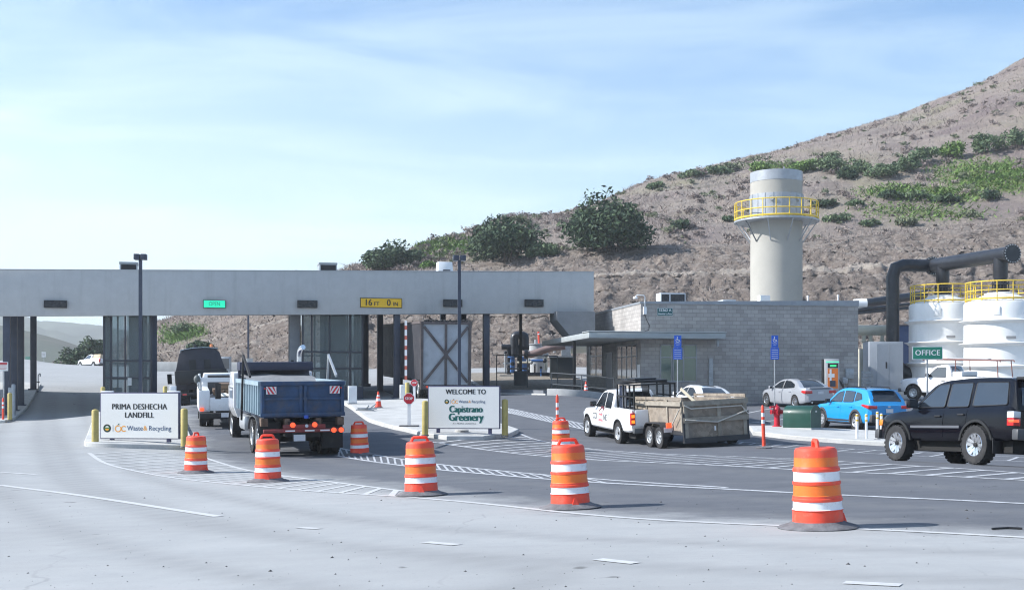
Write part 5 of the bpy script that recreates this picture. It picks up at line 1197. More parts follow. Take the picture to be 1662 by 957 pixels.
pk, pc = pickup('pickup_truck', 'white crew cab pickup with a black rack in its bed, towing the plywood trailer', whitecar_m, (2.52, 2.86), (-.95, 1.05), 1.17, 1.79, .38, 1.63, silver_rim, 'six', tl=red_m)
for sd_ in (1, -1):
    for z_ in (.84, 1.02): lump(pk, 'lit_lamp', mat('lit orange lamp', (1., .22, .02), .3, emit=1.2), -2.905, -2.90, sd_*.79, sd_*.90, z_-.05, z_+.05, 0)
# door lettering and emblem
def side_decal(mb_fn, car, x, z, name, m, par, sd_=1):
    mb = MB(); mb_fn(mb); V = []
    for (u_, y_, v_) in mb.v: xx, zz = x-u_*1, z+v_; V.append((xx, sd_*(car.side(xx, zz)+.012), zz))
    mb.v = V; return mb.build(name, m, par)
side_decal(lambda mb: text_into(mb, 'CO', .31, -.62, 0, bold=.014), pc, .10, .83, 'door_lettering', mat('grey decal', (.13, .14, .15), .5), pk)
side_decal(lambda mb: text_into(mb, 'NE', .31, .48, 0, bold=.014), pc, .10, .83, 'door_lettering', mat('grey decal', (.13, .14, .15), .5), pk)
def emblem(mb):
    for a0, a1, r0, r1 in ((15, 165, .17, .25),):
        n = 12; vs_ = []
        for i in range(n+1): a = R(a0+(a1-a0)*i/n); vs_ += [(r0*math.cos(a), 0, r0*math.sin(a)+.16), (r1*math.cos(a), 0, r1*math.sin(a)+.16)]
        mb.add(vs_, [(2*i, 2*i+1, 2*i+3, 2*i+2) for i in range(n)])
side_decal(emblem, pc, .10, .80, 'door_emblem', mat('dark maroon decal', (.12, .02, .03), .5), pk)
side_decal(lambda mb: (mb.add([(-.22,0,-.12),(.22,0,-.12),(.20,0,.16),(-.20,0,.16)], [(0,1,2,3)]),), pc, .10, .80, 'door_emblem', mat('pale red decal', (.62, .20, .22), .5), pk)
side_decal(lambda mb: (mb.add([(-.16,0,.0),(.16,0,.0),(.05,0,-.2),(-.05,0,-.2)], [(0,1,2,3)]),), pc, .10, .64, 'door_emblem', mat('grey green decal', (.22, .27, .25), .5), pk)
xr, yr = XY(1008, 49); d = dirv(-15); seat(pk, xr+d.x*2.75+.85*math.cos(R(15))+.34, yr+d.y*2.75+.85*math.sin(R(15))-.3, -15)
# black rack of panels standing in the bed
PKM = lambda x, y, z: (x, y, z)
def in_vehicle(v, name, label, cat):      # a thing that rides on a vehicle: same pose, stays top level
    t = thing(name, label, cat); t.location = v.location; t.rotation_euler = v.rotation_euler; return t
t = in_vehicle(pk, 'ladder_rack', 'black steel rack with dark panels standing in the white pickup bed', 'rack')
mb = MB()
for x in (-1.12, -1.7, -2.3, -2.72):
    for y in (.72, -.72): mb.box(x-.025, x+.025, y-.025, y+.025, 1.20, 2.02)
for y in (.72, -.72): mb.beam((-1.09, y, 2.03), (-2.75, y, 2.03), .05, .05); mb.beam((-1.09, y, 1.62), (-2.75, y, 1.62), .04, .04)
for x in (-1.12, -2.72): mb.beam((x, -.72, 2.032), (x, .72, 2.032), .05, .05)
mb.build('frame', black_m, t)
mb = MB(); mb.box(-1.75, -1.15, .62, .66, 1.22, 1.98); mb.build('panel', mat('dark blue glass panel', (.03, .04, .07), .15, coat=.6), t); mb = MB(); mb.box(-1.75, -1.15, -.2, -.16, 1.22, 1.95); mb.build('panel', screen_m, t)
mb = MB(); mb.box(-2.4, -1.1, -.6, .55, 2.07, 2.16); mb.box(-2.2, -1.5, -.3, .5, 2.163, 2.22); mb.build('folded_tarp', black_m, t, bevel=.03)
# plywood-sided trailer
ply = bpy.data.materials.new('weathered strand board'); ply.use_nodes = True
def ply_nodes():
    nt = ply.node_tree; N = nt.nodes.new; L = nt.links.new; b = nt.nodes['Principled BSDF']; tc = N('ShaderNodeTexCoord')
    v = N('ShaderNodeTexVoronoi'); v.inputs['Scale'].default_value = 9; L(tc.outputs['Object'], v.inputs[0]); n = N('ShaderNodeTexNoise'); n.inputs['Scale'].default_value = 1.6; n.inputs['Detail'].default_value = 8; L(tc.outputs['Object'], n.inputs[0])
    r = N('ShaderNodeValToRGB'); L(v.outputs['Color'], r.inputs[0]); r.color_ramp.elements[0].color = (.19, .155, .122, 1); r.color_ramp.elements[1].color = (.33, .28, .225, 1)
    m = N('ShaderNodeMixRGB'); q = N('ShaderNodeMapRange'); q.inputs[1].default_value = .48; q.inputs[2].default_value = .66; q.inputs[4].default_value = .7; L(n.outputs[0], q.inputs[0]); L(q.outputs[0], m.inputs[0]); L(r.outputs[0], m.inputs[1]); m.inputs[2].default_value = (.17, .15, .135, 1); L(m.outputs[0], b.inputs['Base Color']); b.inputs['Roughness'].default_value = .85
ply_nodes()
lumber = mat('weathered lumber', (.29, .26, .215), .85, var=.25, scale=4, dirt=((.18, .16, .14), .55, 3)); trsteel = mat('dark trailer steel', (.03, .032, .036), .6, var=.3)
tr = thing('utility_trailer', 'tandem axle trailer with tall weathered plywood sides behind the white pickup', 'trailer'); LT, WT, Z0, Z1 = 3.8, 1.05, .56, 1.50
mb = MB(); mb.box(-LT/2, LT/2, -WT, WT, Z0-.13, Z0-.003); mb.build('deck', trsteel, tr); mb = MB()
for y in (WT+.01, -WT-.01): mb.beam((-LT/2, y, Z0-.05), (LT/2, y, Z0-.05), .06, .12)
mb.beam((LT/2, .5, Z0-.1), (LT/2+1.25, 0, Z0-.12), .08, .1); mb.beam((LT/2, -.5, Z0-.1), (LT/2+1.25, 0, Z0-.12), .08, .1); mb.build('frame', trsteel, tr)
for sd_ in (1, -1):
    mb = MB(); mb.box(-LT/2+.02, LT/2, sd_*WT-.012, sd_*WT+.012, Z0, Z1); mb.build('side_panel', ply, tr)
    for x in (-LT/2+.06, -.75, .95, LT/2-.06): mb = MB(); mb.box(x-.045, x+.045, sd_*(WT+.035)-.02, sd_*(WT+.035)+.02, Z0-.02, Z1+.02); mb.build('stake', lumber, tr)
    mb = MB(); mb.box(-LT/2, LT/2+.05, sd_*(WT+.08)-.02, sd_*(WT+.08)+.02, Z1-.16, Z1-.03); mb.build('rail_board', lumber, tr); mb = MB(); mb.box(-LT/2, LT/2, sd_*(WT+.02)-.025, sd_*(WT+.02)+.025, Z1+.022, Z1+.12); mb.build('top_board', ply, tr)
    # fender over both wheels
    mb = MB(); rs = []
    for a in np.linspace(0, 1, 15):
        q = R(180*(1-a)); x = (.40 if a > .5 else -.40)+.44*math.cos(q); z = .40+.42*math.sin(q)
        rs.append([(x-.1, sd_*(WT+.03), z), (x-.1, sd_*(WT+.30), z), (x-.1, sd_*(WT+.30), z-.03), (x-.1, sd_*(WT+.03), z-.03)])
    mb.rings(rs); mb.build('fender', trsteel, tr)
    for x in (-.50, .30): wheel(tr, x, sd_*(WT+.27), .345, .21, galv_m, 'steel')
    o = lump(tr, 'tail_light', redlit_m, -1.12, -1.06, sd_*(WT+.06), sd_*(WT+.24), .66, .82, .015)
mb = MB(); mb.box(LT/2-.012, LT/2+.012, -WT, WT, Z0, Z1); mb.build('front_panel', ply, tr)
tg = MB(); tg.box(-LT/2-.03, -LT/2-.005, -WT, WT, Z0-.25, Z1-.06); o = tg.build('tailgate', ply, tr)
for y in (-WT+.06, -.12, WT-.06): mb = MB(); mb.box(-LT/2-.07, -LT/2-.033, y-.06, y+.06, Z0-.2, Z1-.08); mb.build('cleat', lumber, o)
for za in (Z1-.17, Z0+.26): mb = MB(); mb.box(-LT/2-.11, -LT/2-.073, -WT-.04, WT+.04, za, za+.16); mb.build('cross_board', lumber, o)
mb = MB(); mb.box(-LT/2-.12, -LT/2-.034, -WT-.06, WT+.06, Z0-.36, Z0-.20); mb.beam((-LT/2-.06, WT+.03, Z0-.3), (-LT/2-.06, WT+.03, Z0+.55), .05, .06); mb.beam((-LT/2-.06, -WT-.03, Z0-.3), (-LT/2-.06, -WT-.03, Z0+.55), .05, .06); mb.build('gate_frame', trsteel, o)
mb = MB(); mb.tube([(-LT/2-.13, WT+.02, Z1-.14), (-LT/2-.135, WT-.2, Z1-.25), (-LT/2-.135, -WT+.2, Z1-.24), (-LT/2-.13, -WT-.02, Z1-.5)], .02, 6); mb.tube([(-LT/2-.13, WT, Z0+.36), (-LT/2-.145, 0, Z0+.24), (-LT/2-.13, -WT, Z0+.55)], .022, 6); mb.tube([(-1.3, WT+.13, Z0+.2), (-1.9, WT+.13, Z1-.25)], .018, 6); mb.build('strap', mat('pale webbing', (.5, .47, .42), .8), tr)
plate(tr, -1.06, .60, .30, .16, WT+.16); lump(tr, 'label_tag', white_m, -LT/2-.045, -LT/2-.034, .0, .05, Z0-.02, Z0+.12, 0)
xr, yr = XY(1083, 50.5); seat(tr, xr+1.35*math.cos(R(15))-.50, yr+.32, -16)
t = in_vehicle(tr, 'scrap_lumber', 'grey boards and a pale stick poking out of the plywood trailer', 'lumber')
mb = MB()
for i, (x, y, z, a) in enumerate(((1.2,.7,1.42,.1),(1.3,.45,1.48,-.05),(1.1,.2,1.44,.06))): mb.beam((x-.9, y, z-.05), (x+.6, y+a, z+.14), .16, .04)
mb.build('boards', lumber, t); mb = MB(); mb.beam((-.5, .0, 1.4), (-.1, .3, 1.85), .05, .09); mb.build('stick', mat('pale wood', (.6, .54, .42), .8), t)

# ---- parked cars
def car_rav():
    paint = mat('bright blue car paint', (.012, .27, .62), .3, var=.03, coat=1., dirt=((.05, .27, .5), .66, 2)); t = thing('compact_suv', 'bright blue compact suv parked behind the green utility box', 'suv')
    c = Car(t, paint, [(-2.28,.98),(-2.2,1.05),(-1.9,1.09),(0,1.06),(.8,1.03),(1.1,1.0),(1.7,.95),(2.1,.84),(2.25,.68)], [(-2.28,.74),(-2.15,.86),(-1.6,.92),(0,.915),(1.5,.92),(1.95,.86),(2.25,.62)], [(-2.28,.42),(-1.9,.32),(0,.27),(1.9,.28),(2.25,.34)],
            (-1.345, 1.345), .36, .41, [(-2.24,1.03),(-2.05,1.30),(-1.78,1.55),(-1.5,1.62),(-.6,1.67),(0,1.65),(.35,1.56),(1.15,1.0)], .60)
    c.body(); c.under(); c.window([(.80,1.10),(.32,1.46),(-.06,1.53),(-.14,1.10)]); c.window([(-.24,1.10),(-.17,1.54),(-.95,1.52),(-1.02,1.12)]); c.window([(-1.10,1.15),(-1.06,1.50),(-1.42,1.44),(-1.62,1.24)])
    c.glass(.40, 1.08, 'windshield'); c.glass(-2.16, -1.80, 'rear_window', .86); c.panel('door', -.17, .92, .42, 1.0, handle=(.02, .90), hm=paint); c.panel('door', -1.22, -.20, .42, 1.02, handle=(-.98, .92), hm=paint)
    trim = mat('grey plastic cladding', (.055, .055, .06), .6); c.arch_trim(trim, .075, .014); c.mirror(.78, 1.06, black_m)
    for sd_ in (1, -1):
        mb = MB(); rs = [[(x, sd_*(c.side(x, z)+o_), z) for z, o_ in ((.285, .004), (.285, .016), (.42, .016), (.42, .004))] for x in np.linspace(-.92, .92, 7)]; mb.rings(rs); mb.build('sill_cladding', trim, t)
        mb = MB(); mb.prism([(-2.30, .88), (-2.30, 1.0), (-1.86, 1.05), (-1.72, 1.0), (-2.0, .93)], sd_*.52, sd_*.905, 'xz'); mb.build('tail_light', red_m, t, bevel=.01)
        lump(t, 'headlight', clear_m, 1.92, 2.14, sd_*.55, sd_*.80, .72, .82, .02); mb = MB(); mb.tube([(-1.5, sd_*.52, 1.61), (-1.4, sd_*.52, 1.69), (-.1, sd_*.52, 1.71), (.05, sd_*.52, 1.65)], .025, 6); mb.build('roof_rail', black_m, t)
    lump(t, 'rear_bumper', trim, -2.37, -2.05, -.80, .80, .36, .66, .05); plate(t, -2.31, .80, .3, .15); lump(t, 'emblem', chrome_m, -2.295, -2.285, -.06, .06, .93, .98, .004); lump(t, 'front_bumper', trim, 2.05, 2.30, -.7, .7, .32, .52, .05); lump(t, 'spoiler', paint, -2.0, -1.72, -.54, .54, 1.575, 1.605, .01)
    for x in (-1.345, 1.345):
        for y in (.93, -.93): wheel(t, x, y, .36, .23, silver_rim, 'five')
    return t
t = car_rav(); xr, yr = XY(1388, 41.5); d = dirv(-14); seat(t, xr+d.x*1.345+.85, yr+d.y*1.345+.1, -14)
def sedan(label, paint):
    t = thing('sedan', label, 'car')
    c = Car(t, paint, [(-2.34,.90),(-2.28,1.0),(-2.1,1.03),(-1.5,1.02),(-1.2,.97),(0,.95),(.9,.93),(1.2,.90),(1.8,.82),(2.1,.72),(2.26,.55)], [(-2.34,.66),(-2.2,.82),(-1.6,.90),(0,.905),(1.5,.90),(1.95,.82),(2.26,.56)], [(-2.34,.36),(-1.9,.26),(0,.20),(1.9,.20),(2.26,.24)],
            (-1.42, 1.42), .335, .375, [(-1.86,1.0),(-1.45,1.22),(-1.0,1.38),(-.4,1.44),(.1,1.42),(.45,1.32),(1.2,.90)], .56)
    c.body(); c.under(); c.window([(.84,.97),(.36,1.26),(-.02,1.33),(-.10,.97)]); c.window([(-.18,.97),(-.12,1.335),(-.62,1.325),(-1.12,1.18),(-1.22,1.03)])
    c.glass(.44, 1.10, 'windshield', .88); c.glass(-1.80, -1.05, 'rear_window', .86)
    mb = MB(); rs = [[(x, c.wr*f*.9, c.gtop(x, abs(f)*.9)+.006) for f in (-1, -.5, 0, .5, 1)] for x in np.linspace(-.9, .25, 7)]; mb.rings(rs, False, False); mb.build('sunroof', glass_m, t)
    c.panel('door', -.14, .96, .32, .90, handle=(.05, .80), hm=paint); c.panel('door', -1.18, -.17, .32, .92, handle=(-.95, .82), hm=paint); c.mirror(.86, .93, paint)
    for sd_ in (1, -1):
        mb = MB(); mb.prism([(-2.37,.76),(-2.36,.90),(-2.05,.91),(-1.92,.84),(-2.1,.78)], sd_*.46, sd_*.855, 'xz'); mb.build('tail_light', red_m, t, bevel=.012); lump(t, 'headlight', clear_m, 1.9, 2.14, sd_*.50, sd_*.74, .60, .70, .03)
    plate(t, -2.35, .80, .30, .14); lump(t, 'diffuser', black_m, -2.37, -2.1, -.55, .55, .27, .42, .03); lump(t, 'trunk_spoiler', paint, -2.34, -2.18, -.6, .6, 1.015, 1.045, .01)
    for sd_ in (1, -1): mb = MB(); mb.tube([(-2.2, sd_*.5, .33), (-2.40, sd_*.5, .33)], .045, 10); mb.build('exhaust_tip', chrome_m, t)
    for x in (-1.42, 1.42):
        for y in (.92, -.92): wheel(t, x, y, .335, .23, mach_m, 'ten')
    return t
t = sedan('silver sedan with dark glass roof parked against the office wall', mat('silver car paint', (.42, .44, .48), .28, .3, var=.02, coat=1)); xr, yr = XY(1292, 33); d = dirv(-17); seat(t, xr+d.x*1.42+.75, yr+d.y*1.42+.1, -17)
t = sedan('white sedan mostly hidden behind the plywood trailer', whitecar_m); xr, yr = XY(1138, 37.5); seat(t, xr, yr, -11)
# ---- white work pickup with lumber rack
wk, wc = pickup('work_pickup', 'white regular cab work pickup with a reddish lumber rack in front of the white tanks', whitecar_m, (2.75, 3.0), (-.30, 1.25), 1.28, 1.95, .40, 1.80, silver_rim, 'steel', crew=False)
d = dirv(-42); xr, yr = XY(1476, 30); seat(wk, xr-d.x*1.80+.9, yr-d.y*1.80+.7, -42)
t = in_vehicle(wk, 'lumber_rack', 'reddish steel lumber rack standing over the bed and cab of the white work pickup', 'rack'); rackm = mat('reddish rack paint', (.20, .085, .07), .6, var=.2); mb = MB()
for x in (-.55, -2.9):
    for y in (.80, -.80): mb.rod((x, y, 1.32), (x*.97, y*.95, 2.20), .03, n=6)
for y in (.76, -.76): mb.tube([(1.35, y, 2.18), (1.2, y, 2.22), (-2.95, y, 2.22), (-3.0, y, 2.15)], .035, 6)
for x in (1.2, .3, -.55, -1.4, -2.2, -2.85): mb.rod((x, -.76, 2.22), (x, .76, 2.22), .03, n=6)
mb.build('frame', rackm, t); mb = MB(); mb.box(-1.9, .4, -.45, -.1, 2.26, 2.31); mb.build('ladder', alu_m, t)
lump(wk, 'tool_box', white_m, -.95, -.42, -.84, .84, 1.345, 1.60, .02)
# ---- far white pickup on the road crest
fp, fc = pickup('far_pickup', 'small white pickup with a tan load far away on the road crest', whitecar_m, (2.45, 2.75), (-.75, .95), 1.15, 1.72, .36, 1.55, silver_rim, 'steel', crew=False); xr, yr = XY(151, 13.6); seat(fp, xr, yr, -48)
t = in_vehicle(fp, 'cargo_box', 'tan box riding in the bed of the far white pickup', 'box'); mb = MB(); mb.box(-2.6, -1.0, -.75, .75, 1.20, 1.68); mb.build('carton', mat('tan board', (.5, .40, .28), .8), t, bevel=.02); mb = MB(); mb.box(-2.603, -2.601, -.5, .5, 1.3, 1.6); mb.build('tape', mat('pale tape', (.6, .55, .45), .6), t)
# ------------------------------------------------------------------ heavy vehicles in the lanes
def px_seat(t, px, s, az, lx=2., ly=1.): X, Y = XY(px, s); seat(t, X, Y, az, lx, ly)
bluebin = mat('scuffed blue container paint', (.024, .060, .135), .6, var=.3, scale=3, dirt=((.085, .08, .08), .50, 2.2)); palebin = mat('pale blue container side', (.25, .33, .38), .6, var=.15, dirt=((.2, .2, .2), .6, 2))
truckred = mat('dull red chassis paint', (.22, .03, .03), .6, var=.3, dirt=((.06, .05, .05), .5, 3)); chas = mat('black chassis', (.018, .018, .02), .7, var=.3, dirt=((.07, .065, .06), .56, 3))
dt = thing('dump_truck', 'blue steel tipper truck with red and white chevrons on its tailgate, brake lamps lit', 'dump truck')
W = 1.17; ZB0, ZB1 = 1.22, 2.20                       # container floor and rim
mb = MB(); mb.box(-4.4, 4.0, -.45, -.28, .78, 1.06); mb.box(-4.4, 4.0, .28, .45, .78, 1.06)
for x in (-3.6, -2.2, -.8, .8, 2.4): mb.box(x-.08, x+.08, -.277, .277, .82, 1.0)
mb.build('chassis', chas, dt)
for sd_ in (1, -1):                                   # container walls with ribs
    mb = MB(); mb.box(-4.2, 1.6, sd_*W-.03, sd_*W+.03, ZB0, ZB1); o = mb.build('container_side', palebin, dt)
    mb = MB()
    for x in np.arange(-3.95, 1.6, .42): mb.box(x-.05, x+.05, *sorted((sd_*(W+.035), sd_*(W+.11))), ZB0+.03, ZB1-.10)
    mb.build('rib', palebin, o); mb = MB(); mb.box(-4.2, 1.6, *sorted((sd_*(W-.06), sd_*(W+.12))), ZB1-.097, ZB1+.03); mb.build('rim', palebin, o)
mb = MB(); mb.box(-4.2, 1.6, -W+.035, W-.035, ZB0-.06, ZB0); mb.build('container_floor', bluebin, dt)
tgo = MB(); tgo.box(-4.27, -4.21, -W-.06, W+.06, ZB0-.03, ZB1); tgo = tgo.build('tailgate', bluebin, dt, bevel=.01)
mb = MB(); mb.box(-4.34, -4.275, -W-.07, W+.07, ZB1-.09, ZB1+.03); mb.box(-4.33, -4.275, -W-.07, W+.07, ZB0-.02, ZB0+.09); mb.box(-4.325, -4.275, -W-.05, W+.05, ZB0+.46, ZB0+.53)
for y in (-W, -.07, .07, W): mb.box(-4.332, -4.276, y-.045, y+.045, ZB0+.095, ZB1-.095)
mb.build('gate_frame', bluebin, tgo, bevel=.006)
mb = MB(); mb.lathe([(.02, -.05), (.07, -.04), (.07, .05)], 10, (-4.34, -.08, ZB0-.04)); mb.build('latch', mat('bright blue latch', (.03, .10, .5), .4), tgo)
chev_r, chev_w = mat('red reflective stripe', (.62, .03, .05), .4), mat('white reflective stripe', (.78, .78, .78), .4)
for y, k in ((.93, 1), (-.93, -1)):
    mb = MB(); mb.box(-4.352, -4.345, y-.15, y+.15, 1.86, 2.08, 0)
    for i in range(-2, 3):
        a = i*.13; P4 = [(y+k*(a-.10), 1.865), (y+k*(a-.035), 1.865), (y+k*(a+.115), 2.075), (y+k*(a+.05), 2.075)]
        P4 = [(min(max(q[0], y-.15), y+.15), q[1]) for q in P4]; mb.add([(-4.354, q[0], q[1]) for q in P4], [(0,1,2,3)], 1)
    mb.build('chevron_plate', [chev_w, chev_r], tgo)
    mb = MB(); mb.box(-4.35, -4.345, y+k*.17, y+k*.21, 2.0, 2.05); mb.build('reflector', red_m, tgo)
mb = MB(); rs = []
for x in np.linspace(-4.1, 1.55, 20):
    rs.append([(x, y, ZB1-.10+.04*math.cos(y/W*1.4)+.035*fbm(x*1.3, y*1.3, 2.2, 3)+(.25 if x > 0 else .04)*max(0, (x+2)/3.5)) for y in np.linspace(-W+.04, W-.04, 12)])
mb.rings(rs, False, False); mb.build('tarp', mat('dusty grey tarp', (.20, .205, .215), .8, var=.25), dt)
mb = MB(); mb.box(1.62, 1.75, -1.2, 1.2, ZB0, 2.72); mb.box(.95, 1.75, -1.22, 1.22, 2.50, 2.78); mb.build('bed_front_board', mat('dark blue tarp housing', (.025, .03, .06), .5), dt, bevel=.03)
for sd_ in (1, -1):                                   # tarp bows: inverted V
    mb = MB(); y = sd_*1.36; mb.beam((-.6, y, .95), (-1.15, y*.99, 3.0), .06, .09); mb.beam((-1.15, y*.99, 3.0), (-2.6, y*.97, 2.35), .06, .08); mb.build('tarp_arm', alu_m if sd_ < 0 else chas, dt)
cabm = whitecar_m
mb = MB(); mb.rings([[(x, s_*y, z) for s_, y, z in ((1,1.2,.9),(1,1.33,1.25),(1,1.33,1.95),(1,zt*.4+.36,zt),(-1,zt*.4+.36,zt),(-1,1.33,1.95),(-1,1.33,1.25),(-1,1.2,.9))] for x, zt in ((1.85,2.38),(1.9,2.45),(2.9,2.45),(3.2,2.30),(3.45,2.1))])
mb.build('cab', cabm, dt, bevel=.03)
mb = MB(); mb.rings([[(x, s_*y, z) for s_, y, z in ((1,.75,.75),(1,.80,1.3),(1,.62,zt),(-1,.62,zt),(-1,.80,1.3),(-1,.75,.75))] for x, zt in ((3.3,1.75),(4.3,1.62),(4.6,1.4))]); mb.build('hood', cabm, dt, bevel=.03)
for sd_ in (1, -1):
    lump(dt, 'window', glass_m, 2.1, 3.0, sd_*1.328, sd_*1.338, 1.55, 1.92, 0)
    mb = MB(); mb.beam((3.1, sd_*1.32, 2.0), (3.15, sd_*1.7, 2.0), .03, .03); mb.box(3.08, 3.14, *sorted((sd_*1.62, sd_*1.82)), 1.5, 2.05); mb.build('mirror', chas, dt, bevel=.02)
    mb = MB(); rs = []                                # front fender
    for a in np.linspace(-.2, 3.3, 14): rs.append([(3.75+.66*math.cos(a), sd_*yy, .52+.62*math.sin(a)+dz) for yy, dz in ((.82, 0), (1.24, 0), (1.24, -.04), (.82, -.04))])
    mb.rings(rs); mb.build('fender', chas, dt)
    mb = MB(); rs = []                                # rear fenders over each tandem wheel
    for a in np.linspace(.15, 3.0, 12): rs.append([(-2.55+1.22*math.cos(a)*.98, sd_*yy, .52+.66*math.sin(a)**.6+dz) for yy, dz in ((.72, 0), (1.25, 0), (1.25, -.03), (.72, -.03))])
    mb.rings(rs); mb.build('fender', mat('dark bright fender', (.12, .125, .14), .3, .6), dt)
    lump(dt, 'mud_flap', chas, -3.95, -3.93, sd_*.62, sd_*1.24, .22, 1.02, .004)
    lump(dt, 'fuel_tank', alu_m, .2, 1.5, sd_*.75, sd_*1.2, .55, 1.05, .12)
    for x in (-3.2, -1.95):
        for yy in (1.22, .90): wheel(dt, x, sd_*yy, .52, .28, alu_m, 'truck')
    wheel(dt, 3.75, sd_*1.22, .52, .30, alu_m, 'truck')
    o = lump(dt, 'container_pocket', rust_m, -4.26, -3.9, sd_*1.02, sd_*1.22, .92, ZB0-.065, .01); lump(dt, 'roller', rust_m, -4.3, -4.0, sd_*.38, sd_*.54, .88, 1.14, .02)
lump(dt, 'rear_bar', truckred, -4.52, -4.40, -1.18, 1.18, .74, .84, .01); lump(dt, 'rear_bar', truckred, -4.50, -4.402, -.62, .62, .845, .97, .01)
mb = MB(); mb.box(-4.3, -1, -.5, .5, .6, .78); mb.rod((-3.2, -1, .52), (-3.2, 1, .52), .12); mb.rod((-1.95, -1, .52), (-1.95, 1, .52), .12); mb.build('axle', chas, dt)
for y in (.34, -.30, -.86, -1.08):
    mb = MB(); x, z = (-4.53, .79) if abs(y) > .6 else (-4.515, .96); mb.lathe([(.075, 0), (.075, -.03), (.03, -.045)], 14, (x, y, z), 'x'); mb.lathe([(.075, 0), (.075, .02)], 14, (x, y, z), 'x'); mb.build('tail_light', redlit_m, dt)
mb = MB(); mb.lathe([(.05, 0), (.05, -.03)], 10, (-4.515, -.06, .93), 'x'); mb.build('reverse_lamp', clear_m, dt); plate(dt, -4.46, .58, .34, .19, .14); lump(dt, 'plate_bracket', chas, -4.45, -4.42, -.06, .34, .48, .75, 0)
for y in (-.15, .42, -.6): lump(dt, 'reflector_tape', chev_w, -4.53, -4.522, y-.14, y+.14, .77, .81, 0)
mb = MB(); mb.tube([(1.78, -.88, .9), (1.78, -.88, 2.95)]+arc(Vector((1.78, -.88, 2.95)), Vector((1.78, -.88, 3.25)), Vector((1.5, -.98, 3.28)), 6), .085, 14); mb.build('exhaust_stack', chrome_m, dt)
px_seat(dt, 482, 53.0, -19, 3, 1); dt.location.x += -.95; dt.location.y += 2.6
dt.location.z = gz(dt.location.x, dt.location.y)+.0

ut = thing('service_truck', 'white service body truck loaded with pipes and debris, left of the blue tipper', 'truck'); whitework = mat('white work paint', (.72, .74, .76), .4, var=.04, dirt=((.45, .44, .42), .6, 2))
lump(ut, 'chassis', chas, -2.7, 2.6, -.4, .4, .5, .72, 0)
for sd_ in (1, -1):
    mb = MB(); mb.box(-2.7, .3, *sorted((sd_*.66, sd_*1.06)), .62, 1.42); o = mb.build('side_locker', whitework, ut, bevel=.015)
    for x in (-2.3, -1.45, -.6): lump(o, 'locker_door', whitework, x-.36, x+.36, sd_*1.062, sd_*1.075, .68, 1.36, .004)
    mb = MB(); mb.tube([(-2.6, sd_*.98, 1.42), (-2.6, sd_*.98, 1.80), (-2.45, sd_*.98, 1.87), (.9, sd_*.98, 1.87), (1.1, sd_*.95, 1.75)], .035, 8); mb.rod((-.4, sd_*.98, 1.42), (-.4, sd_*.98, 1.87), .03); mb.build('rack_rail', alu_m, ut)
    lump(ut, 'mud_flap', chas, -2.2, -2.18, sd_*.66, sd_*1.02, .2, .6, 0)
    for x in (-1.5,):
        for yy in (1.02, .74): wheel(ut, x, sd_*yy, .39, .24, silver_rim, 'steel')
    wheel(ut, 2.0, sd_*1.0, .39, .25, silver_rim, 'steel')
lump(ut, 'bed_front_board', mat('dark bed backing', (.05, .052, .058), .6), .27, .33, -.65, .65, .9, 1.86, 0); lump(ut, 'tailgate', whitework, -2.74, -2.68, -.65, .65, .66, 1.16, .012); lump(ut, 'rear_bumper', chas, -3.0, -2.72, -1.04, 1.04, .40, .60, .015)  # dark board at bed front added to stand in for the bed's shaded inside
mb = MB(); mb.beam((-2.6, -.97, 1.82), (-2.6, .97, 1.82), .06, .16); mb.build('cross_bar', whitework, ut)
lump(ut, 'tail_light', redlit_m, -2.76, -2.71, .88, 1.02, .66, .78, .01); lump(ut, 'reverse_lamp', clear_m, -2.75, -2.71, .70, .80, .66, .76, .01); lump(ut, 'tail_light', red_m, -2.76, -2.745, -.60, -.42, .92, 1.06, .005)
plate(ut, -3.01, .52, .32, .16, .1)
mb = MB(); mb.box(.35, 1.75, -.95, .95, .6, 1.35); mb.hexa([(.4,-.9,1.353),(1.75,-.9,1.353),(1.75,.9,1.353),(.4,.9,1.353),(.5,-.78,1.92),(1.2,-.78,1.92),(1.2,.78,1.92),(.5,.78,1.92)]); mb.box(1.752, 2.75, -.9, .9, .6, 1.25); mb.build('cab', whitework, ut, bevel=.03); lump(ut, 'rear_window', glass_m, .40, .46, -.6, .6, 1.45, 1.8, 0)
mb = MB(); mb.tube([(-2.62, 1.02, 1.42), (-2.72, 1.1, 1.65), (-2.6, 1.0, 2.06)], .025, 6); mb.build('vise_arm', alu_m, ut); mb = MB(); mb.ball((-2.6, 1.12, 1.85), .16, 10, sq=(1, .8, 1)); mb.build('reel', mat('dark grey reel', (.09, .1, .1), .6), ut)
px_seat(ut, 368, 43.0, -15.5, 2, 1); ut.location.x += -.75+.08; ut.location.y += 2.6; ut.location.z = gz(ut.location.x, ut.location.y)
t = in_vehicle(ut, 'load_of_debris', 'white sacks, boards and crates heaped in the service truck bed', 'load')
mb = MB(); rs = []
for x in np.linspace(-2.6, .2, 16): rs.append([(x, y, 1.02+.22*max(0, math.cos(y*2.2))+.16*fbm(x*2.2, y*2.2, 6.1, 4)) for y in np.linspace(-.64, .64, 14)])
mb.rings(rs, False, False); mb.build('sacks', mat('dirty white sacks', (.55, .54, .50), .9, var=.3, scale=5), t)
mb = MB()
for x, y, z in ((-1.6,.3,1.2),(-1.6,-.15,1.2),(-1.6,.05,1.42)): mb.box(x-.1, x+.9, y-.2, y+.2, z, z+.2)
mb.build('crate', mat('brown crate wood', (.17, .11, .075), .85, var=.3), t)
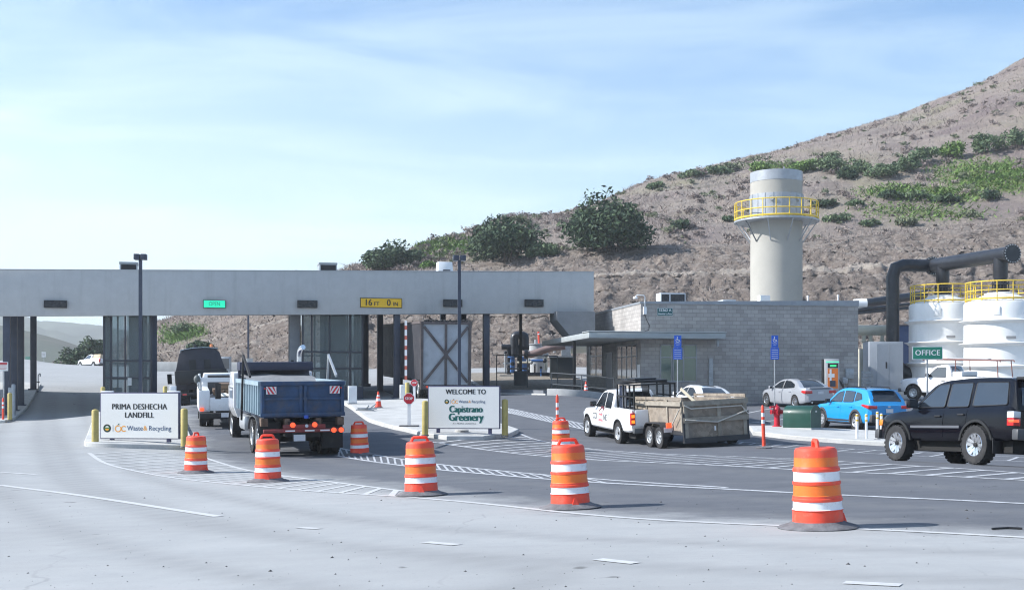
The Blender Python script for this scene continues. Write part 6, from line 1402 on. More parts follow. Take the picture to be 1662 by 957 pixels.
t = in_vehicle(ut, 'gas_cylinder', 'green cylinder standing in the service truck bed', 'gas cylinder'); mb = MB(); mb.lathe([(.12, 1.1), (.125, 1.15), (.125, 1.78), (.09, 1.88), (.035, 1.92), (.035, 2.0)], 14, (-2.35, -.35, 0)); mb.build('shell', mat('green cylinder paint', (.06, .24, .15), .45, var=.1), t); mb = MB(); mb.lathe([(.06, 2.0), (.06, 2.06)], 8, (-2.35, -.35, 0)); mb.build('valve', mat('brass', (.5, .35, .12), .35, .8), t)

bt = thing('dark_truck', 'dark tarped tipper truck seen from behind beyond the white service truck', 'dump truck'); darkbin = mat('dark truck paint', (.030, .030, .042), .6, var=.25, dirt=((.07, .065, .06), .58, 2))
mb = MB(); mb.rings([[(x, s_*y, z) for s_, y, z in ((1,1.22,1.0),(1,1.22,2.05),(1,.98,3.15),(1,.70,3.42),(-1,.70,3.42),(-1,.98,3.15),(-1,1.22,2.05),(-1,1.22,1.0))] for x in (-3.3, 2.0)]); mb.build('box', darkbin, bt, bevel=.02)
mb = MB(); mb.rings([[(x, y, 3.435+.05*math.cos(y*1.6)+dz-.10*abs(y)**3) for y in np.linspace(-.92, .92, 11)]+[(x, y, 3.40+.05*math.cos(y*1.6)+dz-.10*abs(y)**3) for y in np.linspace(.92, -.92, 11)] for x, dz in ((-3.36, 0), (2.0, 0))]); mb.build('top_cover', mat('pale blue grey tarp', (.42, .50, .56), .6, var=.06), bt)
for y in (.36, -.36): lump(bt, 'slot', black_m, -3.315, -3.302, y-.16, y+.16, 2.15, 2.75, 0)
lump(bt, 'rear_hopper', black_m, -3.75, -3.31, -1.26, 1.26, 1.35, 2.12, .05); lump(bt, 'chassis', chas, -3.4, 3.6, -.45, .45, .65, .95, 0); lump(bt, 'rear_bar', chas, -3.8, -3.65, -1.2, 1.2, .62, .80, .01)
mb = MB(); mb.box(2.05, 3.5, -1.15, 1.15, .8, 2.6); mb.build('cab', darkbin, bt, bevel=.05)
for sd_ in (1, -1):
    mb = MB(); mb.beam((2.9, sd_*1.16, 2.3), (2.85, sd_*1.5, 2.3), .03, .03); mb.box(2.82, 2.88, *sorted((sd_*1.38, sd_*1.62)), 1.7, 2.35); mb.build('mirror', chas, bt, bevel=.02)
    lump(bt, 'tail_light', red_m, -3.82, -3.80, sd_*.75, sd_*.95, .66, .76, 0); lump(bt, 'mud_flap', chas, -3.2, -3.18, sd_*.6, sd_*1.2, .2, 1.0, 0)
    for x in (-2.7, -1.4):
        for yy in (1.22, .90): wheel(bt, x, sd_*yy, .52, .28, alu_m, 'truck')
    wheel(bt, 3.0, sd_*1.2, .52, .30, alu_m, 'truck')
for x, y, m in ((-3.1, .18, black_m), (-3.1, -.62, mat('amber beacon', (.7, .25, .1), .4))): mb = MB(); mb.lathe([(.06, 3.46), (.09, 3.5), (.08, 3.62), (.02, 3.66)], 10, (x, y, 0)); mb.build('beacon', m, bt)
px_seat(bt, 316, 32.5, -15.5, 3, 1); bt.location.x += -.50; bt.scale = (1, 1, .84); bt.location.y += 3.3; bt.location.z = gz(bt.location.x, bt.location.y)

xt = thing('transfer_trailer', 'tall ribbed steel box trailer with cross-braced rear doors stopped under the canopy', 'trailer'); wsteel = mat('weathered white steel', (.40, .43, .47), .55, .2, var=.15, scale=1.5, dirt=((.20, .20, .22), .56, 2)); ribm = mat('dark ribbed steel', (.10, .10, .115), .6, .2, var=.2, dirt=((.16, .13, .11), .55, 2)); brace_m = mat('rusty brown brace', (.10, .085, .085), .75, var=.3, dirt=((.19, .14, .12), .55, 4))
LX, WX, Z0, Z1 = 13.0, 1.28, 1.0, 4.02
for sd_ in (1, -1):
    mb = MB(); mb.box(-LX/2, LX/2, *sorted((sd_*(WX-.04), sd_*WX)), Z0, Z1); o = mb.build('side_wall', ribm, xt); mb = MB()
    for x in np.arange(-LX/2+.25, LX/2, .30): mb.box(x-.06, x+.06, *sorted((sd_*(WX+.003), sd_*(WX+.07))), Z0+.02, Z1-.05)
    mb.build('rib', ribm, o); mb = MB(); mb.box(-LX/2, LX/2, *sorted((sd_*(WX-.05), sd_*(WX+.10))), Z1-.047, Z1+.08); mb.build('top_rail', brace_m, o)
mb = MB(); mb.box(-LX/2, LX/2, -WX+.045, WX-.045, Z0-.12, Z0-.003); mb.build('floor', chas, xt); mb = MB(); mb.box(LX/2-.05, LX/2, -WX+.045, WX-.045, Z0, Z1); mb.build('front_wall', ribm, xt)
for y0, y1 in ((-WX+.02, -.012), (.012, WX-.02)): mb = MB(); mb.box(-LX/2-.05, -LX/2-.004, y0, y1, Z0-.25, Z1-.02); d_ = mb.build('rear_door', wsteel, xt)
mb = MB(); x = -LX/2-.10
mb.beam((x, -WX+.1, Z0-.1), (x, WX-.1, Z1-.2), .13, .07, up=(1,0,0)); mb.beam((x-.035, WX-.1, Z0-.1), (x-.035, -WX+.1, Z1-.2), .13, .06, up=(1,0,0)); mb.build('cross_brace', brace_m, xt)
mb = MB(); mb.box(x-.025, x+.045, -.06, .06, Z0-.25, Z1-.02); mb.build('centre_post', brace_m, xt)
mb = MB(); mb.box(x-.06, x+.047, -WX-.08, -WX+.06, Z0-.5, Z1+.06); mb.box(x-.06, x+.047, WX-.06, WX+.08, Z0-.5, Z1+.06); mb.box(x-.06, x+.047, -WX+.063, WX-.063, Z1-.07, Z1+.06); mb.box(x-.06, x+.047, -WX+.063, WX-.063, Z0-.5, Z0-.28); mb.build('door_frame', brace_m, xt)
mb = MB()
for k in range(16): yy = -WX+.15+k*(2*WX-.3)/15; mb.ball((x+.1, yy, Z1+.10+.03*math.sin(k*2.3)), .06+.03*(k % 3)/2, 6, sq=(1.2, 1.3, .9))
o = mb.build('tarp_roll', mat('black tarp', (.02, .02, .022), .8), xt)
lump(xt, 'bumper', chas, -LX/2-.12, -LX/2+.02, -1.15, 1.15, .42, .56, 0); lump(xt, 'suspension', chas, -LX/2+.6, -LX/2+3.4, -.5, .5, .4, .86, 0)
for sd_ in (1, -1):
    for x_ in (-LX/2+1.2, -LX/2+2.5):
        for yy in (1.26, .94): wheel(xt, x_, sd_*yy, .50, .28, alu_m, 'truck')
    mb = MB(); mb.rod((LX/2-3, sd_*.6, .05), (LX/2-3, sd_*.6, .9), .08); mb.build('landing_leg', chas, xt); lump(xt, 'tail_light', redlit_m if sd_ > 0 else red_m, -LX/2-.16, -LX/2-.125, sd_*.98, sd_*1.08, .60, .70, 0)
xl, yl = XY(684, 30.8); d = dirv(-15); n_ = Vector((d.y, -d.x)); cx_ = Vector((xl, yl))+n_*1.28+d*6.5; seat(xt, cx_.x, cx_.y, -15, 5, 1); xt.rotation_euler = (0, R(-2), R(105))
zr_ = P(0, 533, yl).z; xt.location.z += 0.0

# ------------------------------------------------------------------ traffic drums
DP = [(.285,.045),(.285,.06),(.278,.20),(.285,.205),(.285,.215),(.274,.225),(.270,.305),(.281,.312),(.281,.335),(.272,.345),(.271,.37),(.265,.378),(.260,.490),(.268,.498),(.268,.528),(.258,.535),(.254,.640),(.264,.647),(.262,.675),(.252,.685),(.248,.695),(.246,.70),(.242,.800),(.240,.81),(.238,.86),(.232,.885),(.215,.905),(.17,.914)]
def dmi(z): return 1 if .37 <= z < .49 or .70 <= z < .80 else 2 if .22 <= z < .305 or .535 <= z < .64 else 0
def make_drum():
    t = thing('traffic_drum', 'x', 'traffic drum', group='traffic drums along the lane edge')
    mb = MB(); mb.lathe(DP, 40, mis=[dmi((DP[i][1]+DP[i+1][1])/2) for i in range(len(DP)-1)]); mb.build('body', [orange_m, amberband_m, whiteband_m], t, ang=25)
    mb = MB(); mb.lathe([(.445, 0), (.455, .012), (.44, .022), (.33, .055), (.30, .075), (.288, .078)], 36)
    mb.build('base', base_m, t, ang=30)
    mb = MB(); mb.tube([(-.15, 0, .90), (-.115, 0, .975), (-.09, 0, .985), (.09, 0, .985), (.115, 0, .975), (.15, 0, .90)], .026, 8); mb.build('handle', orange_m, t)
    mb = MB(); mb.hexa([(-.05,-.315,.06),(.05,-.315,.06),(.05,-.26,.06),(-.05,-.26,.06),(-.012,-.29,.16),(.012,-.29,.16),(.012,-.26,.16),(-.012,-.26,.16)]); mb.build('foot_tab', orange_m, t)
    return t
DR = [(1328,143,'largest and nearest orange and white traffic drum, handle seen edge-on, at the right',85),(926,112,'second nearest orange and white traffic drum, just right of the picture centre',12),(684,95,'orange and white traffic drum in front of the left bollard of the welcome sign',5),
      (435,76,'orange and white traffic drum in front of the blue tipper truck',8),(318,65.4,'orange and white traffic drum nearest the landfill sign',80),(584,54,'small orange and white traffic drum alone right of the blue tipper truck',10),(911,54.5,'small orange and white traffic drum half hidden behind a nearer one',15)]
d0 = make_drum(); g = random.Random(4)
for i, (px, s, lab, a) in enumerate(DR):
    o = d0 if i == 0 else copy_tree(d0); o['label'] = lab; X, Y = XY(px, s); seat(o, X, Y, 90-a, .3, .3, .003); o.rotation_euler.x += R(g.uniform(-1.1, 1.1)); o.rotation_euler.y += R(g.uniform(-1.1, 1.1))

# ------------------------------------------------------------------ entrance signs, bollards, posts, lamps
cream_sign = mat('pale sign face', (.80, .79, .76), .5, var=.015, scale=1); navyf = mat('navy sign frame', (.06, .06, .13), .5); orangeink = mat('orange ink', (.86, .36, .04), .5); navyink = mat('navy ink', (.03, .07, .17), .5); darkgreen = mat('dark green ink', (.004, .11, .095), .5)
def c_shape(mb, cx, cz, r, w, a0, a1, y=-.042, n=18):
    vs_ = []
    for i in range(n+1): a = R(a0+(a1-a0)*i/n); vs_ += [(cx+r*math.cos(a), y, cz+r*math.sin(a)), (cx+(r-w)*math.cos(a), y, cz+(r-w)*math.sin(a))]
    mb.add(vs_, [(2*i, 2*i+1, 2*i+3, 2*i+2) for i in range(n)])
def disc(mb, cx, cz, r, y, n=24): mb.add([(cx+r*math.cos(2*math.pi*i/n), y, cz+r*math.sin(2*math.pi*i/n)) for i in range(n)], [tuple(range(n))])
def county_logo(t, x0, z, s):
    """round seal, rule, orange OC and the department's name, s metres wide from x0"""
    mb = MB(); disc(mb, x0+.055*s, z, .053*s, -.041); mb.build('seal', ktxt, t)
    mb = MB(); disc(mb, x0+.055*s, z, .037*s, -.043); mb.build('seal_field', mat('seal green', (.03, .16, .05), .5), t)
    mb = MB(); mb.add([(x0+.028*s, -.0445, z-.004*s), (x0+.082*s, -.0445, z-.004*s), (x0+.075*s, -.0445, z-.022*s), (x0+.055*s, -.0445, z-.032*s), (x0+.035*s, -.0445, z-.022*s)], [(0,1,2,3,4)]); mb.build('seal_fruit', orangeink, t)
    mb = MB(); mb.add([(x0+.03*s, -.0445, z+.012*s), (x0+.08*s, -.0445, z+.012*s), (x0+.068*s, -.0445, z+.028*s), (x0+.042*s, -.0445, z+.028*s)], [(0,1,2,3)]); mb.build('seal_sky', cream_sign, t)
    mb = MB(); mb.box(x0+.133*s, x0+.137*s, -.042, -.040, z-.045*s, z+.045*s); mb.build('rule', navyink, t)
    mb = MB(); c_shape(mb, x0+.205*s, z-.005*s, .045*s, .013*s, 60, 400); c_shape(mb, x0+.285*s, z-.005*s, .040*s, .013*s, 45, 315); text_into(mb, '&', .085*s, x0+.575*s, z, -.042, bold=.001*s); mb.build('orange_lettering', orangeink, t)
    mb = MB(); mb.add([(x0+.195*s, -.044, z+.038*s), (x0+.205*s, -.044, z+.055*s), (x0+.225*s, -.044, z+.066*s), (x0+.220*s, -.044, z+.048*s)], [(0,1,2,3)]); mb.build('leaf', darkgreen, t)
    mb = MB(); text_into(mb, 'Waste', .088*s, x0+.328*s, z, -.042, bold=.0008*s, align='LEFT', sx=.92); text_into(mb, 'Recycling', .088*s, x0+.622*s, z, -.042, bold=.0008*s, align='LEFT', sx=.92); mb.build('blue_lettering', navyink, t)
def entrance_sign(label, px0, px1, py0, py1, s, yaw):
    xc, Y = XY((px0+px1)/2, s); zg = gz(xc, Y)+.14; w = (px1-px0)/s; z0 = HC+(HY-py1)/s-zg; z1 = HC+(HY-py0)/s-zg
    t = thing('entrance_sign', label, 'sign', (xc, Y, zg), yaw)
    mb = MB(); mb.box(-w/2, w/2, -.03, .12, z0, z1); mb.build('cabinet', navyf, t, bevel=.01)
    mb = MB(); mb.box(-w/2+.03, w/2-.03, -.039, -.032, z0+.03, z1-.03); mb.build('face', cream_sign, t)
    for x in (-w*.36, w*.36): mb = MB(); mb.box(x-.06, x+.06, .0, .09, -.02, z0-.002); mb.build('leg', navyf, t)
    return t, w, z0, z1
t, w, z0, z1 = entrance_sign('pale entrance sign with two lines of bold black capitals on the left island', 160, 294, 636.5, 712, 52, R(-7)); zc_ = (z0+z1)/2; h = z1-z0
mb = MB(); text_into(mb, 'PRIMA DESHECHA', .245, .0, zc_+h*.19, -.042, bold=.009, sx=.86, spacing=1.06); mb.build('lettering', ktxt, t); mb = MB(); text_into(mb, 'LANDFILL', .245, .0, zc_+h*.01, -.042, bold=.009, sx=.86, spacing=1.04); mb.build('lettering', ktxt, t); county_logo(t, -w*.46, zc_-h*.27, w*.93)
for x in (-w*.42, w*.42): lump(t, 'top_lamp', white_m, x-.2, x+.2, .0, .1, z1+.002, z1+.05, .01)
t, w, z0, z1 = entrance_sign('pale entrance sign reading WELCOME TO above large dark green lettering', 694, 812, 626, 695.5, 48, R(-6)); zc_ = (z0+z1)/2; h = z1-z0
mb = MB(); text_into(mb, 'WELCOME TO', .235, .07, zc_+h*.36, -.042, bold=.009, sx=.86, spacing=1.05); mb.build('lettering', ktxt, t); mb = MB(); text_into(mb, 'AT PRIMA LANDFILL', .058, .02, zc_-h*.375, -.042, bold=.001, sx=1.35, spacing=1.15); mb.build('lettering', ktxt, t); county_logo(t, -w*.27, zc_+h*.135, w*.61)
mb = MB(); text_into(mb, 'Capistrano', .32, .075, zc_-h*.045, -.042, bold=.018, sx=.80); mb.build('green_lettering', darkgreen, t); mb = MB(); text_into(mb, 'Greenery', .36, .075, zc_-h*.235, -.042, bold=.020, sx=.84); mb.build('green_lettering', darkgreen, t)
mb = MB(); mb.lathe([(.24, -.02), (.24, .09), (.2, .11)], 24, (-.1, .6, 0)); o = mb.build('manhole_riser', conc_m); o.location = t.location; tag(o, 'low round concrete riser behind the welcome sign', 'riser')
def bollard(label, px, py0, s, r=.105, dz=.13, grp='yellow bollards', m=bollard_m):
    X, Y = XY(px, s); zg = gz(X, Y)+dz; h = HC+(HY-py0)/s-zg
    t = thing('bollard', label, 'bollard', (X, Y, zg), 0, grp); mb = MB(); mb.lathe([(r, -.05), (r, h-r*.6), (r*.86, h-r*.25), (r*.5, h-.01), (.01, h)], 20); mb.build('sleeve', m, t); mb = MB(); mb.lathe([(r+.02, -.03), (r+.02, .012)], 20); mb.build('collar', base_m, t)
for a in ((154.5,663.5,53,'faded yellow bollard left of the landfill sign'),(299,662,53,'faded yellow bollard right of the landfill sign'),(690,649.5,48.5,'faded yellow bollard left of the welcome sign'),(819.5,647,48,'faded yellow bollard right of the welcome sign'),
          (661,620,33,'yellow bollard beside the boom gate cabinet'),(167,627,34,'yellow bollard peeking over the left end of the landfill sign'),(268,626,34,'yellow bollard peeking over the right end of the landfill sign'),(16,637,34,'yellow bollard on the left pavement in front of the dark columns')):
    bollard(a[3], a[0], a[1], a[2])
def white_box(name, label, px0, px1, py0, s, cat, dz=.12):
    X, Y = XY((px0+px1)/2, s); zg = gz(X, Y)+dz; w = (px1-px0)/s; h = HC+(HY-py0)/s-zg; t = thing(name, label, cat, (X, Y, zg), R(10)); mb = MB(); mb.box(-w/2, w/2, -w/2, w/2, 0, h); mb.build('case', white_m, t, bevel=.015); mb = MB(); mb.box(-w/2+.03, w/2-.03, -w/2-.012, -w/2-.002, .1, h-.12); mb.build('door', white_m, t); mb = MB(); mb.box(-w/2-.03, w/2+.03, -w/2-.03, w/2+.03, -.03, .04); mb.build('plinth', base_m, t); return t, h
t, h = white_box('gate_cabinet', 'white gate cabinet left of the boom arm and yellow bollard', 649, 657.5, 624, 32.5, 'cabinet')
X, Y = XY(653.5, 32.4); a = thing('boom_gate', 'raised white and red striped boom arm standing upright by a column', 'boom gate', (X+.18, Y-.2, t.location.z+h*.86)); mb = MB(); mb.box(-.06, .06, -.02, .03, 0, 3.3); mb.build('arm', white_m, a)
for i in range(6): mb = MB(); mb.box(-.063, .063, -.024, .034, .35+i*.5, .55+i*.5); mb.build('red_band', mat('faded red band', (.5, .12, .08), .5), a)
mb = MB(); mb.lathe([(.09, -.06), (.09, .06)], 14, (0, 0, 0), 'y'); mb.build('pivot', black_m, a)
white_box('gate_cabinet', 'tall white cabinet right of the blue tipper truck by the second booth', 565, 579, 626, 35, 'cabinet')
white_box('small_cabinet', 'small white box beside the yellow bollard behind the landfill sign', 276, 286, 626, 35.5, 'cabinet')
red_sign = mat('red sign sheet', (.50, .012, .03), .45, var=.06)
def octagon(mb, r, y0, y1): mb.prism([(r*math.cos(R(22.5+45*i)), r*math.sin(R(22.5+45*i))) for i in range(8)], y0, y1, 'xz')
def stop_sign(label, px, pysign, s, r, dz, pedestal):
    X, Y = XY(px, s); zg = gz(X, Y)+dz; z = HC+(HY-pysign)/s-zg; t = thing('stop_sign', label, 'sign', (X, Y, zg), R(-4), 'stop signs on white posts')
    mb = MB(); mb.box(-.055, .055, -.03, .03, .0, z+r*.4); mb.build('post', white_m, t)
    mb = MB(); octagon(mb, r, -.045, -.034); mb.build('sign_border', wtxt, t, loc=(0, 0, z)); mb = MB(); octagon(mb, r*.92, -.05, -.0455); mb.build('sign_face', red_sign, t, loc=(0, 0, z)); mb = MB(); text_into(mb, 'STOP', r*.62, 0, z, -.053, bold=.004, sx=.85); mb.build('lettering', wtxt, t)
    if pedestal: mb = MB(); mb.box(-.34, .34, -.2, .2, 0, .045); mb.build('base', base_m, t, bevel=.01)
stop_sign('nearer red stop sign on a white post and rubber base left of the welcome sign', 664, 646.5, 45, .215, .14, True)
stop_sign('farther red stop sign just above and behind the nearer one', 672.5, 621, 34, .18, .12, False)
def cone(label, px, s, h=.72, dz=.0):
    X, Y = XY(px, s); t = thing('traffic_cone', label, 'traffic cone', (X, Y, gz(X, Y)+dz), R(12), 'traffic cones'); mb = MB(); mb.lathe([(.155, .03), (.118, .24), (.105, .30), (.085, .42), (.072, .50), (.058, .57), (.03, h), (.01, h+.005)], 24, mis=[0, 0, 2, 0, 2, 0, 0]); mb.build('body', [orange_m, amberband_m, whiteband_m], t); mb = MB(); mb.box(-.19, .19, -.19, .19, 0, .035); mb.build('base', base_m, t, bevel=.012)
cone('orange cone with dirty white collars on the corner of the middle island', 614, 36.5, .72, .14); cone('orange cone with white collars on the ramp wall by the office', 951, 31.5, .72, .1)
def delineator(label, px, py0, s, lean=0.):
    X, Y = XY(px, s); zg = gz(X, Y)+.005; h = HC+(HY-py0)/s-zg; t = thing('delineator_post', label, 'delineator', (X, Y, zg), 0, 'orange delineator posts'); P_ = [(.055, .02), (.05, h*.56), (.05, h*.57), (.05, h*.66), (.05, h*.67), (.05, h*.72), (.05, h*.73), (.05, h*.82), (.05, h*.83), (.048, h*.95), (.02, h)]
    mb = MB(); mb.lathe(P_, 16, mis=[0, 0, 2, 0, 0, 0, 2, 0, 0, 0]); o = mb.build('tube', [orange_m, amberband_m, whiteband_m], t); o.rotation_euler = (0, lean, 0); mb = MB(); mb.lathe([(.24, 0), (.24, .02), (.12, .05), (.06, .06)], 8); mb.build('base', base_m, t)
delineator('orange delineator post standing behind the pair of traffic drums at the centre', 905, 640, 47, R(-.5)); delineator('orange delineator post right of the plywood trailer', 1240, 657, 55, R(-2)); delineator('orange post on the left pavement at the left edge', 5, 645, 33.5)
WD = 'white delineator posts'
for px, s, lab in ((1391, 49.5, 'leftmost of the four white delineators with yellow bands'), (1406, 49.5, 'second white delineator from the left beside the black suv'), (1424, 50, 'third white delineator, left of the pair next to the black suv'), (1430.5, 48.8, 'white delineator nearest the front bumper of the black suv')):
    X, Y = XY(px, s); t = thing('flexible_post', lab, 'delineator', (X, Y, gz(X, Y)+(.02 if s < 50 else .13)), 0, WD); h = .92; mb = MB(); mb.lathe([(.045, .03), (.045, .60), (.045, .68), (.045, .74), (.045, .84), (.045, .90), (.03, h), (.005, h+.004)], 14, mis=[0, 0, 1, 0, 1, 0, 0]); mb.build('tube', [white_m, mat('yellow reflective band', (.70, .42, .03), .4)], t); mb = MB(); mb.lathe([(.13, -.02), (.13, .012), (.06, .035)], 14); mb.build('base', base_m, t)
# lamps
def lamp(label, px, py0, s, hw, dz, head2=True):
    X, Y = XY(px, s); zg = gz(X, Y)+dz; h = HC+(HY-py0)/s-zg; t = thing('street_lamp', label, 'street lamp', (X, Y, zg), R(8), 'lamps on dark poles'); mb = MB(); w = .058; mb.box(-w, w, -w, w, .25, h-.18); mb.build('pole', steel_m, t); mb = MB(); mb.lathe([(.25, -.1), (.25, .42), (.22, .45)], 20); mb.build('base', conc_m, t)
    for k in (-1, 1): mb = MB(); mb.hexa([(min(k*.02, k*hw), -.16, h-.2), (max(k*.02, k*hw), -.16, h-.2), (max(k*.02, k*hw), .16, h-.2), (min(k*.02, k*hw), .16, h-.2), (min(k*.02, k*hw), -.16, h), (max(k*.02, k*hw), -.16, h), (max(k*.02, k*hw), .16, h), (min(k*.02, k*hw), .16, h)]); o = mb.build('lamp_head', steel_m, t, bevel=.012); mb = MB(); mb.box(min(k*.05, k*(hw-.03)), max(k*.05, k*(hw-.03)), -.12, .12, h-.208, h-.202); mb.build('lens', clear_m, o)
lamp('tall dark lamp with two box heads behind the landfill sign', 228, 412.5, 45, .22, .14); lamp('tall dark lamp with two box heads behind the welcome sign', 745.5, 414.5, 43, .24, .14)
X, Y = XY(403, 19); zg = gz(X, Y); t = thing('street_lamp', 'thin dark lamp pole on a white concrete footing beyond the canopy', 'street lamp', (X, Y, zg), 0, 'lamps on dark poles'); h = P(0, 462, Y).z-zg; mb = MB(); mb.box(-.07, .07, -.07, .07, .9, h); mb.build('pole', steel_m, t); mb = MB(); mb.lathe([(.38, -.3), (.38, .95)], 20); mb.build('base', conc_m, t); mb = MB(); mb.box(-.4, .4, -.2, .2, h, h+.2); mb.build('lamp_head', steel_m, t, bevel=.02)
X, Y = XY(845, 26.5); zg = gz(X, Y); t = thing('dark_post', 'slim black post in front of the looped pipes, on a round concrete footing', 'post', (X, Y, zg)); mb = MB(); mb.box(-.09, .09, -.09, .09, .3, P(0, 509, Y).z-zg+.15); mb.build('pole', black_m, t); mb = MB(); mb.lathe([(.42, -.2), (.42, .95)], 20); mb.build('base', mat('dark footing', (.14, .15, .16), .9), t)
# left pavement bits
X, Y = XY(7, 33); zg = gz(X, Y)+.12; t = plate_sign('notice_sign', 'small white notice with red heading at the left edge', 'sign', X-.05, Y-.2, HC+(HY-594.5)/33, .60, .44, R(10), cream_sign, wtxt); mb = MB(); mb.box(-.26, .26, -.008, -.004, .10, .19); mb.build('heading', red_sign, t); mb = MB()
for i in range(4): mb.box(-.24, .24-.05*(i % 2), -.008, -.004, .05-i*.06, .065-i*.06)
mb.build('lettering', red_sign, t); mb = MB(); mb.rod((.1, .03, -(HC+(HY-594.5)/33-zg)), (.1, .03, .1), .03); mb.build('post', galv_m, t)
X, Y = XY(22, 32); zg = gz(X, Y)+.12; t = thing('keypad_post', 'round grey keypad post between the dark columns at the left edge', 'post', (X, Y, zg)); mb = MB(); mb.lathe([(.10, 0), (.10, 1.55), (.08, 1.6), (.02, 1.62)], 16); mb.build('post', galv_m, t); mb = MB(); mb.box(-.26, -.08, -.06, .06, 1.05, 1.45); mb.build('keypad', galv_m, t, bevel=.02)
X, Y = XY(62, 27); t = thing('standpipe', 'thin bent standpipe beside the rear dark column on the left pavement', 'pipe', (X, Y, gz(X, Y)+.1)); mb = MB(); mb.tube([(0,0,0),(0,0,.95),(.12,0,1.05),(.12,0,.85)], .035, 8); mb.build('pipe', galv_m, t); mb = MB(); mb.lathe([(.09, .5), (.09, .56)], 10); mb.build('collar', black_m, t)
g = P(46, 582, 420); t = thing('road_sign', 'small green road sign far off in the valley between the columns', 'sign', g); mb = MB(); mb.box(-1.0, 1.0, 0, .08, -.8, .8); mb.build('panel', green_m, t); mb = MB(); mb.box(-.08, .08, .1, .2, -22, .8); mb.build('post', galv_m, t)
g = P(71, 575, 430); t = thing('road_sign', 'small pale road sign far off in the valley right of the columns', 'sign', g); mb = MB(); mb.box(-.75, .75, 0, .08, -.9, .9); mb.build('panel', mat('pale sign', (.6, .6, .6), .6), t); mb = MB(); mb.box(-.5, .5, -.012, -.004, -.5, .5); mb.build('face', mat('grey print', (.4, .4, .4), .6), t); mb = MB(); mb.box(-.08, .08, .1, .2, -22, .8); mb.build('post', galv_m, t)
# accessible parking signs
def blue_sign(label, px, py0, py1, py2, wpx, s, ybase):
    X, Y = XY(px, s); zg = gz(X, Y); t = thing('parking_sign', label, 'sign', (X, Y, 0), R(6), 'blue accessible parking signs'); z = lambda py: HC+(HY-py)/s; w = wpx/s
    mb = MB(); mb.rod((0, .03, zg-.1), (0, .03, z(py0)-.02), .03, n=8); mb.build('post', galv_m, t)
    zm_ = z(py0)*.38+z(py1)*.62
    mb = MB(); mb.box(-w*.40, w*.40, -.012, 0, z(py1)+.01, z(py0)); mb.build('upper_panel', blue_m, t); mb = MB(); mb.box(-w/2, w/2, -.012, 0, z(py2), z(py1)-.005); mb.build('lower_panel', blue_m, t)
    mb = MB(); zz = z(py0)-.19
    c_shape(mb, -.01, zz-.05, .095, .028, 120, 380, -.0145); mb.box(-.035, .0, -.0145, -.0135, zz-.03, zz+.07); mb.box(-.03, .07, -.0145, -.0135, zz-.045, zz-.015); mb.add([(.055, -.0145, zz-.03), (.085, -.0145, zz-.03), (.13, -.0145, zz-.13), (.10, -.0145, zz-.14)], [(0,1,2,3)]); disc(mb, -.02, zz+.10, .032, -.0145); mb.build('wheelchair_symbol', wtxt, t)
    mb = MB(); text_into(mb, 'PARKING', .07, 0, zm_-.02, -.0145, sx=.85); text_into(mb, 'ONLY', .07, 0, zm_-.10, -.0145, sx=.85)
    for i in range(5): zz = z(py1)-.12-i*.10; mb.box(-w*.38, w*.38, -.0145, -.0135, zz, zz+.022)
    mb.build('lettering', wtxt, t)
blue_sign('blue accessible parking sign in front of the office window', 1100, 544, 564, 583, 15, 34, 640); blue_sign('blue accessible parking sign behind the silver sedan', 1257.5, 544, 564, 583, 14, 32.5, 640)
X, Y = XY(1505.5, 41); zg = gz(X, Y); t = plate_sign('office_sign', 'green sign reading OFFICE on a thin post behind the black suv', 'sign', X, Y, HC+(HY-572.5)/41, 48/41, 21/41, R(-3), green_m, wtxt, .018); mb = MB(); text_into(mb, 'OFFICE', .30, 0, 0, -.006, bold=.006, sx=.95, spacing=1.08); mb.build('lettering', wtxt, t); mb = MB(); mb.box(-.03, .03, .014, .06, zg-(HC+(HY-572.5)/41), .25); mb.build('post', galv_m, t)
# hydrant, utility box, charger
hyd = mat('red hydrant paint', (.50, .015, .035), .4, var=.12, coat=.3, dirt=((.3, .03, .04), .62, 6)); X, Y = XY(1261, 45); t = thing('fire_hydrant', 'red fire hydrant on the right pavement', 'fire hydrant', (X, Y, gz(X, Y)+.12), R(15)); mb = MB()
mb.lathe([(.17, 0), (.17, .04), (.11, .05), (.10, .40), (.13, .42), (.13, .46), (.105, .48), (.105, .60), (.14, .61), (.14, .64), (.12, .70), (.06, .76), (.03, .77), (.03, .81), (.01, .815)], 20); mb.build('barrel', hyd, t)
for a in ((-.24, 0), (.2, 0), (0, -.19)): mb = MB(); v = Vector((a[0], a[1], .54)); mb.rod((0, 0, .54), v, .065); mb.rod(v*.86+Vector((0,0,.54*.14)), v, .085); mb.build('outlet', hyd, t)
mb = MB(); mb.beam((-.27, 0, .70), (.0, 0, .74), .10, .07); mb.build('cap_arm', hyd, t)
gb = mat('dark green box paint', (.008, .055, .040), .45, var=.15, coat=.2, dirt=((.05, .08, .07), .62, 4)); X, Y = XY(1301, 45.5); t = thing('utility_box', 'dark green utility box with a rounded lid on the right pavement', 'utility box', (X, Y, gz(X, Y)+.12), R(-38)); prof = [(-.42, 0), (.42, 0), (.42, .52)]+[(.42*math.cos(a), .52+.30*math.sin(a)) for a in np.linspace(.2, 2.94, 12)]+[(-.42, .52)]
mb = MB(); mb.prism(prof, -.52, .52, 'yz'); o = mb.build('shell', gb, t, bevel=.008); o.rotation_euler = (0, 0, 0)
mb = MB(); mb.prism([(a*1.03, max(.0, b*1.02)) for a, b in prof], .522, .545, 'yz'); mb.build('end_door', gb, t); mb = MB(); mb.box(.546, .556, -.06, .06, .58, .64); mb.build('tag', alu_m, t); mb = MB(); mb.box(-.56, .58, -.47, .47, -.05, .03); mb.build('plinth', conc_m, t)
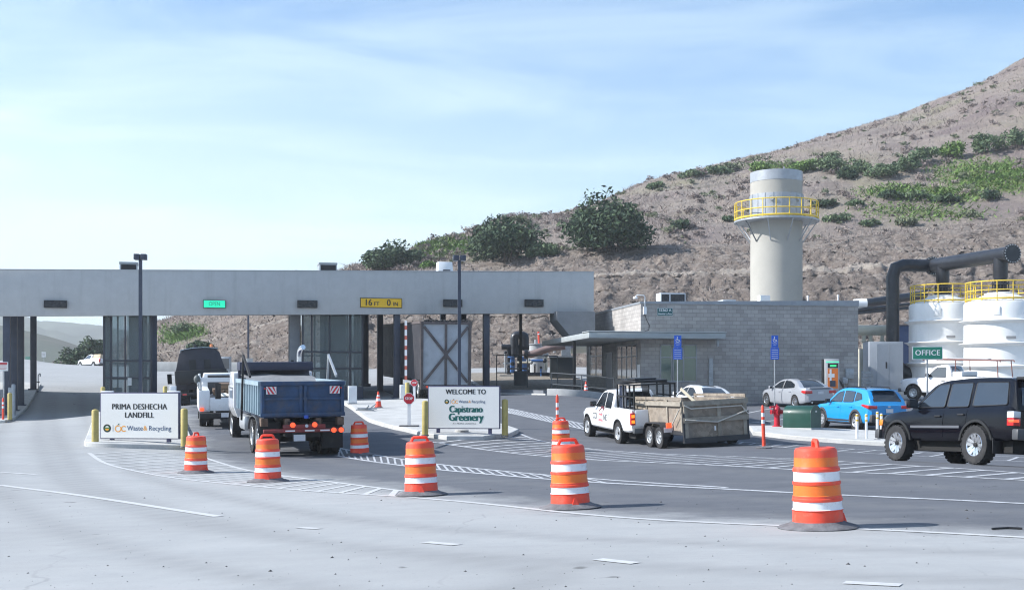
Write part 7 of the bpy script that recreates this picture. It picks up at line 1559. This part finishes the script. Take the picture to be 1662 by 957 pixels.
X, Y = XY(1349.5, 31.5); zg = gz(X, Y); H = HC+(HY-582.5)/31.5-zg; t = thing('ev_charger', 'tall grey car charger with an orange front and green display by the office wall', 'charger', (X, Y, zg), R(-2)); w = .36
mb = MB(); mb.hexa([(-w,-.2,0),(w,-.2,0),(w,.3,0),(-w,.3,0),(-w-.02,-.2,H),(w,-.2,H),(w,.3,H),(-w-.02,.3,H)]); mb.build('cabinet', mat('charger grey', (.46, .47, .48), .4), t, bevel=.03); mb = MB(); mb.box(-w-.09, -w-.025, -.1, .3, .3, H); mb.build('side_fin', black_m, t, bevel=.02)
chor = mat('orange charger panel', (.80, .20, .03), .4); mb = MB(); mb.box(-w*.66, w*.80, -.212, -.203, H*.36, H-.48); mb.box(-w*.66, w*.80, -.212, -.203, .12, H*.24); mb.build('front_panel', chor, t)
mb = MB(); mb.box(-w*.66, w*.80, -.213, -.203, H-.46, H-.22); mb.build('display', screen_m, t); mb = MB(); mb.box(-.12, .2, -.217, -.214, H-.39, H-.30); mb.build('display_text', mat('green lit text', (.05, .7, .25), .5, emit=.5), t); mb = MB(); mb.box(-w*.9, w*.95, -.213, -.203, H-.17, H-.12); mb.build('light_bar', mat('green light bar', (.1, .75, .4), .5, emit=.6), t)
mb = MB(); mb.box(-w*.58, w*.30, -.2165, -.2135, H*.60, H*.68); mb.box(-w*.38, -w*.12, -.2175, -.2145, H*.52, H*.78); mb.build('white_cross', wtxt, t); mb = MB(); mb.box(-.12, .16, -.222, -.213, H*.40, H*.53); mb.build('card_reader', mat('dark reader', (.04, .05, .08), .4), t)
mb = MB(); mb.tube([(w, -.1, H*.55), (w+.2, -.2, H*.42), (w+.3, -.25, H*.2), (w+.25, -.2, H*.33), (w+.05, -.1, H*.5)], .03, 6); mb.build('charging_cable', black_m, t)
# broken barrier pieces on the middle island and small grey cabinet beyond
X, Y = XY(596, 37.5); t = thing('scrap_pipes', 'loose grey pipes lying on the island beside the small cone', 'scrap', (X, Y, gz(X, Y)+.14)); mb = MB()
for a, b in (((-.5,.1,.04),(.3,-.1,.05)),((-.4,-.2,.1),(.4,.15,.1)),((-.1,.2,.05),(.1,-.3,.22)),((.1,.1,.1),(.35,.2,.3))): mb.rod(a, b, .035, n=6)
mb.build('pipes', galv_m, t)
X, Y = XY(437, 22); t = thing('small_cabinet', 'grey louvred cabinet beyond the dark truck', 'cabinet', (*XY(367, 21), gz(*XY(367, 21)))); mb = MB(); mb.box(-.35, .35, -.2, .3, 0, 1.25); mb.build('case', galv_m, t, bevel=.02); mb = MB(); mb.box(-.28, .28, -.21, -.202, .3, 1.1); mb.build('louvre', mat('dark louvre', (.12, .12, .12), .6), t)
mb = MB(); a = G(1610, 860); mb.tube([(a.x-.0, a.y, gz(a.x, a.y)+.015), (a.x+.2, a.y+.05, gz(a.x, a.y)+.02), (a.x+.32, a.y-.02, gz(a.x, a.y)+.02)], .012, 6); o = mb.build('wire_scrap', black_m); tag(o, 'short black wire scrap on the road right of the nearest drum', 'scrap')
